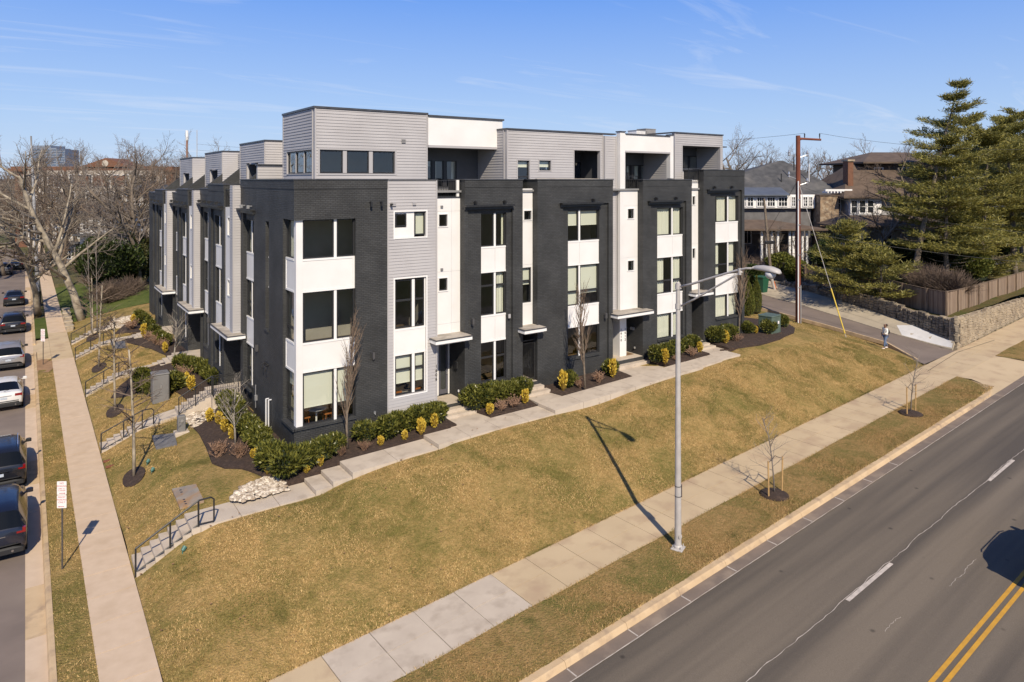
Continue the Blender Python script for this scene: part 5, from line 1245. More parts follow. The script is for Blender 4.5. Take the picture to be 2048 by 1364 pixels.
HL = 'glossy laurel in the unbroken hedge that wraps the corner townhouse'
HG = 'laurels of the hedge wrapping the building corner'
ORD = 'first second third fourth fifth sixth seventh eighth ninth tenth eleventh twelfth thirteenth fourteenth fifteenth last'.split()
hv = [(8.35, 36.7), (8.3, 36.0), (8.2, 35.2), (8.2, 34.4), (8.15, 33.6), (8.2, 32.8), (8.15, 32.0), (8.2, 31.2), (8.15, 30.4), (8.1, 29.6), (8.05, 28.8), (8.1, 28.0), (8.4, 27.4), (9.2, 27.5), (10.0, 27.7), (10.6, 27.9)]
for i, (u, v) in enumerate(hv):
    z = tz(u, v); k = random.uniform(.84, 1.08)*(1.18 if i in (11, 12) else 1)
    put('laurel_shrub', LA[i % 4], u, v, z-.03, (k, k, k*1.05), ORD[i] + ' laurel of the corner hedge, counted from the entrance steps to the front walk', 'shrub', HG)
laurel(730, 884, 1.05, 'upright laurel standing alone right of the columnar tree by the corner')
for i, (x, y, h) in enumerate(((774, 877, 1.15), (797, 866, 1.15), (815, 862, 1.1), (836, 856, 1.15), (856, 850, 1.15), (872, 846, 1.15))): laurel(x, y, h, 'laurel ' + ('at the left end', 'second from the left', 'third from the left', 'fourth from the left', 'second from the right', 'at the right end')[i] + ' of the clump under the grey siding')
for i, (x, y, h) in enumerate(((950, 818, 1.2), (968, 813, 1.2), (988, 808, 1.15), (1008, 803, 1.15), (1027, 799, 1.15), (1043, 795, 1.1))): laurel(x, y, h, 'laurel ' + ('at the left end', 'second from the left', 'third from the left', 'third from the right', 'second from the right', 'at the right end')[i] + ' of the hedge before the second townhouse')
laurel(1137, 775, 1.15, 'laurel left of the columnar tree before the third townhouse', w=.8); laurel(1221, 752, 1.15, 'laurel left of the steps to doors 1610 and 1612', w=.85)
for i, (x, y) in enumerate(((1312, 724), (1334, 717), (1352, 711), (1372, 705), (1385, 700))): laurel(x, y, 1.05, 'laurel ' + ('at the left end', 'second from the left', 'in the middle', 'second from the right', 'at the right end')[i] + ' of the hedge before the fourth townhouse', w=.9)
for i, (x, y) in enumerate(((1431, 686), (1444, 683), (1457, 680))): laurel(x, y, 1.15, 'laurel ' + ('left', 'middle', 'right')[i] + ' in the short hedge before the last townhouse')
laurel(1493, 667, .95, 'open laurel left of the green transformer box'); laurel(1537, 668, 1.1, 'laurel right in front of the green transformer box', w=.85); laurel(1567, 655, 1.0, 'loose laurel right of the green transformer box near the rust pole', w=.8)
for i, (x, y, h) in enumerate(((285, 785, 1.0), (305, 790, 1.1), (322, 795, 1.0), (284, 765, 1.0), (347, 782, 1.2))): laurel(x, y, h, 'laurel ' + ('left front', 'centre front', 'right front', 'rear left', 'standing right')[i] + ' beside the tall grey utility cabinet')
for i, (x, y) in enumerate(((362, 740), (378, 742), (395, 745), (412, 752), (430, 770), (421, 760))): laurel(x, y, 1.05, 'laurel ' + ('first', 'second', 'third', 'fourth', 'sixth', 'fifth')[i] + ' along the wall behind the grey utility cabinet')
for i, (x, y) in enumerate(((278, 640), (287, 650), (298, 660), (307, 672), (318, 684), (330, 693))): laurel(x, y, 1.05, 'laurel ' + ('first', 'second', 'third', 'fourth', 'fifth', 'sixth')[i] + ' from the far end in the distant hedge of the side street row')
gl = [(419, 845, .75, 'golden shrub touching the stones at the foot of the corner entrance steps'), (438, 850, .7, 'second golden shrub from the corner entrance steps'), (449, 866, .8, 'third golden shrub from the corner entrance steps'), (464, 880, .8, 'golden shrub left of the small multi-stemmed tree'),
      (506, 917, .45, 'smallest golden tuft left of the corner hedge'), (519, 933, .9, 'tall golden shrub left of the corner hedge'), (534, 950, .75, 'slim golden shrub beside the white stones at the hedge corner'), (612.5, 949, .45, 'small golden shrub under the corner windows by the walk'), (641, 934, .6, 'golden shrub at the right end of the corner hedge'),
      (761, 893, .5, 'low golden shrub right of the lone upright laurel'), (809, 881, .5, 'low golden shrub below the laurel clump under the grey siding'), (842, 871, .85, 'tall golden shrub before the laurel clump under the grey siding'), (869, 857, .75, 'golden shrub nearest the first front steps'),
      (979, 830, .6, 'golden shrub before the second townhouse hedge'), (1051, 809, .85, 'slim golden shrub beside the second front steps'), (1126, 783, 1.2, 'tall golden shrub leaning before the third townhouse'), (1226, 757, 1.2, 'tall golden shrub left of the wide double entrance step'),
      (1330, 729, 1.0, 'golden shrub before the fourth townhouse hedge'), (1400, 706, .75, 'golden shrub beside the fourth townhouse steps'), (1451, 688, .95, 'golden shrub before the last townhouse hedge'), (1512, 668, .6, 'golden shrub between laurels near the green transformer'),
      (288, 676, 1.2, 'tallest golden shrub at the far side street hedge'), (266, 646, .8, 'golden shrub at the far end of the side street beds'), (330, 707, .85, 'golden shrub in the middle bed of the side street row'), (372, 775, .95, 'left of two golden shrubs behind the picket railing'), (383, 783, 1.0, 'right of two golden shrubs behind the picket railing'), (352, 738, .6, 'small golden shrub behind the grey utility cabinet')]
for x, y, h, l in gl: golden(x, y, h, l)
for x, y, h, l in ((436, 915, .75, 'dry brown shrub at the left of the corner bed'), (478, 916, .7, 'dry brown shrub below the small multi-stemmed tree'), (682, 913, .5, 'dry brown shrub left of the columnar tree at the corner'), (728, 903, .5, 'dry brown shrub under the lone upright laurel'), (1002, 822, .55, 'left dry shrub before the second townhouse hedge'), (1028, 816, .6, 'right dry shrub before the second townhouse hedge'),
                   (1159, 777, .6, 'dry shrub at the foot of the columnar tree by the third townhouse'), (1197, 766, .65, 'dry shrub right of the columnar tree by the third townhouse'), (1352, 722, .4, 'dry shrub left of centre before the fourth townhouse'), (1384, 714, .6, 'dry shrub right of centre before the fourth townhouse'), (1473, 683, .6, 'dry shrub at the foot of the last columnar tree'),
                   (264, 660, .9, 'pale dry grass clump at the far bed of the side street'), (300, 683, .8, 'first dry shrub of the brown row along the middle bed'), (313, 690, .8, 'second dry shrub of the brown row along the middle bed'), (325, 697, .75, 'third dry shrub of the brown row along the middle bed'), (366, 757, .8, 'dry shrub beside the golden pair behind the picket railing')): dry(x, y, h, l)

# ---------------------------------------------------------------- bare trees
def grow(seed, h, trunk_r, levels, spread, nb, ratio, up, lean=(0, 0), min_r=.006, first=.3, wob=.18, seglen=None):
    """returns list of polylines [(points, radii, level)]"""
    rr = random.Random(seed); out = []
    def branch(p, d, L, r, lv):
        n = max(2, int(3+L*.6)) if lv < 2 else 3; pts = [p]; rs = [r]; q = p.copy(); dd = d.copy()
        for i in range(n):
            dd = (dd + Vector((rr.gauss(0, wob), rr.gauss(0, wob), rr.gauss(0, wob*.6)+up*(.10 if lv else .02)))).normalized()
            q = q+dd*(L/n); pts.append(q.copy()); rs.append(max(min_r*.6, r*(1-(i+1)/n*(.55 if lv == 0 else .72))))
        out.append((pts, rs, lv))
        if lv >= levels: return
        k = nb[lv]
        for i in range(k):
            f = first+(1-first)*((i+rr.random()*.7)/k) if lv == 0 else .22+.78*((i+rr.random()*.8)/k)
            fi = min(n-1e-4, f*n); j = int(fi); pp = pts[j].lerp(pts[j+1], fi-j); rp = rs[j]*(1-(fi-j))+rs[j+1]*(fi-j); tang = (pts[j+1]-pts[j]).normalized()
            side = tang.orthogonal().normalized(); side = Matrix.Rotation(rr.uniform(0, 6.283), 3, tang) @ side
            ang = spread[lv]*rr.uniform(.75, 1.25); nd = (tang*math.cos(ang)+side*math.sin(ang)).normalized()
            LL = L*ratio[lv]*rr.uniform(.7, 1.15)*(1-.45*f if lv == 0 else 1-.3*f)
            branch(pp, nd, LL, max(min_r, min(rp*.75, r*.55*(1-.3*f))), lv+1)
    branch(Vector((0, 0, 0)), Vector((lean[0], lean[1], 1)).normalized(), h, trunk_r, 0)
    return out
def tree_meshes(polys, name, bark, twig, tlev=2):
    a, b = MB(), MB()
    for pts, rs, lv in polys:
        if lv < tlev: a.path(pts, rs, 8 if lv == 0 else 5)
        else:
            for i in range(len(pts)-1): b.tube(pts[i], pts[i+1], rs[i], rs[i+1], 3, False)
    return [('trunk', a.mesh(name+'_trunk', bark, True)), ('crown', b.mesh(name+'_crown', twig))]
def tree(kind, meshes, u, v, z, label, cat='tree', group=None, rz=0., sc=1.):
    t = thing(kind, label, cat, (u, v, z), rz, group)
    for nm, me in meshes: place(me, nm, t, sc=sc)
    return t
COLM = [tree_meshes(grow(60+i, 4.6, .055, 2, [.32, .4], [34, 7], [.42, .4], 1.1, min_r=.006, first=.22, wob=.04), 'columnar', BARK, TWIG, 1) for i in range(3)]
for i, (x, y, z, l) in enumerate(((694.7, 897, 1.72, 'narrow bare columnar tree before the corner townhouse windows'), (1170, 777, 2.3, 'narrow bare columnar tree before the third townhouse'), (1478, 673, 2.75, 'narrow bare columnar tree before the last townhouse'))):
    p = G(x, y, z); tree('columnar_tree', COLM[i], *p, z, l, group='bare columnar trees along the front walk', sc=(1.05, 1.0, 1.05)[i])
# saplings staked in the avenue verge
SAP = [tree_meshes(grow(80+i, 3.0, .03, 2, [1.0, .6], [20, 4], [.36, .5], .5, min_r=.005, first=.3, wob=.05), 'sapling', TWIGG, TWIGG, 1) for i in range(2)]
for i, (x, y, l) in enumerate(((1549, 988, 'staked bare sapling in the verge, nearer the lamp post'), (1821, 826, 'staked bare sapling in the verge, nearer the driveway'))):
    z = .34 if i == 0 else .80; p = G(x, y, z); z -= .01
    ring(p, .48, 1.); mo = MB(); mo.lathe((p[0], p[1], z-.02), [(.62, 0), (.5, .07), (.25, .12), (.02, .13)], 14); struct(mo.build('mulch_ring', MULCH, smooth=True))
    t = tree('sapling', SAP[i], *p, z, l, group='staked saplings in the avenue verge', rz=i*2., sc=1.05)
    for k, (dx, dy) in enumerate(((-.43, -.03), (.43, -.05))):
        s_ = thing('tree_stake', ('left' if k == 0 else 'right')+' pale timber stake holding the sapling nearer the '+('lamp post' if i == 0 else 'driveway'), 'stake', (p[0]+dx, p[1]+dy, z), group='pale timber tree stakes')
        g = MB(); g.tube((p[0]+dx, p[1]+dy, z-.1), (p[0]+dx*1.08, p[1]+dy*1.02, z+1.45), .032, n=7); g.build('stake', STAKE, s_)
        g = MB(); g.path([(p[0]+dx, p[1]+dy, z+1.38), (p[0]+dx*.5, p[1]+dy*.5, z+1.45), (p[0]+.03, p[1], z+1.55)], .012, 5); g.build('tie', BMETAL, s_)
# yard trees in the side beds
YT = [tree_meshes(grow(90+i, 5.4, .07, 3, [1.1, .6, .5], [22, 5, 3], [.36, .45, .4], .1, min_r=.005, first=.32, wob=.012), 'yard', PALEBARK, TWIG, 1) for i in range(3)]
for i, (x, y, z, h, l) in enumerate(((268, 953, .62, 1.0, 'young bare yard tree closest to the nearest steps with a long mulch ellipse'), (230, 822, .5, .95, 'young bare yard tree between the second and third stairs'), (198, 735, .55, 1.0, 'young bare yard tree between the third and fourth stairs'), (185, 676, .6, .9, 'young bare yard tree beside the farthest stairs'))):
    for _ in range(5): p = G(x, y, z); z = tz(*p)
    d = -.9; bed([(p[0]+math.cos(a)*.42-math.sin(a)*0, p[1]+math.sin(a)*.9) for a in [k*math.pi/9 for k in range(18)]], .2)
    tree('yard_tree', YT[i % 3], *p, z, l, group='young bare trees in the sloping yards', rz=i*1.7, sc=h)
MS = tree_meshes(grow(120, 2.5, .05, 3, [.75, .6, .5], [16, 5, 3], [.62, .5, .45], .35, min_r=.006, first=.28, wob=.06), 'small', mat('pale grey bark', (.36, .32, .26), .85, c2=(.26, .23, .19), vs=6), TWIGG, 2)
for x, y, z, l, s_ in ((471, 890, 1.4, 'small pale multi-stemmed tree beside the corner hedge', 1.0), (348, 727, 1.3, 'small pale multi-stemmed tree behind the grey utility cabinet', 1.05)):
    for _ in range(5): p = G(x, y, z); z = tz(*p)
    tree('small_tree', MS, *p, z, l, group='small multi-stemmed trees in the side beds', rz=x, sc=s_)
PUR = mat('purple twig bark', (.14, .10, .13), .9); MSP = [('trunk', MS[0][1]), ('crown', twiggy_mesh('purple_twigs', 66, 70, 1, 2.2, PUR, .008, .5))]
p = G(361, 690, 1.3); tree('small_tree', MSP, *p, 1.3, 'small purple-twigged tree against the middle side street townhouse', sc=.9)
# tall bare slender saplings on the far stairs
SL = [tree_meshes(grow(130+i, 7.5, .05, 2, [.6, .5], [14, 4], [.22, .4], .8, min_r=.006, first=.45, wob=.02), 'slender', TWIGG, TWIGG, 1) for i in range(2)]
for i, (x, y) in enumerate(((183, 668), (195, 672))): p = G(x, y, .6); tree('slender_tree', SL[i], *p, .6, ('left' if i == 0 else 'right')+' one of two tall slender bare trees by the farthest stairs', group='tall slender bare trees')
# ---------------------------------------------------------------- street lamp
lp = (18.68, 16.51); lz = .13; aD = Vector((.057, -.998, 0))
SL_ = thing('street_lamp', 'tall galvanised cobra-head street lamp standing in the avenue verge', 'street lamp', (*lp, lz))
g = MB(); g.tube((*lp, lz+.04), (*lp, 9.38), .118, .072, 20, False); g.lathe((*lp, 9.375), [(.078, 0), (.078, .03), (.03, .06), (.0, .065)], 16); g.build('pole', GALV, SL_, True)
g = MB(); g.rbox((lp[0], lp[1], lz-.02), .42, .42, .06, .4, .02); g.lathe((*lp, lz+.04), [(.15, 0), (.15, .05), (.125, .09)], 18); g.build('base_plate', GALV, SL_)
for i in range(4): a = .4+math.pi/4+i*math.pi/2; g = MB(); g.tube((lp[0]+.2*math.cos(a), lp[1]+.2*math.sin(a), lz), (lp[0]+.2*math.cos(a), lp[1]+.2*math.sin(a), lz+.13), .018, n=6); g.build('anchor_bolt', GALV, SL_)
A3 = lambda L, z: tuple(Vector((*lp, 0)) + aD*L + Vector((0, 0, z)))
g = MB(); g.path([A3(.05, 9.27), A3(.6, 9.44), A3(1.3, 9.70), A3(1.9, 9.92), A3(2.35, 10.08), A3(2.7, 10.18), A3(3.0, 10.21)], [.042, .041, .040, .038, .036, .034, .032], 10); g.build('upper_arm', GALV, SL_, True)
g = MB(); g.path([A3(.06, 8.58), A3(.7, 8.93), A3(1.5, 9.42), A3(2.2, 9.85), A3(2.55, 10.06)], .034, 10); g.build('brace_arm', GALV, SL_, True)
g = MB(); g.path([A3(.88, 9.06), A3(.88, 9.5)], .028, 8); g.build('arm_strut', GALV, SL_)
for z in (9.27, 8.58): g = MB(); g.tube((*lp, z-.09), (*lp, z+.09), .10, n=14); c_ = A3(.1, z-.06); g.tube(c_, (c_[0], c_[1], z+.06), .05, n=6); g.build('clamp', GALV, SL_)
g = MB(); g.tube(A3(2.46, 9.95), A3(2.46, 10.16), .055, n=8); g.build('brace_clamp', GALV, SL_)
sx = Vector((.998, .057, 0)); vs = []; n = 12; st = [(2.93, .05, .05, 10.21), (3.05, .10, .09, 10.22), (3.3, .15, .12, 10.22), (3.6, .185, .13, 10.20), (3.8, .16, .10, 10.17), (3.88, .07, .05, 10.14)]
for L, w_, h_, z in st:
    for k in range(n):
        a = 2*math.pi*k/n; vs.append(tuple(Vector(A3(L, z)) + sx*math.cos(a)*w_ + Vector((0, 0, math.sin(a)*h_*(1 if math.sin(a) > 0 else .55)))))
g = MB(); g.add(vs, [(i*n+k, i*n+(k+1) % n, (i+1)*n+(k+1) % n, (i+1)*n+k) for i in range(len(st)-1) for k in range(n)] + [tuple(range(n)), tuple((len(st)-1)*n+k for k in range(n))]); g.build('lamp_head', GALV, SL_, True)
g = MB(); c_ = A3(3.55, 9.93); g.lathe(c_, [(.03, 0), (.10, .03), (.15, .10), (.17, .20)], 16); g.build('lens_bowl', mat('frosted lamp lens', (.62, .60, .58), .25), SL_, True)
g = MB(); g.rbox((lp[0]+.135, lp[1]+.02, 1.9), .03, .16, .44, 0, .005); g.build('pole_tag', mat('brown sign back', (.10, .075, .06), .5), SL_)
for z in (2.30, 1.95): g = MB(); g.tube((*lp, z), (*lp, z+.02), .119, n=20); g.build('strap', BMETAL, SL_)
g = MB(); g.tube((lp[0]-.02, lp[1]-.118, lz+.45), (lp[0]-.02, lp[1]-.13, lz+.45), .08, n=12); g.build('hand_hole', GALV, SL_)

# ---------------------------------------------------------------- parking signs
SIGNW = mat('white sign face', (.80, .76, .74), .45); SRED = mat('red sign print', (.42, .05, .06), .5); SPOST = mat('steel sign post', (.075, .07, .068), .6, .3, c2=(.12, .10, .09), vs=10)
def parking_sign(u, v, z, label, hpost, faces, rz):
    t = thing('parking_sign', label, 'sign', (u, v, z), rz, 'parking signs on the side street verge')
    def loc(o): attach(o, t); o.matrix_parent_inverse = Matrix(); return o
    g = MB(); g.box(-.022, .022, 0, .03, -.2, hpost); loc(g.build('post', SPOST))
    zt = hpost
    for lines, h, arrow in faces:
        z0 = zt-h; g = MB(); w = .155
        g.add([(x*w, -.012-.004*k, zz) for k in (0, 1) for x, zz in ((-1, z0+.02), (-.9, z0), (.9, z0), (1, z0+.02), (1, zt-.02), (.9, zt), (-.9, zt), (-1, zt-.02))], [tuple(range(7, -1, -1)), tuple(range(8, 16))] + [(i, (i+1) % 8, 8+(i+1) % 8, 8+i) for i in range(8)])
        pl = loc(g.build('sign_plate', SIGNW)); y = zt-.07
        for s_, sz in lines:
            o = txt(None, s_, sz, (0, -.0165, y), (R(90), 0, 0), SRED, .001, 'lettering'); loc(o); y -= sz*1.12
        g = MB(); d = 1 if arrow == 'r' else -1; yy = z0+.05
        g.box(-.08, .08, -.019, -.017, yy-.008, yy+.008); g.poly([(d*.08, -.0185, yy+.025), (d*.08, -.0185, yy-.025), (d*.115, -.0185, yy)]); loc(g.build('arrow', SRED))
        zt = z0-.015
    return t
p = G(124, 1139, 0.); crz = -math.atan2(AX[1], AX[0])
parking_sign(p[0], p[1], 0, 'parking sign pair on a steel post nearest the camera, on the side verge', 2.95, [([('NO', .085), ('PARKING', .075), ('HERE TO', .055), ('CORNER', .06)], .45, 'r'), ([('PERMIT', .075), ('PARKING', .075), ('ONLY', .085)], .43, 'l')], crz+.05)
p = G(86, 729, 0.); parking_sign(p[0], p[1], 0, 'farther parking sign standing in bare reddish soil by the driveway', 2.5, [([('NO', .085), ('PARKING', .075), ('HERE TO', .055), ('CORNER', .06)], .45, 'l'), ([('PERMIT', .075), ('PARKING', .075), ('ONLY', .085)], .4, 'r')], crz-.1)

# ---------------------------------------------------------------- cars
def paint(name, c, rough=.25, metal=.0): return mat('car paint '+name, c, rough, metal, coat=.5)
TYRE = mat('tyre rubber', (.02, .02, .021), .8); RIM = mat('alloy rim', (.42, .42, .43), .3, .8); TAIL = mat('red tail light lens', (.22, .008, .008), .2, coat=.6); PLATE = mat('number plate', (.55, .60, .64), .5, c2=(.40, .46, .55), vs=40); CHRM = mat('chrome', (.7, .7, .7), .12, 1.); BLKP = mat('black car plastic', (.02, .02, .021), .55)
CGLASS = mat('tinted car glass', (.006, .007, .007), .12, spec=.45); HEADL = mat('headlight lens', (.6, .6, .6), .15)
SUV = [(0.00, .55, .98, 1.00, .84, .82, .74, 0, 0), (0.05, .32, 1.05, 1.09, .92, .90, .80, 0, 1), (0.36, .28, 1.08, 1.56, .95, .93, .70, 1, 0), (0.60, .28, 1.08, 1.66, .95, .94, .68, 1, 0), (1.4, .28, 1.06, 1.70, .95, .95, .69, 1, 0), (2.3, .28, 1.04, 1.68, .95, .95, .69, 1, 0), (2.75, .28, 1.03, 1.60, .95, .95, .67, 1, 1), (3.45, .28, 1.01, 1.09, .95, .93, .80, 0, 0), (4.2, .30, .93, 1.0, .93, .88, .74, 0, 0), (4.6, .35, .78, .84, .86, .80, .62, 0, 0), (4.72, .45, .66, .69, .76, .7, .55, 0, 0)]
SED = [(0.00, .52, .90, .93, .78, .76, .68, 0, 0), (0.06, .32, .97, 1.02, .86, .84, .74, 0, 0), (.50, .26, .99, 1.08, .90, .87, .72, 0, 1), (1.25, .26, .97, 1.38, .91, .88, .60, 1, 0), (1.7, .26, .96, 1.43, .91, .88, .60, 1, 0), (2.5, .26, .95, 1.41, .91, .88, .60, 1, 1), (3.3, .26, .94, 1.00, .91, .87, .74, 0, 0), (4.1, .29, .84, .90, .89, .83, .68, 0, 0), (4.5, .35, .68, .73, .80, .74, .56, 0, 0), (4.6, .42, .58, .61, .70, .65, .5, 0, 0)]
def car_meshes(key, ST, pm, rails, dual_tail):
    def prof(s):
        x, zb, be, tp, wl, wb, wt = s[:7]
        return [(wl-.07, zb), (wl-.01, zb+.10), (wl, zb+(be-zb)*.55), (wb+.01, be-.06), (wb-.02, be), (wt+.02, tp-.07 if tp-be > .2 else tp-.03), (wt-.10, tp-.008), (wt*.5, tp+.012), (0, tp+.02)]
    S = []
    for a, b in zip(ST, ST[1:]):
        k = 2 if b[0]-a[0] > .3 else 1
        for j in range(k):
            f = j/k; S.append(tuple(a[i]*(1-f)+b[i]*f for i in range(7)) + (a[7], a[8]))
    S.append(ST[-1]); body = MB(); n = 9; GLS = {}; P_ = [prof(s) for s in S]
    for side in (1, -1):
        vs = [(s[0], side*y, z) for s, pr_ in zip(S, P_) for y, z in pr_]
        bf, gf = [], []
        for i in range(len(S)-1):
            for k in range(n-1):
                q = (i*n+k, i*n+k+1, (i+1)*n+k+1, (i+1)*n+k); q = q if side == 1 else q[::-1]
                if k == 4 and S[i][7]: GLS.setdefault('side_window%d' % side, []).append([vs[j] for j in q])
                elif k >= 5 and S[i][8]: GLS.setdefault('rear_window' if S[i][0] < 1.5 else 'windscreen', []).append([vs[j] for j in q])
                else: bf.append(q)
        e_ = len(vs); vs += [(S[0][0], 0, S[0][1]), (S[-1][0], 0, S[-1][1])]
        bf += [(tuple(range(n))+(e_,))[::-side], (tuple((len(S)-1)*n+k for k in range(n))+(e_+1,))[::side]]
        body.add(vs, bf)
    H = max(s[3] for s in ST); wr = ST[3][4]; res = []
    body.box(.4, ST[-1][0]-.4, -wr+.12, wr-.12, .22, .3)
    gmi = [i for i, s in enumerate(ST) if s[7]]
    for x in ((ST[gmi[0]][0]+ST[gmi[-1]][0])/2+.25, ST[gmi[0]][0]+.85):       # pillars
        for side in (1, -1):
            y0 = side*(ST[gmi[1]][5]+.003); y1 = side*(ST[gmi[1]][6]+.036); body.add([(x-.03, y0, 1.03), (x+.03, y0, 1.03), (x+.03, y1, H-.1), (x-.03, y1, H-.1)], [(0, 1, 2, 3)])
    res.append(('body', body.mesh(key+'_body', pm, True), None)); 
    for nm_, polys in GLS.items():
        g = MB()
        for q in polys: g.poly(q)
        import bmesh
        me_ = g.mesh(key+nm_, CGLASS, True); bm_ = bmesh.new(); bm_.from_mesh(me_); bmesh.ops.remove_doubles(bm_, verts=bm_.verts, dist=1e-4); bm_.to_mesh(me_); bm_.free(); res.append((nm_.rstrip('-1'), me_, None))
    L = ST[-1][0]; wx = (.82, L-.92); r = .345 if H > 1.5 else .32
    wm = MB(); wm.tube((0, -.11, 0), (0, .11, 0), r, n=20); wm = wm.mesh(key+'_tyre', TYRE, True)
    rm = MB(); rm.tube((0, -.116, 0), (0, .116, 0), r*.66, n=10); rm = rm.mesh(key+'_rim', RIM)
    am = MB(); am.tube((0, -.008, 0), (0, .008, 0), r+.05, n=20); am = am.mesh(key+'_arch', BLKP)
    for x in wx:
        for sd in (1, -1): res.append(('wheel', wm, (x, sd*(wr-.115), r), rm)); res.append(('wheel_arch', am, (x, sd*(wr+.002), r+.03)))
    for sd in (1, -1):
        g = MB(); y = sd*(wr-.17)
        if dual_tail: g.box(-.012, .10, min(y-.22*sd, y+.12*sd), max(y-.22*sd, y+.12*sd), .84, .97)
        else: g.box(-.012, .12, min(y+.04*sd, y+.13*sd), max(y+.04*sd, y+.13*sd), .90, 1.06); g.box(-.02, .08, min(y-.12*sd, y+.05*sd), max(y-.12*sd, y+.05*sd), .90, .96)
        res.append(('tail_light', g.mesh(key+'_tail', TAIL), None))
        g = MB(); g.rbox((ST[-3][0]-1.0, sd*(wr+.08), 1.02), .14, .22, .15, 0, .03); g.box(ST[-3][0]-1.03, ST[-3][0]-.97, min(sd*(wr-.08), sd*wr), max(sd*(wr-.08), sd*wr), 1.02, 1.06); res.append(('mirror', g.mesh(key+'_mirror', BLKP if rails else pm), None))
        if rails: g = MB(); g.path([(.55, sd*(ST[3][6]-.06), H+.0), (.7, sd*(ST[3][6]-.05), H+.04), (2.3, sd*(ST[3][6]-.05), H+.04), (2.5, sd*(ST[3][6]-.06), H-.02)], .018, 5); res.append(('roof_rail', g.mesh(key+'_rail', CHRM), None))
        g = MB(); g.rbox((L-.22, sd*(wr-.27), .66), .3, .26, .13, 0, .03); res.append(('headlight', g.mesh(key+'_head', HEADL), None))
        g = MB(); g.tube((-.03, sd*.55, .36), (.1, sd*.55, .36), .04, n=8); res.append(('exhaust', g.mesh(key+'_exh', CHRM), None))
    g = MB(); g.box(-.018, .0, -.16, .16, .70, .82); res.append(('number_plate', g.mesh(key+'_plate', PLATE), None))
    g = MB(); g.rbox((.13, 0, .28), .30, 2*wr-.14, .20, 0, .05); g.box(-.02, .02, -.7, .7, .56, .60); res.append(('bumper', g.mesh(key+'_bumper', BLKP), None))
    g = MB(); g.box(-.02, .0, -.36, .36, .86, .885); res.append(('trim_strip', g.mesh(key+'_trim', CHRM), None))
    g = MB(); g.path([(.1, .0, 1.12), (.16, -.3, 1.2)], .012, 4); res.append(('wiper', g.mesh(key+'_wiper', BLKP), None))
    return res
def car(parts, u, v, z, rz, label, sc=1.):
    t = thing('parked_car', label, 'car', (u, v, z), rz, 'cars parked along the side street kerb')
    for p in parts:
        o = place(p[1], p[0], t, p[2] or (0, 0, 0))
        if len(p) > 3: place(p[3], 'rim', o)
    t.scale = (sc, sc, sc); return t
SZ = -.125
cars = [(SUV, paint('blue black', (.010, .013, .026)), 0, 0, -.93, 29.4, 'glossy dark SUV nearest the camera, cut off by the left picture edge', 1.04),
        (SUV, paint('black', (.012, .013, .018)), 1, 0, -.90, 36.0, 'second dark SUV, with a plate and roof rails, behind the nearest one', 1.0),
        (SED, paint('white', (.72, .71, .69)), 0, 1, -1.0, 48.6, 'white sedan parked beside the golden verge', 1.0),
        (SUV, paint('silver', (.40, .39, .39), .3, .5), 1, 0, -.95, 58.8, 'silver crossover parked before the bare soil patch', .98),
        (SUV, paint('black4', (.012, .012, .014)), 0, 1, -.85, 72.6, 'black hatchback parked under the leaning verge tree', .96),
        (SED, paint('black5', (.013, .013, .014)), 0, 1, -.95, 88.5, 'small black sedan beyond the grey utility pole', 1.0),
        (SUV, paint('grey6', (.12, .12, .125), .3, .3), 0, 0, -2.4, 118, 'grey car far up the side street, left one', 1.0), (SED, paint('dark7', (.02, .018, .018)), 0, 1, .2-1.2, 124, 'dark car far up the side street, right one', 1.0)]
for i, (ST, pm, rails, dual, u, v, lab, sc) in enumerate(cars): car(car_meshes('car%d' % i, ST, pm, rails, dual), u, v, SZ, R(90), lab, sc)
# vehicle on the avenue whose shadow reaches into the frame at the right
cp_ = T2(4.6, -4.35)
tt = car(car_meshes('car9', SUV, paint('dark green', (.02, .03, .028)), 1, 0), cp_[0], cp_[1], zroad(*cp_)+.0, R(3.3), 'dark SUV driving along the avenue just outside the right picture edge', 1.1); tt['group'] = 'vehicles on the avenue'; tt.name = 'suv'; tt.rotation_euler = (0, -math.atan(.034), R(3.3))

# ---------------------------------------------------------------- pedestrian
def skin(name, verts, edges, radii, m, parent, sub=2):
    me = bpy.data.meshes.new(name); import bmesh
    bm = bmesh.new(); ly = bm.verts.layers.skin.verify(); vv = [bm.verts.new(v) for v in verts]; 
    for a, b in edges: bm.edges.new((vv[a], vv[b]))
    for i, v in enumerate(vv):
        r = radii[i]; v[ly].radius = r if isinstance(r, tuple) else (r, r)
    vv[0][ly].use_root = True
    bm.to_mesh(me); bm.free(); me.materials.append(m)
    o = bpy.data.objects.new(name, me); col.objects.link(o)
    md = o.modifiers.new('skin', 'SKIN'); md.use_smooth_shade = True; sb = o.modifiers.new('sub', 'SUBSURF'); sb.levels = sub; sb.render_levels = sub
    if parent: o.parent = parent
    return o
SKINM = mat('brown skin', (.20, .105, .065), .55); JEAN = mat('blue jeans', (.10, .15, .25), .85, c2=(.14, .19, .30), vs=20); SHOE = mat('white shoe', (.78, .72, .70), .6); HAIR = mat('dark brown hair', (.035, .018, .012), .6); PACK = mat('black backpack fabric', (.015, .015, .018), .7)
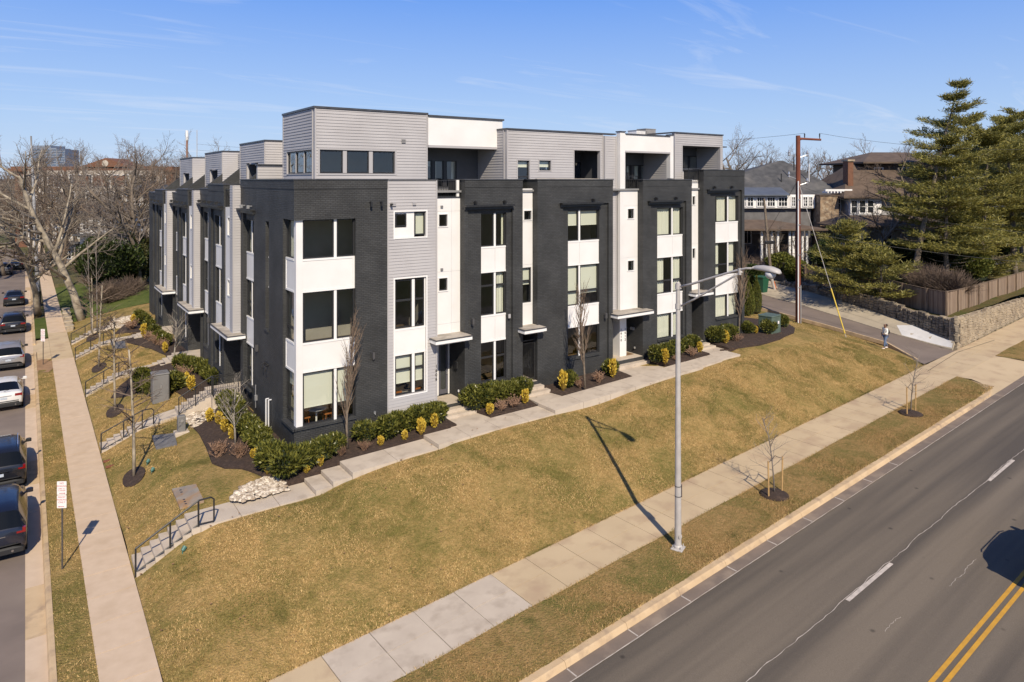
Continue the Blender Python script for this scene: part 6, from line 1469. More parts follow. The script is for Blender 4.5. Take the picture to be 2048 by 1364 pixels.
def dots_mat():
    m = bpy.data.materials.new('white sweater with black spots'); m.use_nodes = True; nt = m.node_tree; b = nt.nodes['Principled BSDF']; b.inputs['Roughness'].default_value = .9
    t = nt.nodes.new('ShaderNodeTexCoord'); v = nt.nodes.new('ShaderNodeTexVoronoi'); v.inputs['Scale'].default_value = 5.5; nt.links.new(t.outputs['Object'], v.inputs['Vector'])
    r = nt.nodes.new('ShaderNodeValToRGB'); r.color_ramp.interpolation = 'CONSTANT'; r.color_ramp.elements[0].color = (.03, .03, .035, 1); r.color_ramp.elements[1].position = .19; r.color_ramp.elements[1].color = (.80, .77, .70, 1)
    nt.links.new(v.outputs['Distance'], r.inputs[0]); nt.links.new(r.outputs[0], b.inputs['Base Color']); return m
pp = G(1771, 701, 1.33); pz = zal(*pp)
pe = thing('person', 'person walking down the alley in a spotted white sweater and blue jeans, holding a phone', 'person', (pp[0], pp[1], pz+.01), R(150))
# local: +x forward, +y left, z up
V_ = [(0, 0, .92), (0, 0, 1.1), (0, 0, 1.34), (.01, 0, 1.44), (.03, 0, 1.52), (.035, 0, 1.60), (.03, 0, 1.68),
      (0, .17, 1.36), (.05, .24, 1.12), (.27, .20, 1.04), (.34, .19, 1.05), (0, -.17, 1.36), (-.03, -.24, 1.10), (.10, -.25, .90), (.13, -.25, .83),
      (0, .09, .88), (.12, .09, .50), (.14, .09, .10), (.26, .09, .05), (0, -.09, .88), (-.02, -.09, .50), (-.20, -.09, .12), (-.10, -.09, .05)]
E_ = [(0, 1), (1, 2), (2, 3), (3, 4), (4, 5), (5, 6), (2, 7), (7, 8), (8, 9), (9, 10), (2, 11), (11, 12), (12, 13), (13, 14), (0, 15), (15, 16), (16, 17), (17, 18), (0, 19), (19, 20), (20, 21), (21, 22)]
r_ = [(.13, .10), (.12, .09), (.14, .09), .055, .07, .092, .06, .055, .042, .032, .03, .055, .042, .032, .03, .085, .06, .042, .035, .085, .06, .042, .035]
skin('body', V_, E_, r_, SKINM, pe)
for k, (hx, hy, hz) in enumerate(((.36, .19, 1.05), (.14, -.25, .80))):
    vs_ = [(hx, hy, hz)]; es_ = []; rs_ = [.026]
    for f, (a, b, c) in enumerate(((.08, .025, .0), (.09, .008, -.01), (.088, -.01, -.01), (.07, -.028, -.005), (.04, .045, .02))):
        if k: a, c = c+.02, -a
        vs_ += [(hx+a*.6, hy+b, hz+c*.6), (hx+a, hy+b*.7, hz+c-.012)]; i0 = len(vs_)-2; es_ += [(0, i0), (i0, i0+1)]; rs_ += [.009, .007]
    skin('hand', vs_, es_, rs_, SKINM, pe, 1)
skin('sweater', [(0, 0, .90), (0, 0, 1.1), (0, 0, 1.33), (.01, 0, 1.42), (0, .18, 1.36), (.045, .25, 1.12), (.20, .21, 1.05), (0, -.18, 1.36), (-.03, -.25, 1.10), (.07, -.25, .94)], [(0, 1), (1, 2), (2, 3), (2, 4), (4, 5), (5, 6), (2, 7), (7, 8), (8, 9)], [(.19, .16), (.18, .15), (.17, .12), .075, .08, .07, .055, .08, .07, .055], dots_mat(), pe)
skin('jeans', [(0, 0, .92), (0, .09, .86), (.12, .09, .50), (.14, .09, .14), (0, -.09, .86), (-.02, -.09, .50), (-.19, -.09, .16)], [(0, 1), (1, 2), (2, 3), (0, 4), (4, 5), (5, 6)], [(.15, .12), .10, .072, .055, .10, .072, .055], JEAN, pe)
for x, y, z in ((.14, .09, .04), (-.20, -.09, .07)): skin('shoe', [(x-.03, y, z+.01), (x+.08, y, z), (x+.18, y, z-.01)], [(0, 1), (1, 2)], [.05, .05, .04], SHOE, pe, 1)
skin('hair', [(-.03, 0, 1.67), (-.07, 0, 1.60), (-.08, 0, 1.50)], [(0, 1), (1, 2)], [.105, .10, .07], HAIR, pe)
skin('backpack', [(-.20, -.03, .98), (-.22, -.03, 1.16), (-.19, -.03, 1.32)], [(0, 1), (1, 2)], [(.13, .10), (.14, .11), (.10, .08)], PACK, pe)
ph = MB(); ph.box(.40, .415, .15, .22, 1.03, 1.17); o = ph.build('phone', BMETAL); o.parent = pe
ear = MB(); ear.tube((.03, .088, 1.60), (.03, .102, 1.60), .022, n=8); ear.tube((.03, -.102, 1.60), (.03, -.088, 1.60), .022, n=8); ear.tube((.115, 0, 1.60), (.14, 0, 1.585), .016, .012, 6); o = ear.build('face_detail', SKINM); o.parent = pe; o['kind'] = 'stuff'

# ---------------------------------------------------------------- utility boxes, covers, stones
BOXG = mat('grey utility steel', (.20, .195, .19), .5, c2=(.17, .165, .16), vs=2, vd=6); GRNB = mat('green transformer paint', (.105, .145, .115), .5, c2=(.08, .115, .09), vs=3, vd=6)
def GZ(px, py, z=1.2):
    for _ in range(8): p = G(px, py, z); z = tz(*p)
    return (p[0], p[1], z)
x, y, z = GZ(320, 800); t = thing('utility_cabinet', 'tall grey utility cabinet among laurels in the side bed', 'utility box', (x, y, z))
g = MB(); g.rbox((x, y, z-.05), .82, .80, 1.5, 0, .05); g.build('cabinet', BOXG, t); g = MB(); g.rbox((x, y, z+1.451), .86, .84, .06, 0, .03); g.build('lid', BOXG, t); g = MB(); g.box(x-.02, x+.02, y-.43, y-.401, z+.7, z+.9); g.build('latch', SILV, t)
x, y, z = GZ(1539, 664, 2.7); t = thing('transformer_box', 'green pad-mounted transformer box at the end of the row', 'utility box', (x, y, z))
g = MB(); g.rbox((x, y, z-.05), 1.15, 1.0, 1.15, .1, .04); g.build('cabinet', GRNB, t); g = MB(); g.rbox((x, y, z+1.101), 1.2, 1.05, .07, .1, .03); g.build('lid', GRNB, t)
for dx in (-.35, .12): g = MB(); g.box(x+dx, x+dx+.14, y-.56, y-.52, z+.62, z+.80); g.build('label_plate', SIGNW, t)
x, y, z = GZ(363, 866); t = thing('utility_pedestal', 'small grey electric pedestal on a concrete pad in the yard lawn', 'utility box', (x, y, z))
g = MB(); g.rbox((x, y, z-.1), .62, .56, .2, 0, .02); g.build('pad', CONCN, t); g = MB(); g.rbox((x, y+.04, z+.10), .34, .32, .72, 0, .03); g.build('housing', BOXG, t); g = MB(); g.tube((x, y-.13, z+.6), (x, y-.15, z+.6), .07, n=12); g.build('meter', SILV, t)
COVG = mat('grey cover plate', (.17, .165, .165), .8, c2=(.12, .115, .115), vs=5, vd=8); RUSTC = mat('rust stained concrete cover', (.30, .27, .23), .85, c2=(.33, .19, .09), vs=2.2, vd=4, c3=(.22, .20, .18), v3=1.5)
def lidbox(corners, m, lab, holes=()):
    ps = [GT(*c) for c in corners]; ps = [(x, y, tz(x, y)) for x, y in ps]; cx = sum(p[0] for p in ps)/4; cy = sum(p[1] for p in ps)/4; cz = sum(p[2] for p in ps)/4
    t = thing('ground_cover', lab, 'utility cover', (cx, cy, cz), 0, 'flat utility covers set in the lawn')
    g = MB(); g.add([(x, y, z-.15) for x, y, z in ps]+[(x, y, z+.05) for x, y, z in ps], [(0, 3, 2, 1), (4, 5, 6, 7), (0, 1, 5, 4), (1, 2, 6, 5), (2, 3, 7, 6), (3, 0, 4, 7)][::1]); g.build('lid', m, t)
    A_, B_, D_ = (Vector(ps[i]) for i in (0, 1, 3))
    for u_, v_ in holes:
        c = A_+(B_-A_)*u_+(D_-A_)*v_; e = (B_-A_)*.045; f = (D_-A_)*.022; g = MB(); g.add([tuple(c+e*i+f*j+Vector((0, 0, .056))) for i, j in ((-1, -1), (1, -1), (1, 1), (-1, 1))], [(0, 1, 2, 3)]); g.build('lift_slot', BMETAL, t)
lidbox(((344, 980), (392, 970), (408, 1004), (360, 1018)), RUSTC, 'square rust-stained concrete cover with dark slots near the first steps', ((.30, .16), (.30, .28), (.27, .66), (.27, .77), (.27, .88)))
lidbox(((304, 873), (349, 868), (354, 890), (312, 899)), COVG, 'dark grey rectangular cover in the lawn beside the yard tree shadow'); lidbox(((221, 685), (250, 683), (252, 696), (226, 698)), COVG, 'pale grey cover in the lawn near the fourth stairs')
GRL = mat('green garden spotlight', (.06, .16, .13), .4)
for i, (px, py) in enumerate(((294, 930), (303, 947), (365, 1108))):
    x, y, z = GZ(px, py); t = thing('garden_light', ('upper', 'lower', 'lone')[i] + ' small green garden spotlight ' + ('beside the first yard tree', 'beside the first yard tree', 'right of the nearest steps'), 'garden light', (x, y, z), group='small green garden spotlights') if False else thing('garden_light', ('upper green garden spotlight beside the first yard tree', 'lower green garden spotlight beside the first yard tree', 'lone green garden spotlight right of the nearest steps')[i], 'garden light', (x, y, z), group='small green garden spotlights')
    g = MB(); g.tube((x, y, z-.05), (x, y, z+.1), .02, n=6); g.build('spike', GRL, t); g = MB(); g.tube((x, y, z+.1), (x+.09, y+.06, z+.2), .06, .075, 10); g.build('lamp_head', GRL, t)
BRK = mat('red clay', (.20, .075, .04), .9)
for i, (px, py) in enumerate(((217, 921), (222, 932))): x, y, z = GZ(px, py); t = thing('flat_brick', ('upper' if i == 0 else 'lower')+' red brick lying flat in the grass near the second stairs', 'brick', (x, y, z), group='red bricks in the grass'); g = MB(); g.rbox((x, y, z-.03), .42, .16, .06, .1, .01); g.build('brick', BRK, t)
STON = leaf_mat('cream river stone', (.30, .23, .16), (.74, .66, .54), .8, 0.)
def stones(name, poly, n, label, smin=.04, smax=.11):
    rr = np.random.RandomState(len(poly)+n); xs = [p[0] for p in poly]; ys = [p[1] for p in poly]; vs = []; fs = []
    ico = np.array([(0, 0, 1), (.894, 0, .447), (.276, .85, .447), (-.724, .526, .447), (-.724, -.526, .447), (.276, -.85, .447), (.724, .526, -.447), (-.276, .85, -.447), (-.894, 0, -.447), (-.276, -.85, -.447), (.724, -.526, -.447)])
    fc = [(0, 1, 2), (0, 2, 3), (0, 3, 4), (0, 4, 5), (0, 5, 1), (1, 6, 2), (2, 7, 3), (3, 8, 4), (4, 9, 5), (5, 10, 1), (2, 6, 7), (3, 7, 8), (4, 8, 9), (5, 9, 10), (1, 10, 6)]
    k = 0
    while k < n:
        x, y = rr.uniform(min(xs), max(xs)), rr.uniform(min(ys), max(ys))
        if not inpoly((x, y), poly): continue
        s = rr.uniform(smin, smax)*np.array([rr.uniform(.8, 1.4), rr.uniform(.7, 1.1), rr.uniform(.4, .7)]); a = rr.uniform(0, 6.28); v = ico*s*rr.uniform(.85, 1.1, (11, 1))
        v = np.stack([v[:, 0]*math.cos(a)-v[:, 1]*math.sin(a)+x, v[:, 0]*math.sin(a)+v[:, 1]*math.cos(a)+y, v[:, 2]+tz(x, y)+.025], 1); fs += [(q[0]+k*11, q[1]+k*11, q[2]+k*11) for q in fc]; vs.append(v); k += 1
    o = bpy.data.objects.new(name, npmesh(name, np.concatenate(vs), fs, STON)); col.objects.link(o); tag(o, label, 'stones', kind='stuff'); return o
stones('river_stones', [GT(460, 1001), GT(466, 990), GT(482, 975), GT(505, 965), GT(530, 955), GT(552, 955), GT(572, 968), GT(578, 980), GT(520, 995), GT(480, 1004)], 620, 'pale river stones spread at the corner between the bed and the front walk')
stones('river_stones', [GT(368, 838), GT(392, 822), GT(420, 806), GT(432, 820), GT(430, 838), GT(412, 842), GT(388, 858)], 330, 'cream river stones at the foot of the corner entrance steps', .05, .13)
stones('river_stones', [GT(225, 640), GT(262, 632), GT(268, 640), GT(240, 650), GT(215, 662)], 200, 'cream edging stones by the farthest side street bed', .08, .18)
# small edging rocks and litter: leaves lying on the grass and walk
DLF = mat('fallen leaf', (.30, .17, .08), .9); rr = np.random.RandomState(5); mb = MB()
for _ in range(420):
    u, v = rr.uniform(3, 44), rr.uniform(18, 34)
    if v > 28.6 and u > 8.9: continue
    if TS(u, v)[1] < 8.2: continue
    z = tz(u, v)+.05; s = rr.uniform(.02, .05); a = rr.uniform(0, 6); mb.add([(u+s*math.cos(a+k*1.57), v+s*math.sin(a+k*1.57), z+rr.uniform(0, .02)) for k in range(4)], [(0, 1, 2, 3)])
tag(mb.build('fallen_leaves', DLF, kind='stuff'), 'scattered brown fallen leaves on the lawn', 'leaves')

# ---------------------------------------------------------------- stone wall, fence, utility poles at the alley
STN = mat('grey brown wall stone', (.24, .20, .15), .9, c2=(.13, .11, .085), vs=1.9, vd=5, bump=.5, bs=14, c3=(.42, .34, .23), v3=1.1); STL = mat('tan wall stone', (.42, .34, .235), .9, c2=(.27, .215, .15), vs=1.7, vd=5, bump=.5, bs=14); MORT = mat('dark wall core', (.06, .05, .04), .95); CAPS = mat('wall cap mortar', (.47, .39, .28), .9, c2=(.34, .28, .20), vs=2, bump=.4, bs=14)
def px_of(u, v, z):
    X = u*AX[0]-v*AX[1]; Y = u*AX[1]+v*AX[0]; return CX+FPX*X/Y, HY+FPX*(CAMZ-z)/Y, Y
wt_px = [1555, 1603.6, 1661, 1733, 1776, 1819, 1862, 1915, 1980, 2048]; wt_y = [566, 568.7, 580, 594.6, 603, 620, 632, 639, 619, 598]
def wtop(u, v): px, _, Y = px_of(u, v, 3); return ZY(np.interp(px, wt_px, wt_y), Y)
wallpath = [Vector(p) for p in WALLB[::-1]] + [Vector(T2(40, 8.5)), Vector(T2(52, 8.5))]
wallpath[6] = Vector((52.95, 21.75))
stone_shapes = []
for i in range(7):
    rr_ = random.Random(i); b_ = MB(); o = [(-.5, -.5), (.5, -.5), (.5, .5), (-.5, .5)]; k = lambda q, s: [(x*s+rr_.uniform(-.07, .07), q, z*s+rr_.uniform(-.07, .07)) for x, z in o]
    f0 = k(.5, 1.); f1 = k(-.28, 1.); f2 = k(-.5, .72); b_.add(f0+f1+f2, [(8, 9, 10, 11), (0, 1, 5, 4), (1, 2, 6, 5), (2, 3, 7, 6), (3, 0, 4, 7), (4, 5, 9, 8), (5, 6, 10, 9), (6, 7, 11, 10), (7, 4, 8, 11)][::1]); stone_shapes.append(b_)
SM = [b.mesh('wall_stone', STN) for b in stone_shapes]; SML = [b.mesh('wall_stone_tan', STL) for b in stone_shapes]
W_ = thing('stone_wall', 'rubble stone retaining wall rounding the corner of alley and sidewalk', 'wall', (52.95, 21.75, 1.3))
cand = []
for i in range(len(wallpath)-1):
    a, b = wallpath[i], wallpath[i+1]; L = (b-a).length; d = (b-a)/L; nrm = Vector((d.y, -d.x)); 
    if i < 6: nrm = Vector((-abs(nrm.x), nrm.y if nrm.x < 0 else -nrm.y)) if nrm.x > 0 else nrm
    else: nrm = Vector((.057, -.998))
    zb = lambda p: (zslope(p.x, p.y)-.1) if i < 6 else zr(TS(p.x, p.y)[0])+.05
    q = MB(); o0, o1 = a, b; th = Vector((-nrm.x, -nrm.y))*.4
    q.add([(a.x, a.y, zb(a)-.3), (b.x, b.y, zb(b)-.3), (b.x+th.x, b.y+th.y, zb(b)-.3), (a.x+th.x, a.y+th.y, zb(a)-.3), (a.x, a.y, wtop(*a)-.1), (b.x, b.y, wtop(*b)-.1), (b.x+th.x, b.y+th.y, wtop(*b)-.1), (a.x+th.x, a.y+th.y, wtop(*a)-.1)], [(0, 3, 2, 1), (4, 5, 6, 7), (0, 1, 5, 4), (1, 2, 6, 5), (2, 3, 7, 6), (3, 0, 4, 7)]); q.build('wall_core', MORT if i < 6 else CAPS, W_)
    z = 0; far = i < 3; rowh = .17
    s = 0.
    while s < L:
        w = random.uniform(.22, .46); p = a+d*min(L, s+w/2); z = zb(p); top = wtop(p.x, p.y)-.02
        while z < top:
            h = random.uniform(.13, .25); ww = w*random.uniform(.75, 1.1); cand.append((p+d*random.uniform(-.06, .06), z+h/2, ww, h, math.atan2(d.y, d.x), nrm, i)); z += h
        s += w
def wall_rot(nrm): return math.atan2(nrm.y, nrm.x)+math.pi/2
cand.sort(key=lambda c: (c[0].x**2+c[0].y**2)); sm = MB(); sml = MB()
for k, (p, z, w, h, an, nrm, i) in enumerate(cand):
    rz = wall_rot(nrm); j = random.random()*.06; dep = .30
    c = Vector((p.x, p.y))+nrm*(-.02+j)
    if k < 300: o = place((SML if i >= 6 else SM)[k % 7], 'stone', W_ and None, (c.x, c.y, z), rz, (w*.97, dep, h*.96)); attach(o, W_); o.matrix_basis = Matrix.LocRotScale(Vector((c.x, c.y, z)), Matrix.Rotation(rz, 3, 'Z').to_quaternion(), Vector((w*.97, dep, h*.96)))
    else:
        src = stone_shapes[k % 7]; M_ = Matrix.LocRotScale(Vector((c.x, c.y, z)), Matrix.Rotation(rz, 3, 'Z').to_quaternion(), Vector((w*.97, dep, h*.96))); (sml if i >= 6 else sm).add([tuple(M_ @ Vector(v)) for v in src.v], src.f)
if sm.v: sm.build('stones', STN, W_, kind='stuff')
if sml.v: sml.build('stones', STL, W_, kind='stuff')
# loose cap rocks along the far alley part, mortar cap near the corner
cm = MB()
for i in range(len(wallpath)-1):
    a, b = wallpath[i], wallpath[i+1]; n = max(1, int((b-a).length/.3))
    for j in range(n):
        p = a.lerp(b, (j+.5)/n); px = px_of(p.x, p.y, 3)[0]
        if px < 1760:
            o = place(random.choice(SM if random.random() < .6 else SML), 'cap_rock', None, (0, 0, 0)); s = random.uniform(.2, .42); attach(o, W_); o.matrix_basis = Matrix.LocRotScale(Vector((p.x+.15, p.y, wtop(p.x, p.y)+.02+random.uniform(-.05, .1))), Matrix.Rotation(random.uniform(0, 6), 3, 'Z').to_quaternion(), Vector((s, s*.8, s*.6)))
        elif i < 6 or True:
            q = a.lerp(b, j/n); r = a.lerp(b, (j+1)/n); d = (b-a).normalized(); m_ = Vector((-d.y, d.x)) if i >= 6 else Vector((abs(d.y), abs(d.x)*.2)); e = .45
            nn = m_ if i >= 6 else Vector((.93, .35)).normalized(); o = [q-nn*.12, r-nn*.12, r+nn*e, q+nn*e]; zz = [wtop(q.x, q.y), wtop(r.x, r.y), wtop(r.x, r.y), wtop(q.x, q.y)]
            cm.add([(v.x, v.y, z-.12) for v, z in zip(o, zz)]+[(v.x, v.y, z+random.uniform(-.015, .02)) for v, z in zip(o, zz)], [(0, 3, 2, 1), (4, 5, 6, 7), (0, 1, 5, 4), (1, 2, 6, 5), (2, 3, 7, 6), (3, 0, 4, 7)])
cm.build('mortar_cap', CAPS, W_)

# fence on the bank above the wall
fp_px = [1500, 1603, 1714, 1773, 1833, 1896, 1960, 2048, 2300]; fp_b = [556, 566, 587, 601, 620, 633, 612, 582, 500]
def fbot(u, v): px, _, Y = px_of(u, v, 3.5); return ZY(np.interp(px, fp_px, fp_b), Y)
fpath = [Vector(p) for p in ((61.5, 62), (60.6, 50), (59.9, 41), (58.9, 35), (57.9, 30.5), (56.6, 27), (55.3, 24.6), (54.3, 22.95), T2(44, 9.9), T2(56, 10.1))]
FN = thing('wooden_fence', 'weathered brown vertical-board fence above the stone wall', 'fence', (54.3, 22.95, 3.6))
pl_v = []
for i in range(3):
    g = MB(); g.box(0, 1, -.5, .5, 0, 1); g.v[4] = (0, -.5, .995); pl_v.append(g.mesh('plank', mat('fence wood %d' % i, [(.30, .21, .14), (.24, .165, .11), (.35, .26, .18)][i], .9, c2=[(.19, .135, .095), (.15, .105, .072), (.25, .18, .125)][i], vs=3, vd=8, stretch=(7, 7, .4), bump=.3, bs=12)))
pieces = []
for i in range(len(fpath)-1):
    a, b = fpath[i], fpath[i+1]; L = (b-a).length; d = (b-a)/L; n = max(1, int(L/.165)); an = math.atan2(d.y, d.x)
    for j in range(n): p = a+d*(j*L/n); pieces.append((p, L/n*.95, an))
    m_ = max(1, int(L/2.4+.5))
    for j in range(m_):
        p = a+d*(j*L/m_); z = fbot(p.x, p.y); g = MB(); off = Vector((d.y, -d.x))*.06; g.box(p.x-.055+off.x, p.x+.055+off.x, p.y-.055+off.y, p.y+.055+off.y, z-.3, z+1.82); g.build('post', WOODF, FN)
        q = a+d*((j+1)*L/m_); zq = fbot(q.x, q.y)
        for hh in (1.74,):
            g = MB(); w_ = Vector((-d.y, d.x))*.05; g.add([(p.x-w_.x, p.y-w_.y, z+hh), (q.x-w_.x, q.y-w_.y, zq+hh), (q.x+w_.x, q.y+w_.y, zq+hh), (p.x+w_.x, p.y+w_.y, z+hh), (p.x-w_.x, p.y-w_.y, z+hh+.04), (q.x-w_.x, q.y-w_.y, zq+hh+.04), (q.x+w_.x, q.y+w_.y, zq+hh+.04), (p.x+w_.x, p.y+w_.y, z+hh+.04)], [(0, 3, 2, 1), (4, 5, 6, 7), (0, 1, 5, 4), (1, 2, 6, 5), (2, 3, 7, 6), (3, 0, 4, 7)]); g.build('cap_rail', WOODF, FN)
pieces.sort(key=lambda c: c[0].length); pm_ = MB()
for k, (p, w, an) in enumerate(pieces):
    z = fbot(p.x, p.y); M_ = Matrix.LocRotScale(Vector((p.x, p.y, z)), Matrix.Rotation(an, 3, 'Z').to_quaternion(), Vector((w, .022, 1.73+random.uniform(-.02, .0))))
    if k < 300: o = place(random.choice(pl_v), 'plank', None); attach(o, FN); o.matrix_basis = M_
    else:
        bx = [(x, y, z_) for z_ in (0, 1) for x, y in ((0, -.5), (1, -.5), (1, .5), (0, .5))]; pm_.add([tuple(M_ @ Vector(v)) for v in bx], [(0, 3, 2, 1), (4, 5, 6, 7), (0, 1, 5, 4), (1, 2, 6, 5), (2, 3, 7, 6), (3, 0, 4, 7)])
if pm_.v: pm_.build('planks', WOODF, FN, kind='stuff')
def gz_(x, y):
    # garden level behind the wall follows the fence foot
    yy = [22.9, 24.6, 27, 30.5, 35, 41, 50, 62]; xx = [54.3, 55.3, 56.6, 57.9, 58.9, 59.9, 60.6, 61.5]
    b = float(np.interp(y, yy, [fbot(a_, b_) for a_, b_ in zip(xx, yy)])); return b + .012*max(0, x-56) + .05*math.sin(x*.7+y*.5)
struct(sheet('garden_ground', [(53.3, 22.2), (54.6, 24.6), (55.9, 27), (57.0, 30.5), (58.2, 35), (58.9, 41), (59.3, 50), (59.8, 75), (110, 110), (150, 60), (120, 27), T2(56, 8.9), T2(40, 8.9)], gz_, grass_mat('garden grass', (.20, .14, .06), (.14, .10, .05), (.07, .085, .02), 1.), 1.6))

RUST = mat('rust red steel', (.19, .052, .024), .75, c2=(.15, .04, .02), vs=1.5, vd=6)
p = (49.1, 31.3); z0 = 1.9; zt_ = ZY(271, 53.8); cr = Vector((AX[0], -AX[1], 0))     # cr: the camera's right, used only to aim the crossarm across the view of the street
t = thing('utility_pole', 'tall rust-red steel utility pole with one crossarm beside the alley', 'utility pole', (*p, z0))
g = MB(); g.tube((*p, z0-.3), (*p, zt_), .20, .165, 10); g.build('pole', RUST, t)
q = Vector((*p, zt_-.25)); cr2 = Vector((.80, -.60, 0))
g = MB(); g.path([q+cr2*.1+Vector((0, 0, -.02)), q+cr2*.3, q+cr2*1.75+Vector((0, 0, -.08))], [.13, .09, .085], 8); g.build('crossarm', RUST, t)
for s_ in (.5, 1.65): g = MB(); r0 = q+cr2*s_; g.lathe(tuple(r0), [(.03, .0), (.03, .12), (.06, .14), (.03, .2), (.06, .22), (.03, .28), (.06, .3), (.03, .42)], 8); g.build('insulator', BMETAL, t)
for dz_, sd_ in ((-1.7, -1), (-1.75, 1), (-3.4, -1), (-3.9, 1)):
    r0 = Vector((*p, zt_+dz_)); g = MB(); g.tube(r0, r0+cr2*sd_*.7+Vector((0, 0, .25)), .025, n=5); g.lathe(tuple(r0+cr2*sd_*.7+Vector((0, 0, .1))), [(.05, 0), (.09, .1), (.05, .2), (.09, .3), (.04, .5)], 8); g.build('cutout', SILV, t)
g = MB(); g.tube((p[0]-.2, p[1]-.14, z0-.2), (p[0]-.2, p[1]-.14, ZY(362, 53.8)), .055, n=8); g.build('conduit', PIPE, t)
g = MB(); g.tube((p[0]-.03, p[1]-.24, z0-.2), (p[0]-.03, p[1]-.24, ZY(570, 53.8)), .05, n=8); g.build('conduit', SILV, t)
for y in (400, 450, 510, 575): g = MB(); g.box(p[0]-.24, p[0]-.02, p[1]-.22, p[1]-.08, ZY(y, 53.8), ZY(y, 53.8)+.06); g.build('bracket', SILV, t)
WIRE = mat('black wire', (.03, .03, .03), .6); YG = mat('yellow guy guard', (.60, .42, .02), .5)
t2 = thing('guy_wire', 'guy wire with yellow guard anchored beside the alley', 'guy wire', (*p, z0))
an_ = G(1693, 676, 1.75); A_ = Vector((*p, ZY(362, 53.8))); B_ = Vector((*an_, 1.7)); g = MB(); g.tube(A_, B_, .02, n=5); g.build('wire', GALV, t2)
g = MB(); g.tube(B_.lerp(A_, .03), B_.lerp(A_, .30), .045, n=7); g.build('guard', YG, t2)
def wire(a, b, sag, lab, r=.014):
    pts = [Vector(a).lerp(Vector(b), i/14)-Vector((0, 0, sag*4*(i/14)*(1-i/14))) for i in range(15)]; g = MB(); g.path(pts, r, 4); o = g.build('overhead_wire', WIRE); tag(o, lab, 'wire', 'overhead wires'); return o
T_ = lambda px, py, Y: (*P(px, Y), ZY(py, Y))
wire(q+cr2*.5+Vector((0, 0, .42)), T_(1300, 282, 120), .4, 'topmost wire running left from the rust pole crossarm'); wire(q+cr2*1.65+Vector((0, 0, .42)), T_(2300, 285, 45), .8, 'topmost wire running right from the rust pole crossarm')
wire((*p, zt_-3.4), T_(1480, 545, 62), .3, 'wire dropping left from the rust pole towards the garages'); wire((*p, zt_-3.9), T_(2300, 470, 48), 1.2, 'lower wire running right from the rust pole through the pines')
wire((*p, ZY(462, 53.8)), T_(2300, 540, 50), .5, 'low cable running right from the rust pole past the pine trunks'); wire((*p, ZY(462, 53.8)), T_(1440, 458, 70), .3, 'low cable running left behind the last townhouse'); wire((*p, ZY(475, 53.8)), T_(1440, 490, 66), .3, 'lowest cable running left behind the last townhouse')
for i in range(3): wire(T_(394, 288+i*12, 190), T_(700, 300+i*9, 190), .6, ('top', 'middle', 'lowest')[i]+' thin wire leading right from the thin grey mast', .03)
x, y = P(1548, 66); zb = ZY(608, 66); t = thing('wooden_pole', 'leaning old wooden pole near the green bin at the alley head', 'utility pole', (x, y, zb)); g = MB(); x2, y2 = P(1528, 67); g.tube((x, y, zb-.3), (x2, y2, ZY(398, 66)), .15, .11, 8); g.build('pole', BARK, t)
g = MB(); x3, y3 = P(1540, 65); g.rbox((x3, y3, ZY(488, 65)), 1.1, .22, .3, -.3, .05); g.build('lamp_head', BMETAL, t)
x, y = P(1556, 64); t = thing('brace_pole', 'short grey and orange raking pole stub beside the green bin', 'pole', (x, y, ZY(600, 64))); x2, y2 = P(1540, 64); g = MB(); g.tube((x, y, ZY(604, 64)), (x2, y2, ZY(545, 64)), .13, n=8); g.build('pole', GALV, t); g = MB(); g.tube(Vector((x, y, ZY(604, 64))).lerp(Vector((x2, y2, ZY(545, 64))), .3)+Vector((.08, -.08, 0)), Vector((x, y, ZY(604, 64))).lerp(Vector((x2, y2, ZY(545, 64))), .7)+Vector((.08, -.08, 0)), .09, n=6); g.build('marker_band', mat('orange marker', (.5, .14, .04), .6), t)
x, y = P(1524, 61); zb = 3.15; GB = mat('green bin plastic', (.025, .10, .055), .4); t = thing('wheeled_bin', 'dark green wheeled bin at the alley head', 'bin', (x, y, zb)); g = MB(); g.add([(x+a*.9, y+b*.9, zb) for a, b in ((-.35, -.35), (.35, -.35), (.35, .35), (-.35, .35))]+[(x+a, y+b, zb+1.3) for a, b in ((-.45, -.42), (.45, -.42), (.45, .42), (-.45, .42))], [(0, 3, 2, 1), (4, 5, 6, 7), (0, 1, 5, 4), (1, 2, 6, 5), (2, 3, 7, 6), (3, 0, 4, 7)]); g.build('bin_body', GB, t); g = MB(); g.rbox((x, y, zb+1.301), 1.0, .95, .1, 0, .03); g.build('lid', GB, t)
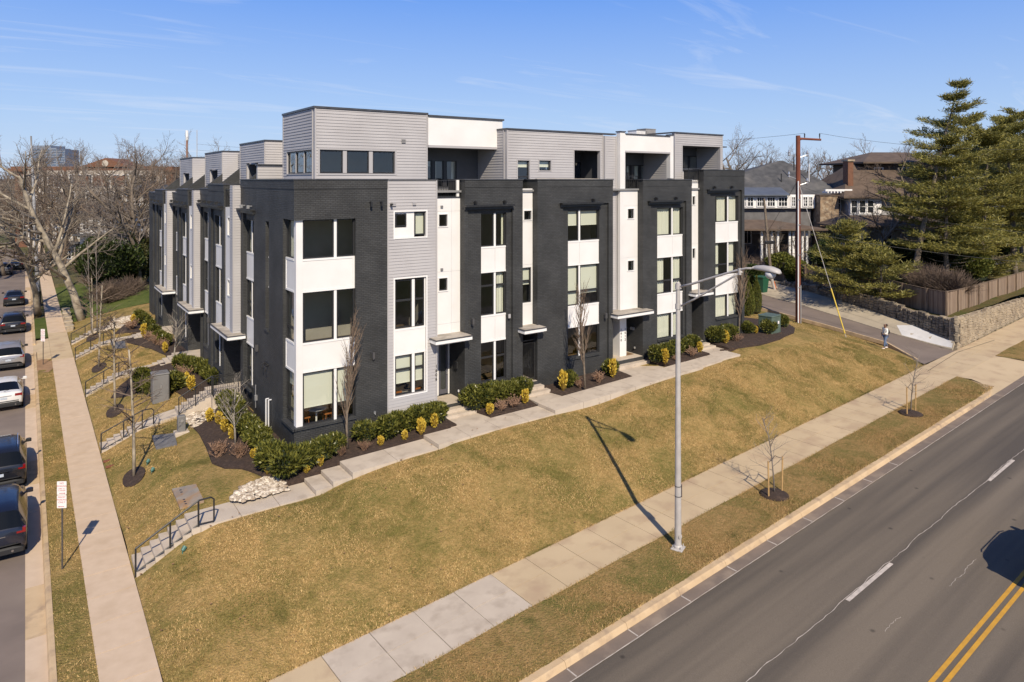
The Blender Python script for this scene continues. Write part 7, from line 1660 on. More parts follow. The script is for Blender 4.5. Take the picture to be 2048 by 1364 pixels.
# pale panelled screen wall behind the cypresses
t = thing('screen_wall', 'low pale screen wall behind the two cypresses', 'wall', (40, 31, 2.8)); 
for i in range(9): g = MB(); g.box(39.0+i*.02, 39.12+i*.02, 30.0+i*.62, 30.6+i*.62, 2.5, 5.0+i*.02); g.build('panel', SIDING, t)
for s_, (px, py) in enumerate(((1496, 632), (1513, 628))):
    x, y, z = GZ(px, py, 2.8); t = thing('cypress', ('left and fuller', 'right and slimmer')[s_]+' narrow cypress at the end of the row', 'tree', (x, y, z), group='narrow cypresses at the end of the row')
    rr = np.random.RandomState(s_+4); n = 3600; h = rr.uniform(0, 1, n)**.85; rad = (.52 if s_ == 0 else .42)*(np.sin(np.clip(h*1.02+.12, 0, 1)*math.pi)**.55)*(1-h*.45); a = rr.uniform(0, 6.283, n)*1.0; rj = rad*rr.uniform(.75, 1.08, n); c = np.stack([np.cos(a)*rj, np.sin(a)*rj, h*2.9+.05], 1)
    ax = np.stack([np.cos(a)*.35, np.sin(a)*.35, np.ones(n)], 1)+rr.normal(size=(n, 3))*.2; ax /= np.linalg.norm(ax, axis=1)[:, None]; sd_ = np.cross(ax, rr.normal(size=(n, 3))); sd_ /= np.linalg.norm(sd_, axis=1)[:, None]
    L = rr.uniform(.10, .2, n)[:, None]; v = np.stack([c, c+ax*L*.5+sd_*.03, c+ax*L, c+ax*L*.5-sd_*.03], 1).reshape(-1, 3); place(npmesh('cypress_leaves', v, np.arange(n*4).reshape(-1, 4), CYPR), 'foliage', t)
    g = MB(); g.lathe((0, 0, 0), [(.05, 0), (.34, .2), (.36, 1.2), (.2, 2.2), (.02, 2.8)], 8); place(g.mesh('cypress_core', mat('cypress shade', (.03, .035, .008), .9)), 'shade_core', t)  # solid filler, the cypress's inner shade put into its colour
# stairs stone piers at the neighbour's boundary
for i in range(5):
    x, y, z = 3.15, 71.2+i*1.6, .0; t = thing('stone_pier', ('nearest', 'second nearest', 'middle', 'second farthest', 'farthest')[i]+' of the pale stone blocks along the side sidewalk', 'stone block', (x, y, z), group='pale stone blocks edging the side sidewalk')
    g = MB(); g.rbox((x, y, -.1), .55, 1.35, .42+.12*i, 0, .06); g.build('block', STL, t); g = MB(); g.rbox((x-.02, y, .325+.12*i), .65, .7, .12, 0, .03); g.build('cap_stone', CAPS, t)
# ---------------------------------------------------------------- grass tufts over the near lawns and verges
def tufts(name, n, sampler, zf, hmin, hmax, m, label):
    rr = np.random.RandomState(n); P_ = sampler(rr, n); z = zf(P_); n = len(P_)
    a = rr.uniform(0, 6.283, n); h = rr.uniform(hmin, hmax, n); w = rr.uniform(.006, .013, n); lean = rr.uniform(.3, 1.3, n)*h; la = rr.uniform(0, 6.283, n)
    b0 = np.stack([P_[:, 0]-np.cos(a)*w, P_[:, 1]-np.sin(a)*w, z], 1); b1 = np.stack([P_[:, 0]+np.cos(a)*w, P_[:, 1]+np.sin(a)*w, z], 1)
    tp = np.stack([P_[:, 0]+np.cos(la)*lean, P_[:, 1]+np.sin(la)*lean, z+h], 1)
    v = np.stack([b0, b1, tp], 1).reshape(-1, 3)
    o = bpy.data.objects.new(name, npmesh(name, v, np.arange(n*3).reshape(-1, 3), m)); col.objects.link(o); tag(o, label, 'grass', kind='stuff')
def blade_mat(name, dry, dry2, green, ns=.5, lo=.46, hi=.60):
    m = bpy.data.materials.new(name); m.use_nodes = True; nt = m.node_tree; b = nt.nodes['Principled BSDF']; geo = nt.nodes.new('ShaderNodeNewGeometry')
    x = nt.nodes.new('ShaderNodeMix'); x.data_type = 'RGBA'; x.inputs['A'].default_value = (*dry, 1); x.inputs['B'].default_value = (*dry2, 1); nt.links.new(geo.outputs['Random Per Island'], x.inputs['Factor'])
    n = nt.nodes.new('ShaderNodeTexNoise'); n.inputs['Scale'].default_value = ns; n.inputs['Detail'].default_value = 7; n.inputs['Roughness'].default_value = .65; n.inputs['Distortion'].default_value = .7; nt.links.new(geo.outputs['Position'], n.inputs['Vector'])
    r = nt.nodes.new('ShaderNodeMapRange'); r.inputs['From Min'].default_value = lo; r.inputs['From Max'].default_value = hi; r.inputs['To Max'].default_value = .9; nt.links.new(n.outputs[0], r.inputs['Value'])
    y = nt.nodes.new('ShaderNodeMix'); y.data_type = 'RGBA'; y.inputs['B'].default_value = (*green, 1); nt.links.new(x.outputs['Result'], y.inputs['A']); nt.links.new(r.outputs[0], y.inputs['Factor'])
    nt.links.new(y.outputs['Result'], b.inputs['Base Color']); b.inputs['Roughness'].default_value = .8; b.inputs['Specular IOR Level'].default_value = .2; return m
def tzv(P_):
    out = np.zeros(len(P_))
    for i in range(0, len(P_), 20000):
        q = P_[i:i+20000]; d = ((q[:, None, :]-cp[None, :, :2])**2).sum(-1); out[i:i+20000] = _phi(d) @ _w[:CPN] + _w[CPN] + q @ _w[CPN+1:]
    return out - .02
beds_px = [[tuple(v.co.xy) for v in o.data.vertices] for o in bpy.data.objects if o.name.startswith('mulch_bed')]
def s_lawn(rr, n):
    u = rr.uniform(3, 50, n); v = rr.uniform(18, 25.5, n); s = -(u-RP[0])*.057+(v-RP[1])*.9984; t = (u-RP[0])*.9984+(v-RP[1])*.057
    k = (s > 8.16) & (t < 27.2) & ~((u < 5.2) & (v > 25.3)); return np.stack([u[k], v[k]], 1)
G1 = blade_mat('lawn blade', (.70, .49, .22), (.27, .175, .065), (.15, .14, .036), .6, .47, .60)
G2 = blade_mat('verge blade', (.52, .34, .155), (.26, .165, .065), (.145, .14, .04), .9, .48, .64)
tufts('grass_tufts', 380000, s_lawn, tzv, .02, .065, G1, 'short dormant grass blades of the front lawn')
def s_right(rr, n):
    u = rr.uniform(35, 50.1, n); v = rr.uniform(25.5, 34, n); k = ~((u < 43.8) & (v > 24.9)); return np.stack([u[k], v[k]], 1)
tufts('grass_tufts', 40000, s_right, tzv, .02, .065, G1, 'short dormant grass blades beside the alley')
def s_side(rr, n):
    u = rr.uniform(3, 7.2, n); v = rr.uniform(27.1, 64, n); k = np.ones(len(u), bool)
    for vv in (25.6, 38.2, 48.6, 58.9, 64.6): k &= ~((v > vv-.05) & (v < vv+1.32))
    bo = [((-.0), 0)]; k &= ~((u > 4.8+.0) & (v < 37.5) & (u > 4.75+(v-27)*.12)) ; return np.stack([u[k], v[k]], 1)
tufts('grass_tufts', 100000, s_side, tzv, .02, .06, G1, 'short dormant grass blades of the side yards')
def s_verge(rr, n): t = rr.uniform(-16, 25.4, n); s = rr.uniform(3.80, 5.92, n); return np.stack([RP[0]+RD[0]*t+RN[0]*s, RP[1]+RD[1]*t+RN[1]*s], 1)
tufts('grass_tufts', 110000, s_verge, lambda P_: .03+.034*((P_[:, 0]-RP[0])*RD[0]+(P_[:, 1]-RP[1])*RD[1])+.148, .02, .06, G2, 'short patchy grass blades of the avenue verge')
def s_sv(rr, n): return np.stack([rr.uniform(.70, 1.57, n), rr.uniform(18, 56, n)], 1)
tufts('grass_tufts', 18000, s_sv, lambda P_: np.minimum(0, (P_[:, 1]-20)*.06)-.012, .02, .06, G1, 'short grass blades of the side street verge')
def s_edge(rr, n):
    e = rr.randint(0, 5, n); t = rr.uniform(-16, 25, n); s = np.where(e == 0, 8.10, np.where(e == 1, 5.90, np.where(e == 2, 3.80, 8.12)))+rr.normal(size=n)*.03
    return np.stack([RP[0]+RD[0]*t+RN[0]*s, RP[1]+RD[1]*t+RN[1]*s], 1)
tufts('grass_tufts', 16000, s_edge, lambda P_: .03+.034*((P_[:, 0]-RP[0])*RD[0]+(P_[:, 1]-RP[1])*RD[1])+.15, .04, .10, G1, 'ragged grass fringe along the avenue sidewalk edges')

# ---------------------------------------------------------------- houses
CROT = -math.atan2(AX[1], AX[0])          # these houses stand roughly square to the line of the alley
class H_(MB):
    """house built in its own frame: x along its front, y back, then turned and placed"""
    def __init__(s, o, rz): MB.__init__(s); s.o = o; s.rz = rz
    def build(s, name, mats, parent=None, smooth=False, kind=None):
        c, n = math.cos(s.rz), math.sin(s.rz); s.v = [(s.o[0]+x*c-y*n, s.o[1]+x*n+y*c, z) for x, y, z in s.v]
        return MB.build(s, name, mats, parent, smooth, kind)
def hip(h, x0, x1, y0, y1, z0, z1, ov=.6, rx=.33, th=.18, cx=None):
    w = x1-x0; a, b = x0-ov, x1+ov; c, d = y0-ov, y1+ov; m = (y0+y1)/2; r0 = x0+w*rx; r1 = x1-w*rx
    if cx is not None: r0 = r1 = cx; r0 -= .2; r1 += .2
    h.add([(a, c, z0), (b, c, z0), (b, d, z0), (a, d, z0), (r0, m, z1), (r1, m, z1), (a, c, z0-th), (b, c, z0-th), (b, d, z0-th), (a, d, z0-th)],
          [(0, 1, 5, 4), (1, 2, 5), (2, 3, 4, 5), (3, 0, 4), (6, 9, 8, 7), (0, 6, 7, 1), (1, 7, 8, 2), (2, 8, 9, 3), (3, 9, 6, 0)])
DARKG = mat('dark house window', (.02, .024, .028), .08, spec=.8)
def hwin(o, rz, parent, x0, x1, z0, z1, y, mu=1, tr=1, fw=.09, m=None):
    h = H_(o, rz); h.box(x0-fw, x0, y-.06, y+.05, z0-fw, z1+fw); h.box(x1, x1+fw, y-.06, y+.05, z0-fw, z1+fw); h.box(x0, x1, y-.06, y+.05, z1, z1+fw); h.box(x0, x1, y-.06, y+.05, z0-fw, z0)
    for i in range(1, mu+1): xx = x0+(x1-x0)*i/(mu+1); h.box(xx-.025, xx+.025, y-.04, y+.03, z0, z1)
    for i in range(1, tr+1): zz = z0+(z1-z0)*i/(tr+1); h.box(x0, x1, y-.035, y+.03, zz-.025, zz+.025)
    w = h.build('window', m or WTRIM, parent); g = H_(o, rz); g.box(x0, x1, y-.01, y+.02, z0, z1); g.build('pane', DARKG, w)
SHG = mat('grey shingle roof', (.085, .085, .088), .85, c2=(.05, .052, .056), vs=1.5, vd=8, c3=(.13, .125, .12), v3=.6, bump=.4, bs=12); SHB = mat('brown shingle roof', (.14, .10, .072), .9, c2=(.095, .068, .05), vs=1.2, vd=8, bump=.4, bs=12)
METR = mat('blue grey metal roof', (.16, .18, .21), .4, .3, c2=(.13, .145, .17), vs=1); STUC = mat('grey shingle wall', (.16, .155, .155), .85, c2=(.12, .115, .115), vs=2); STCO = mat('pale grey stucco', (.38, .375, .38), .85, c2=(.32, .31, .31), vs=1); FSTN = mat('fieldstone', (.34, .24, .15), .9, c2=(.17, .12, .08), vs=2.4, vd=3, bump=.8, bs=5, c3=(.42, .34, .24), v3=3)  # the stucco is plain grey, varied a little by noise
RBRK = mat('red brown brick', (.20, .095, .055), .9, c2=(.15, .07, .042), vs=3, bump=.4, bs=18)
# grey hipped house behind the last unit
Yh = 78.; o = P(1480, Yh); rz = CROT; K = lambda px: (px-1480)/FPX*Yh; zz = lambda py: ZY(py, Yh)
GH = thing('house', 'grey hip-roofed house with white sash windows and a fieldstone chimney beyond the alley', 'house', (*o, 3.2))
h = H_(o, rz); h.box(-6, K(1622), 0, 9, 2.5, zz(402)); h.build('wall', STUC, GH)
h = H_(o, rz); hip(h, -8, K(1700), .5, 12, zz(397), zz(318), .7, cx=K(1606)); h.build('roof', SHG, GH)
h = H_(o, rz); h.add([(-8, -1.2, zz(389)), (K(1572), -1.2, zz(389)), (K(1572), 2.2, zz(372)), (-8, 2.2, zz(372)), (-8, -1.2, zz(391)), (K(1572), -1.2, zz(391)), (K(1572), 2.2, zz(374)), (-8, 2.2, zz(374))], [(0, 1, 2, 3), (4, 7, 6, 5), (0, 4, 5, 1), (1, 5, 6, 2)]); h.build('metal_roof', METR, GH)
h = H_(o, rz); h.box(-6, K(1574), -.55, -.001, zz(416), zz(391)); h.build('white_band', WHITEP, GH)
for a, b in ((1482, 1489), (1490.5, 1503.5), (1509.5, 1525.5), (1530, 1546.5), (1552, 1571)): hwin(o, rz, GH, K(a)+.08, K(b)-.08, zz(411.5), zz(395), -.6, 1 if b-a < 14 else 2, 1)
h = H_(o, rz); h.box(K(1575), K(1626), -.5, 0-.001, zz(416), zz(389)); h.build('white_band', WHITEP, GH)
for a, b in ((1579, 1587), (1590, 1598), (1602, 1611), (1613, 1621)): hwin(o, rz, GH, K(a)+.06, K(b)-.06, zz(411.5), zz(394), -.55, 1, 2)
h = H_(o, rz); h.box(K(1628), K(1664), -1.6, .6, 3, zz(391)); h.build('stone_bay', FSTN, GH); h = H_(o, rz); h.box(K(1626), K(1666), -1.7, .8, zz(391)+.002, zz(389)); h.build('bay_cap', SHB, GH)
h = H_(o, rz); h.box(K(1664)+.01, K(1700), -.3, 8, 2.5, zz(400)); h.build('wall', STCO, GH); hwin(o, rz, GH, K(1670), K(1677), zz(422), zz(392), -.35, 0, 1)
h = H_(o, rz); h.box(K(1636), K(1688), -1.9, -1.6, zz(382), zz(378)); h.build('eave_board', WTRIM, GH)
for i in range(8): h = H_(o, rz); x = K(1640+i*6.2); h.box(x, x+.12, -1.9, -.6, zz(385.5), zz(382)-.01); h.build('rafter_tail', WTRIM, GH)
h = H_(o, rz); hip(h, -7, K(1600), -6, -.6, zz(450), zz(436), .3); h.build('porch_roof', SHB, GH)
for px in (1486, 1496, 1505, 1516, 1538, 1545, 1562, 1570): h = H_(o, rz); x = K(px); h.box(x, x+.22, -5.6, -5.38, 3, zz(453)); h.build('porch_column', WTRIM, GH)
h = H_(o, rz); h.box(-6.5, K(1575), -5.4, -.6, 2.4, 4.0); h.build('porch_floor', SHB, GH)
for px in (1488, 1522, 1545): hwin(o, rz, GH, K(px), K(px+13), zz(486), zz(458), -.05, 1, 0)
for px, py, l in ((1637, 335, 1.6), (1580, 352, 1.), (1606, 312, .9)): h = H_(o, rz); x = K(px); h.tube((x, 2.5, zz(py)-1.6), (x, 2.5, zz(py)+l*.3), .06, n=6); h.build('roof_vent', PIPE if px > 1610 else BMETAL, GH)
# brown-roofed house among the pines
Yb = 76.; o = P(1690, Yb); K = lambda px: (px-1690)/FPX*Yb; zz = lambda py: ZY(py, Yb)
BH = thing('house', 'pale stucco house with brown roofs and a brick chimney, half hidden by the pines', 'house', (*o, 3.5))
h = H_(o, rz); h.box(K(1697), K(2010), 0, 10, 3.2, zz(396)); h.build('wall', STCO, BH)
h = H_(o, rz); hip(h, K(1690), K(1900), -.4, 11, zz(393), zz(327), .6, .25); h.build('roof', SHB, BH)
h = H_(o, rz); h.box(K(1705), K(1712)+.2, 1.0, 2.2, zz(380), zz(322)); h.build('chimney', RBRK, BH); h = H_(o, rz); h.box(K(1704)-.05, K(1714)+.2, .85, 2.35, zz(322)+.002, zz(318.5)); h.build('chimney_cap', CAPS, BH)
h = H_(o, rz); h.box(K(1697), K(1760), -.3, -.001, zz(436), zz(397)); h.build('white_band', WHITEP, BH)
for a in (1699.5, 1716, 1732): hwin(o, rz, BH, K(a), K(a+11), zz(425), zz(401), -.35, 0, 1, .11)
h = H_(o, rz); hip(h, K(1770), K(1960), 4, 14, zz(322), zz(298), .7, .3); h.build('upper_roof', SHB, BH); h = H_(o, rz); h.box(K(1776), K(1955), 4.3, 13, zz(380), zz(323)); h.build('upper_wall', mat('brown shingle wall', (.09, .07, .058), .9), BH)
h = H_(o, rz); hip(h, K(1640), K(1850), -4.2, -.4, zz(446), zz(428), .4, .12); h.build('porch_roof', SHB, BH)
for px in (1652, 1690, 1730, 1768): h = H_(o, rz); x = K(px); h.rbox((x, -3.9, 3.2), .5, .5, zz(449)-3.2, 0, .03); h.build('porch_column', STCO, BH)
h = H_(o, rz); h.box(K(1648), K(1785), -3.6, -.2, 3, 4.4); h.build('porch_floor', STUC, BH)
for px in (1700, 1722, 1770, 1852, 1875): hwin(o, rz, BH, K(px), K(px+12), zz(500), zz(465), -.06, 1, 0)
for px in (1790, 1850): hwin(o, rz, BH, K(px), K(px+16), zz(372), zz(335), 4.22, 1, 1, .08)
hs_ = P(1845, 66); t = thing('garden_shed', 'small pale panelled shed with a pitched roof under the tallest pine', 'shed', (*hs_, 4)); h = H_(hs_, rz); h.box(-.3, 1.9, 0, 2, 3.2, ZY(533, 66)); h.build('shed_wall', mat('cream panel', (.42, .33, .20), .8), t)
h = H_(hs_, rz); zs = ZY(533, 66); h.add([(-.6, -.3, zs), (.8, -.3, zs+1.1), (2.2, -.3, zs), (-.6, 2.3, zs), (.8, 2.3, zs+1.1), (2.2, 2.3, zs)], [(0, 1, 4, 3), (1, 2, 5, 4), (0, 2, 1), (3, 4, 5), (0, 3, 5, 2)]); h.build('shed_roof', SHB, t)

# apartments and houses beyond the side street
Ya = 135.; o = P(40, Ya); K = lambda px: (px-40)/FPX*Ya; zz = lambda py: ZY(py, Ya)
CRM = mat('cream cast stone', (.56, .50, .42), .85, c2=(.47, .42, .35), vs=.6)
AB = thing('apartment_building', 'red brick and cream apartment building with a shallow pediment behind the bare trees', 'building', (*o, .5))
h = H_(o, rz); h.box(K(30), K(345), 0, 14, -1, zz(343)); h.build('wall', RBRK, AB)
h = H_(o, rz); h.box(K(20), K(350), -.6, 14.5, zz(343)+.002, zz(337)); h.box(K(24), K(346), -.3, 14, zz(337)+.002, zz(333)); h.build('cornice', RBRK, AB)
h = H_(o, rz); h.add([(K(165), -.9, zz(334)), (K(268), -.9, zz(334)), (K(216), -.9, zz(316)), (K(165), 6, zz(334)), (K(268), 6, zz(334)), (K(216), 6, zz(316))], [(0, 1, 2), (3, 5, 4), (0, 2, 5, 3), (2, 1, 4, 5)]); h.build('pediment', RBRK, AB)
h = H_(o, rz); c_ = (K(216), -.95, zz(327)); h.tube((c_[0], -1.0, c_[2]), (c_[0], -.9, c_[2]), .62, n=16); h.build('round_window', CRM, AB)
for a, b in ((60, 92), (98, 132), (138, 330)): h = H_(o, rz); h.box(K(a), K(b), -.7, -.001, -1, zz(341)); h.build('cream_bay', CRM, AB)
for f_ in range(4):
    z1 = zz(350+f_*34); z0 = zz(374+f_*34)
    for px in (48, 64, 79, 102, 118, 144, 160, 178, 196, 214, 232, 250, 268, 284, 306, 324): hwin(o, rz, AB, K(px), K(px+10), z0, z1, -.72 if (60 < px < 90 or 98 < px < 130 or px > 139) else -.02, 1, 1, .12)
for px in (160, 196, 232): h = H_(o, rz); h.box(K(px)-.3, K(px+22), -1.0, -.701, zz(372), zz(352)); h.build('brick_panel', RBRK, AB)
for px, Y_, w, top, bot, lab, m, rm, gable in ((106, 104., 62, 446, 545, 'white gabled house half hidden behind the leaning sycamore', CRM, SHG, True), (160, 98., 62, 428, 560, 'pale two-storey house with dark roof band behind the bare trees', WHITEP, SHG, False), (248, 108., 54, 382, 470, 'cream block with pale balcony bands beside the far end of the row', CRM, SHG, False)):
    o = P(px, Y_); kk = w/FPX*Y_; t = thing('house', lab, 'house', (*o, .5)); zt = ZY(top, Y_); h = H_(o, rz); h.box(0, kk, 0, 9, -1, zt); h.build('wall', m, t)
    h = H_(o, rz)
    if gable: h.add([(-.5, -.5, zt), (kk+.5, -.5, zt), (kk/2, -.5, zt+2.6), (-.5, 9.5, zt), (kk+.5, 9.5, zt), (kk/2, 9.5, zt+2.6)], [(0, 1, 2), (3, 5, 4), (0, 2, 5, 3), (2, 1, 4, 5), (0, 3, 4, 1)])
    else: hip(h, 0, kk, 0, 9, zt, zt+1.6, .7)
    h.build('roof', rm, t)
    for r_i in range(2 if top > 420 else 3):
        for c_i in range(3): x = kk*(.12+.3*c_i); z1 = zt-.7-r_i*3.1; hwin(o, rz, t, x, x+kk*.17, z1-1.5, z1, -.05, 1, 1, .12)
    h = H_(o, rz); h.box(-.1, kk+.1, -1.6, -.06, zt-3.0, zt-2.75); h.build('balcony_band', DGREY, t)
# distant tower block, masts
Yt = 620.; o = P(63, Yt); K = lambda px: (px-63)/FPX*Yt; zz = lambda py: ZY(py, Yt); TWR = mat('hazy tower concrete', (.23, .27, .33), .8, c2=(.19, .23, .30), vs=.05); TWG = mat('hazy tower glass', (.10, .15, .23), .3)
t = thing('tower_block', 'distant blue-grey high-rise above the bare trees at far left', 'building', (*o, 0))
for a, b, tp in ((63, 101.5, 291), (101.6, 113, 296), (113.1, 130, 298.5)): h = H_(o, rz); h.box(K(a), K(b), 0, 20, -5, zz(tp)); h.build('tower_wall', TWR, t)
for r_i in range(12):
    for a, b, y in ((66, 99, -.1), (103, 112, -.1), (115, 129, -.1)): h = H_(o, rz); z = zz(301+r_i*5); h.box(K(a), K(b), y-.05, y+.05, z, z+1.0); h.build('window_band', TWG, t)
for px, tp, lab, w, m in ((374, 261, 'white topped communications mast above the treetops', .9, WTRIM), (394, 260, 'thin grey mast right of the white topped one', .28, GALV)):
    Ym = 190.; x, y = P(px, Ym); t = thing('mast', lab, 'mast', (x, y, 0), group='masts above the treetops'); g = MB(); g.tube((x, y, 0), (x, y, ZY(tp+(20 if w > .5 else 0), Ym)), w*.35, w*.3, 6); g.build('shaft', mat('red mast steel', (.30, .16, .12), .7) if w > .5 else m, t)
    if w > .5: g = MB(); g.tube((x, y, ZY(tp+20, Ym)), (x, y, ZY(tp, Ym)), w*.42, n=10); g.build('antenna_cover', m, t)
# grey street pole on the side street
x, y = P(77, 73); x2, y2 = P(62, 73); t = thing('utility_pole', 'tall patchy pale grey pole beside the leaning verge tree', 'utility pole', (x, y, 0)); g = MB(); g.tube((x, y, -.1), (x2, y2, ZY(272, 73)), .22, .08, 12); g.build('pole', mat('patchy pole concrete', (.46, .47, .49), .7, c2=(.16, .15, .14), vs=1.3, vd=7), t)
g = MB(); g.tube((x, y, -.1), (x-.0, y, 1.3), .24, n=12); g.build('dark_base', BMETAL, t)

# ---------------------------------------------------------------- big trees
def big(seed, h=13, r=.32, lean=(0, 0), bark=BARK, twig=TWIG, nb=(12, 7, 6, 4), first=.25, wob=.10, minr=.011, sp=(.95, .75, .7, .6), up=.5): return tree_meshes(grow(seed, h, r, 4, list(sp), list(nb), [.62, .55, .5, .5], up, lean, min_r=minr, first=first, wob=wob), 'tree', bark, twig, 2)
SYC = big(201, 14, .34, (-.30, .05), PALEBARK, mat('pale twig bark', (.26, .22, .17), .9, c2=(.17, .14, .11), vs=5), first=.28, wob=.07, minr=.011)
LEA = big(202, 11, .30, (-.35, -.1), PALEBARK, TWIG, first=.3, wob=.10)
BT = [big(210+i, 13+i, .27, (random.uniform(-.06, .06),)*2, BARK, [TWIG, TWIGG][i % 2]) for i in range(5)]
x, y = GT(163, 640, .6); tree('sycamore', SYC, x, y, tz(x, y)-.1, 'large pale leaning sycamore at the edge of the green neighbour lawn', rz=0.0)
x, y = G(77, 628, 0); tree('bare_tree', LEA, x, y, -.1, 'leaning grey tree in the side street verge beside the black hatchback', rz=.6)
def far_tree(i, px, Y, ztop, label, grp, kind='bare_tree', base=0.3):
    m = BT[i % 5]; h = (ztop-base)/ (15.5+i % 5); x, y = P(px, Y); return tree(kind, m, x, y, base, label, 'tree', grp, rz=i*1.37, sc=h)
side_d = ['with forked crown', 'with rounded crown', 'with ragged crown', 'with open crown', 'with dense crown', 'with leaning crown']
Lspec = [(165, 104, 16.5), (118, 90, 14.5), (80, 108, 16.5), (185, 112, 17), (-60, 85, 16), (8, 92, 15), (30, 118, 17), (52, 100, 15.5), (100, 112, 17), (130, 96, 15), (150, 125, 18), (205, 88, 15.5), (238, 96, 17.2), (262, 84, 15), (292, 90, 16.5), (318, 82, 14), (335, 100, 18.6), (350, 120, 17), (310, 118, 18.5), (268, 122, 18.5), (20, 150, 19), (-20, 130, 18), (75, 160, 18), (385, 130, 15.5), (420, 150, 15.0), (215, 150, 19.5)]
for i, (px, Y, zt) in enumerate(Lspec):
    near = 'street' if px < 60 else ('brick apartments' if px < 200 else 'row end')
    far_tree(i, px, Y, zt, 'bare tree %s, %s one by the %s, %s' % (side_d[i % 6], ['first', 'second', 'third', 'fourth', 'fifth', 'sixth', 'seventh', 'eighth', 'ninth', 'tenth', 'eleventh', 'twelfth', 'thirteenth', 'fourteenth', 'fifteenth'][sum(1 for q in Lspec[:i] if ('street' if q[0] < 60 else ('brick apartments' if q[0] < 200 else 'row end')) == near)], near, ['in front', 'behind'][Y > 110]), 'bare trees beyond the side street')
Rspec = [(1455, 105, 19.2), (1475, 98, 18.4), (1500, 120, 18), (1520, 108, 17.2), (1545, 125, 18), (1570, 115, 17.4), (1625, 130, 17), (1655, 120, 15.5), (1680, 112, 16), (1440, 140, 17.5), (1720, 100, 18.5), (1590, 140, 17.5)]
for i, (px, Y, zt) in enumerate(Rspec): far_tree(i+2, px, Y, zt, 'bare tree number %s in the treeline behind the grey house, %s' % (['one', 'two', 'three', 'four', 'five', 'six', 'seven', 'eight', 'nine', 'ten', 'eleven', 'twelve'][i], side_d[i % 6]) if False else 'bare tree %s, %s from left in the treeline behind grey roofs' % (side_d[i % 6], ['second', 'third', 'fourth', 'fifth', 'sixth', 'seventh', 'ninth', 'tenth', 'eleventh', 'first', 'twelfth', 'eighth'][i]), 'bare treeline behind the grey house', base=2.5)
for i, (px, Y, zt, l) in enumerate(((1745, 66, 15.5, 'dark open bare tree before the brick chimney'), (1790, 70, 16.5, 'dark bare tree left of the tallest pine'), (1560, 70, 8.5, 'low tangled bare tree before the grey house porch'), (1600, 68, 8.0, 'low bushy bare tree behind the rust pole'))):
    far_tree(i+1, px, Y, zt, l, 'bare trees before the houses', base=3.2)
# woodland masses far off
def woods(name, pts, label):
    vs = MB(); 
    for px, Y, zt in pts:
        x, y = P(px, Y); o = place(BT[int(px) % 5][1][1], 'tmp', None); col.objects.unlink(o); bpy.data.objects.remove(o)
    return None
ms = []
rr = random.Random(11)
allv, allf = [], []
def addmesh(me, M_):
    n = len(me.vertices); co = np.zeros(n*3, np.float32); me.vertices.foreach_get('co', co); co = co.reshape(-1, 3); M4 = np.array(M_); co = co @ M4[:3, :3].T + M4[:3, 3]
    lt = np.zeros(len(me.polygons), np.int32); me.polygons.foreach_get('loop_total', lt); li = np.zeros(len(me.loops), np.int32); me.loops.foreach_get('vertex_index', li)
    if not (lt == 4).all(): return
    off = sum(len(a) for a in allv); allf.append(li.reshape(-1, 4)+off); allv.append(co)
FW = [big(300+i, 12, .3, (0, 0), TWIG, TWIG, (8, 5, 4), .2, .1, .05)[1][1] if False else tree_meshes(grow(300+i, 12, .3, 3, [.9, .75, .7], [14, 8, 5], [.62, .5, .5], .6, (0, 0), min_r=.035, first=.15, wob=.1), 'w', TWIG, TWIG, 1)[1][1] for i in range(2)]
for k in range(60):
    px = rr.choice([rr.uniform(-200, 330), rr.uniform(330, 600), rr.uniform(1430, 2250)]); Y = rr.uniform(170, 420); x, y = P(px, Y); s_ = rr.uniform(.95, 1.35)*(1+Y/1500.)
    addmesh(FW[k % 2], Matrix.Translation((x, y, .5+Y*.004)) @ Matrix.Rotation(rr.uniform(0, 6), 4, 'Z') @ Matrix.Diagonal((s_*1.1, s_*1.1, s_, 1)))
if allv:
    o = bpy.data.objects.new('far_woods', npmesh('far_woods', np.concatenate(allv), np.concatenate(allf), mat('far grey brown twigs', (.17, .14, .125), .95, c2=(.21, .18, .165), vs=.1))); col.objects.link(o); tag(o, 'far-off leafless woodland along the skyline', 'woodland', kind='stuff')
# wooded low ridge under the skyline
g = MB(); N = 60; ring_ = []
for i in range(N+1):
    px = -900+i*(2900+900)/N; x, y = P(px, 520); x2, y2 = P(px, 900); ring_.append(((x, y), (x2, y2)))
vs = []
for i, (a, b) in enumerate(ring_): h_ = 11+2.2*math.sin(i*.9)+1.2*math.sin(i*2.3); vs += [(*a, -3), (a[0]*1.02, a[1]*1.02, h_), (*b, h_+2.0)]
g.add(vs, [(i*3+k, (i+1)*3+k, (i+1)*3+k+1, i*3+k+1) for i in range(N) for k in range(2)]); struct(g.build('wooded_hills', mat('winter wood hillside', (.115, .105, .10), .95, c2=(.08, .078, .078), vs=.05, vd=9, bump=1., bs=.4)))

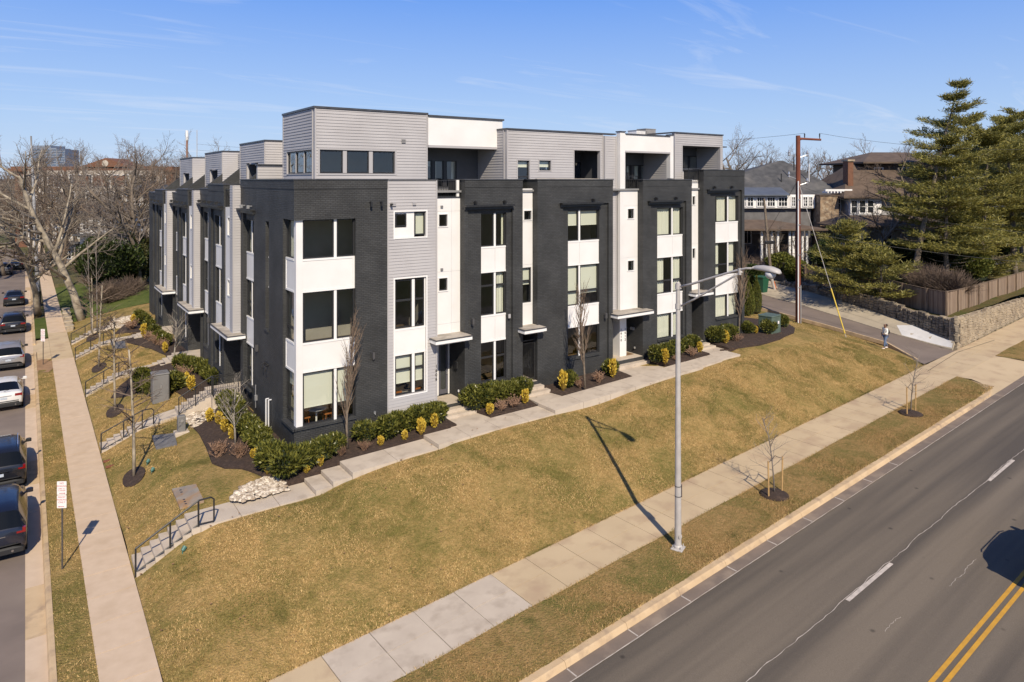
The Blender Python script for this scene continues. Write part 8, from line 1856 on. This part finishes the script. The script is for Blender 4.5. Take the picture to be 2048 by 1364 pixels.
# ---------------------------------------------------------------- evergreens
def clumps(rr, centres, axes, n, L, W):
    """needle-like blades bursting sideways from each centre, flattened into plates"""
    k = len(centres); of = rr.normal(size=(k*n, 3))*W*3.4; of[:, 2] *= .35; c = np.repeat(centres, n, 0)+of; a = np.repeat(axes, n, 0)+rr.normal(size=(k*n, 3))*np.array([.95, .95, .42]); a[:, 2] += .16; a /= np.linalg.norm(a, axis=1)[:, None]
    s = np.cross(a, rr.normal(size=(k*n, 3))); s /= np.linalg.norm(s, axis=1)[:, None]; l = L*rr.uniform(.6, 1.2, (k*n, 1)); v = np.stack([c-s*W*.35, c+a*l*.5+s*W*.5, c+a*l, c+a*l*.5-s*W*.5], 1).reshape(-1, 3)
    return v, np.arange(k*n*4).reshape(-1, 4)
def pine(seed, h, zlow, rmax, lean=(0, 0), r=.26, nw=12, dens=1., pw=.6, nb=(3, 4, 5)):
    rr = random.Random(seed); nr = np.random.RandomState(seed); tb = MB(); n = 12
    pts = [Vector((lean[0]*h*(i/n)**1.2+.06*math.sin(i*1.3), lean[1]*h*(i/n)**1.2, h*i/n)) for i in range(n+1)]; tb.path(pts, [max(.03, r*(1-i/n*.93)) for i in range(n+1)], 8)
    for _ in range(9): z = rr.uniform(h*.15, zlow); a = rr.uniform(0, 6.28); q = pts[0].lerp(pts[-1], (z/h)**1.1); q.z = z; tb.path([q, q+Vector((math.cos(a), math.sin(a), .1))*rr.uniform(.4, 1.6), q+Vector((math.cos(a+.3), math.sin(a+.3), .2))*rr.uniform(1.6, 2.6)], [.035, .025, .01], 4)
    C, A = [], []
    for w in range(nw):
        f = (w+.5)/nw; z = zlow+(h-zlow)*f; prof = (1-f)**pw if f > .3 else (.75+.25*f/.3)*(1-f)**pw
        for b in range(rr.choice(nb)):
            a = rr.uniform(0, 6.283); Lb = max(.5, rmax*prof*rr.choice((.5, .8, 1., 1.15))); zz_ = z+rr.uniform(-.12, .12); i = min(n-1e-3, max(0, zz_)/h*n); q = pts[int(i)].lerp(pts[int(i)+1], i-int(i)); d = Vector((math.cos(a), math.sin(a), -.06+.55*f*f+rr.uniform(-.05, .12))); bp = [q.copy()]; m = 6
            for k in range(m): q = q+d.normalized()*(Lb/m); d.z += .055; bp.append(q.copy())
            tb.path(bp, [max(.012, .055*(1-k/(m+1))*(1.2-f)) for k in range(m+1)], 4)
            for k in range(2 if Lb > 1.2 else 1, m+1):
                for j in range(int((4+Lb*1.5)*dens)):
                    sp = rr.uniform(-1, 1); side = Vector((-math.sin(a), math.cos(a), 0))*sp*.34*Lb*(1-.55*abs(k/m-.62)); p = bp[k-1].lerp(bp[k], rr.random())+side+Vector((0, 0, rr.uniform(-.06, .10)))
                    C.append(p); A.append(d.normalized()+side*.7)
    v, f = clumps(nr, np.array(C), np.array(A), 10, .40, .062); return [('trunk', tb.mesh('pine_trunk', BARK, True)), ('foliage', npmesh('pine_foliage', v, f, PINEN))]
PB = 4.0
def pn(m, px, Y, z, label, rz=0., sc=1.): x, y = P(px, Y); return tree('pine_tree', m, x, y, gz_(x, y)-.2, label, 'tree', 'pines above the wooden fence', rz, sc)
cl = (AX[0], -AX[1])
pn(pine(401, 18.4, 6.4, 4.8, (cl[0]*.225, cl[1]*.225), .30, 11, 1.0, .62), 1823, 60, PB, 'tallest pine, its bare trunk leaning right above the fence corner')
pn(pine(402, 13.4, 3.6, 5.0, (cl[0]*-.02, 0), .26, 11, 1.35, .5, (4, 5, 6)), 1893, 60, PB, 'second pine right of the tallest with a dark trunk')
P3 = pine(403, 14.4, 3.0, 5.6, (cl[0]*.06, cl[1]*.06), .30, 13, 1.5, .5, (4, 5, 6)); pn(P3, 1960, 62, PB, 'dense spreading pine behind the corner of the wooden fence'); pn(P3, 2030, 70, PB, 'broad dense pine at the right picture edge', 2.1, 1.1); pn(P3, 2110, 78, PB, 'pine mostly outside the right picture edge', 4.0, 1.15)
P4 = pine(404, 14.0, 2.6, 5.4, (0, 0), .28, 12, 1.4, .5, (4, 5, 6)); pn(P4, 1930, 74, PB, 'rear pine closing the gap between the two dense pines', 3.0, 1.15); pn(P4, 2040, 84, PB, 'rear pine near the right picture edge', 3.0, 1.25)
P5 = pine(405, 6.4, .4, 3.1, (0, 0), .12, 9, 1.0, .45, (4, 5)); pn(P5, 1688, 58, 3.6, 'young bright pine left of the low porch behind the alley fence'); pn(pine(406, 4.2, .4, 3.8, (0, 0), .12, 6, .9, .4, (4, 5)), 1762, 56, 3.7, 'low spreading pine branches before the stone porch'); pn(P5, 1965, 66, 4.0, 'short bright pine under the dense pines', 1.9, 1.1)
def bush(seed, rx, rz, m, n=5200, leaf=.26, w=.07): return [('foliage', shrub_mesh('bush_leaves', seed, m, None, n, rx, rz, leaf, w, .4)), ('shade_core', core_mesh('bush_core', rx*.72, rz*.82, LAURELD, seed))]
EV0 = None
def bs(m, px, Y, z, label, kind='evergreen_bush', grp=None, sc=1.): x, y = P(px, Y); return put(kind, m, x, y, z, sc, label, 'bush' if kind != 'evergreen_tree' else 'tree', grp)
bs(bush(501, 1.5, 1.5, CYPR), 1950, 60, 4.0, 'yellow-green arborvitae bush behind the fence at the right'); bs(bush(502, 1.5, 1.7, CYPR), 1560, 68, 3.0, 'yellow-green hedge clump under the grey house porch', grp=None); bs(bush(503, 1.4, 1.4, CYPR), 1590, 66, 3.0, 'low yellow-green bush just left of the rust pole')
EV0 = bush(511, 3.0, 3.2, EVERG, 6000, .36, .10)
for px_, Y_, l_ in ((1660, 66, 'dark evergreen shrub behind the young bright pine'), (1730, 66, 'dark evergreen shrub under the stone porch'), (1800, 66, 'dark evergreen shrub left of the tallest pine trunk'), (1870, 66, 'dark evergreen shrub right of the tallest pine trunk'), (1920, 70, 'dark evergreen shrub behind the fence corner'), (2010, 76, 'dark evergreen shrub near the right picture edge')): bs(EV0, px_, Y_, 4.0, l_, 'evergreen_bush', 'dark evergreen shrubs below the pines', .62)
bs(bush(504, 1.3, 1.3, EVERG), 1500, 64, 3.0, 'dark low bush behind the screen wall')
EV = bush(510, 3.0, 3.6, EVERG, 7000, .36, .10)
for i, (px, Y, z, s_, l) in enumerate(((222, 74, .8, 1.0, 'large dark magnolia in the green neighbour lawn, left of three'), (248, 80, .8, 1.05, 'large dark magnolia in the green neighbour lawn, middle of three'), (205, 84, .8, .9, 'dark evergreen behind the magnolias, nearest the white house'), (272, 78, .8, .75, 'dark ivy-covered shrub mass beside the far end of the row'))): bs(EV, px, Y, z, l, 'evergreen_tree', 'dark evergreens on the neighbour lawn', s_)
IV = [('foliage', shrub_mesh('ivy_leaves', 520, IVY, None, 2600, .6, 3.2, .16, .07, 0))]
for i, (px, Y, s_) in enumerate(((285, 76, 1.0), (296, 80, 1.1))):
    x, y = P(px, Y); t = tree('ivy_tree', BT[i+1], x, y, .9, ('left' if i == 0 else 'right')+' of two ivy-clad bare trunks beside the far end of the row', group='ivy-clad bare trees', rz=i, sc=.92); o = place(IV[0][1], 'ivy', t)
BR = mat('brown bramble', (.14, .10, .075), .95)
BM = twiggy_mesh('bramble', 77, 260, 1, 2.4, BR, .02, 1.2)
for i, (px, Y, z) in enumerate(((190, 80, .8), (215, 68, .9), (240, 70, .9), (260, 72, .9), (175, 90, .6), (1545, 72, 3), (1580, 71, 3), (1515, 71, 3), (1870, 55, 4.), (1850, 58, 4), (1905, 54, 4.0))):
    x, y = P(px, Y); t = thing('bramble', ['tangled brown thicket below the white house', 'brown thicket before the left magnolia', 'brown thicket before the middle magnolia', 'brown thicket near the ivy trunks', 'brown thicket beside the sycamore', 'tangled brown thicket under the grey house, middle', 'tangled brown thicket under the grey house, right', 'tangled brown thicket under the grey house, left', 'rusty brown brush behind the fence left of its corner', 'brown brush at the foot of the tallest pine', 'brown brush behind the fence corner'][i], 'thicket', (x, y, z), i*1., 'tangled brown thickets'); place(BM, 'twigs', t, sc=(1.3, 1.3, 1.0))
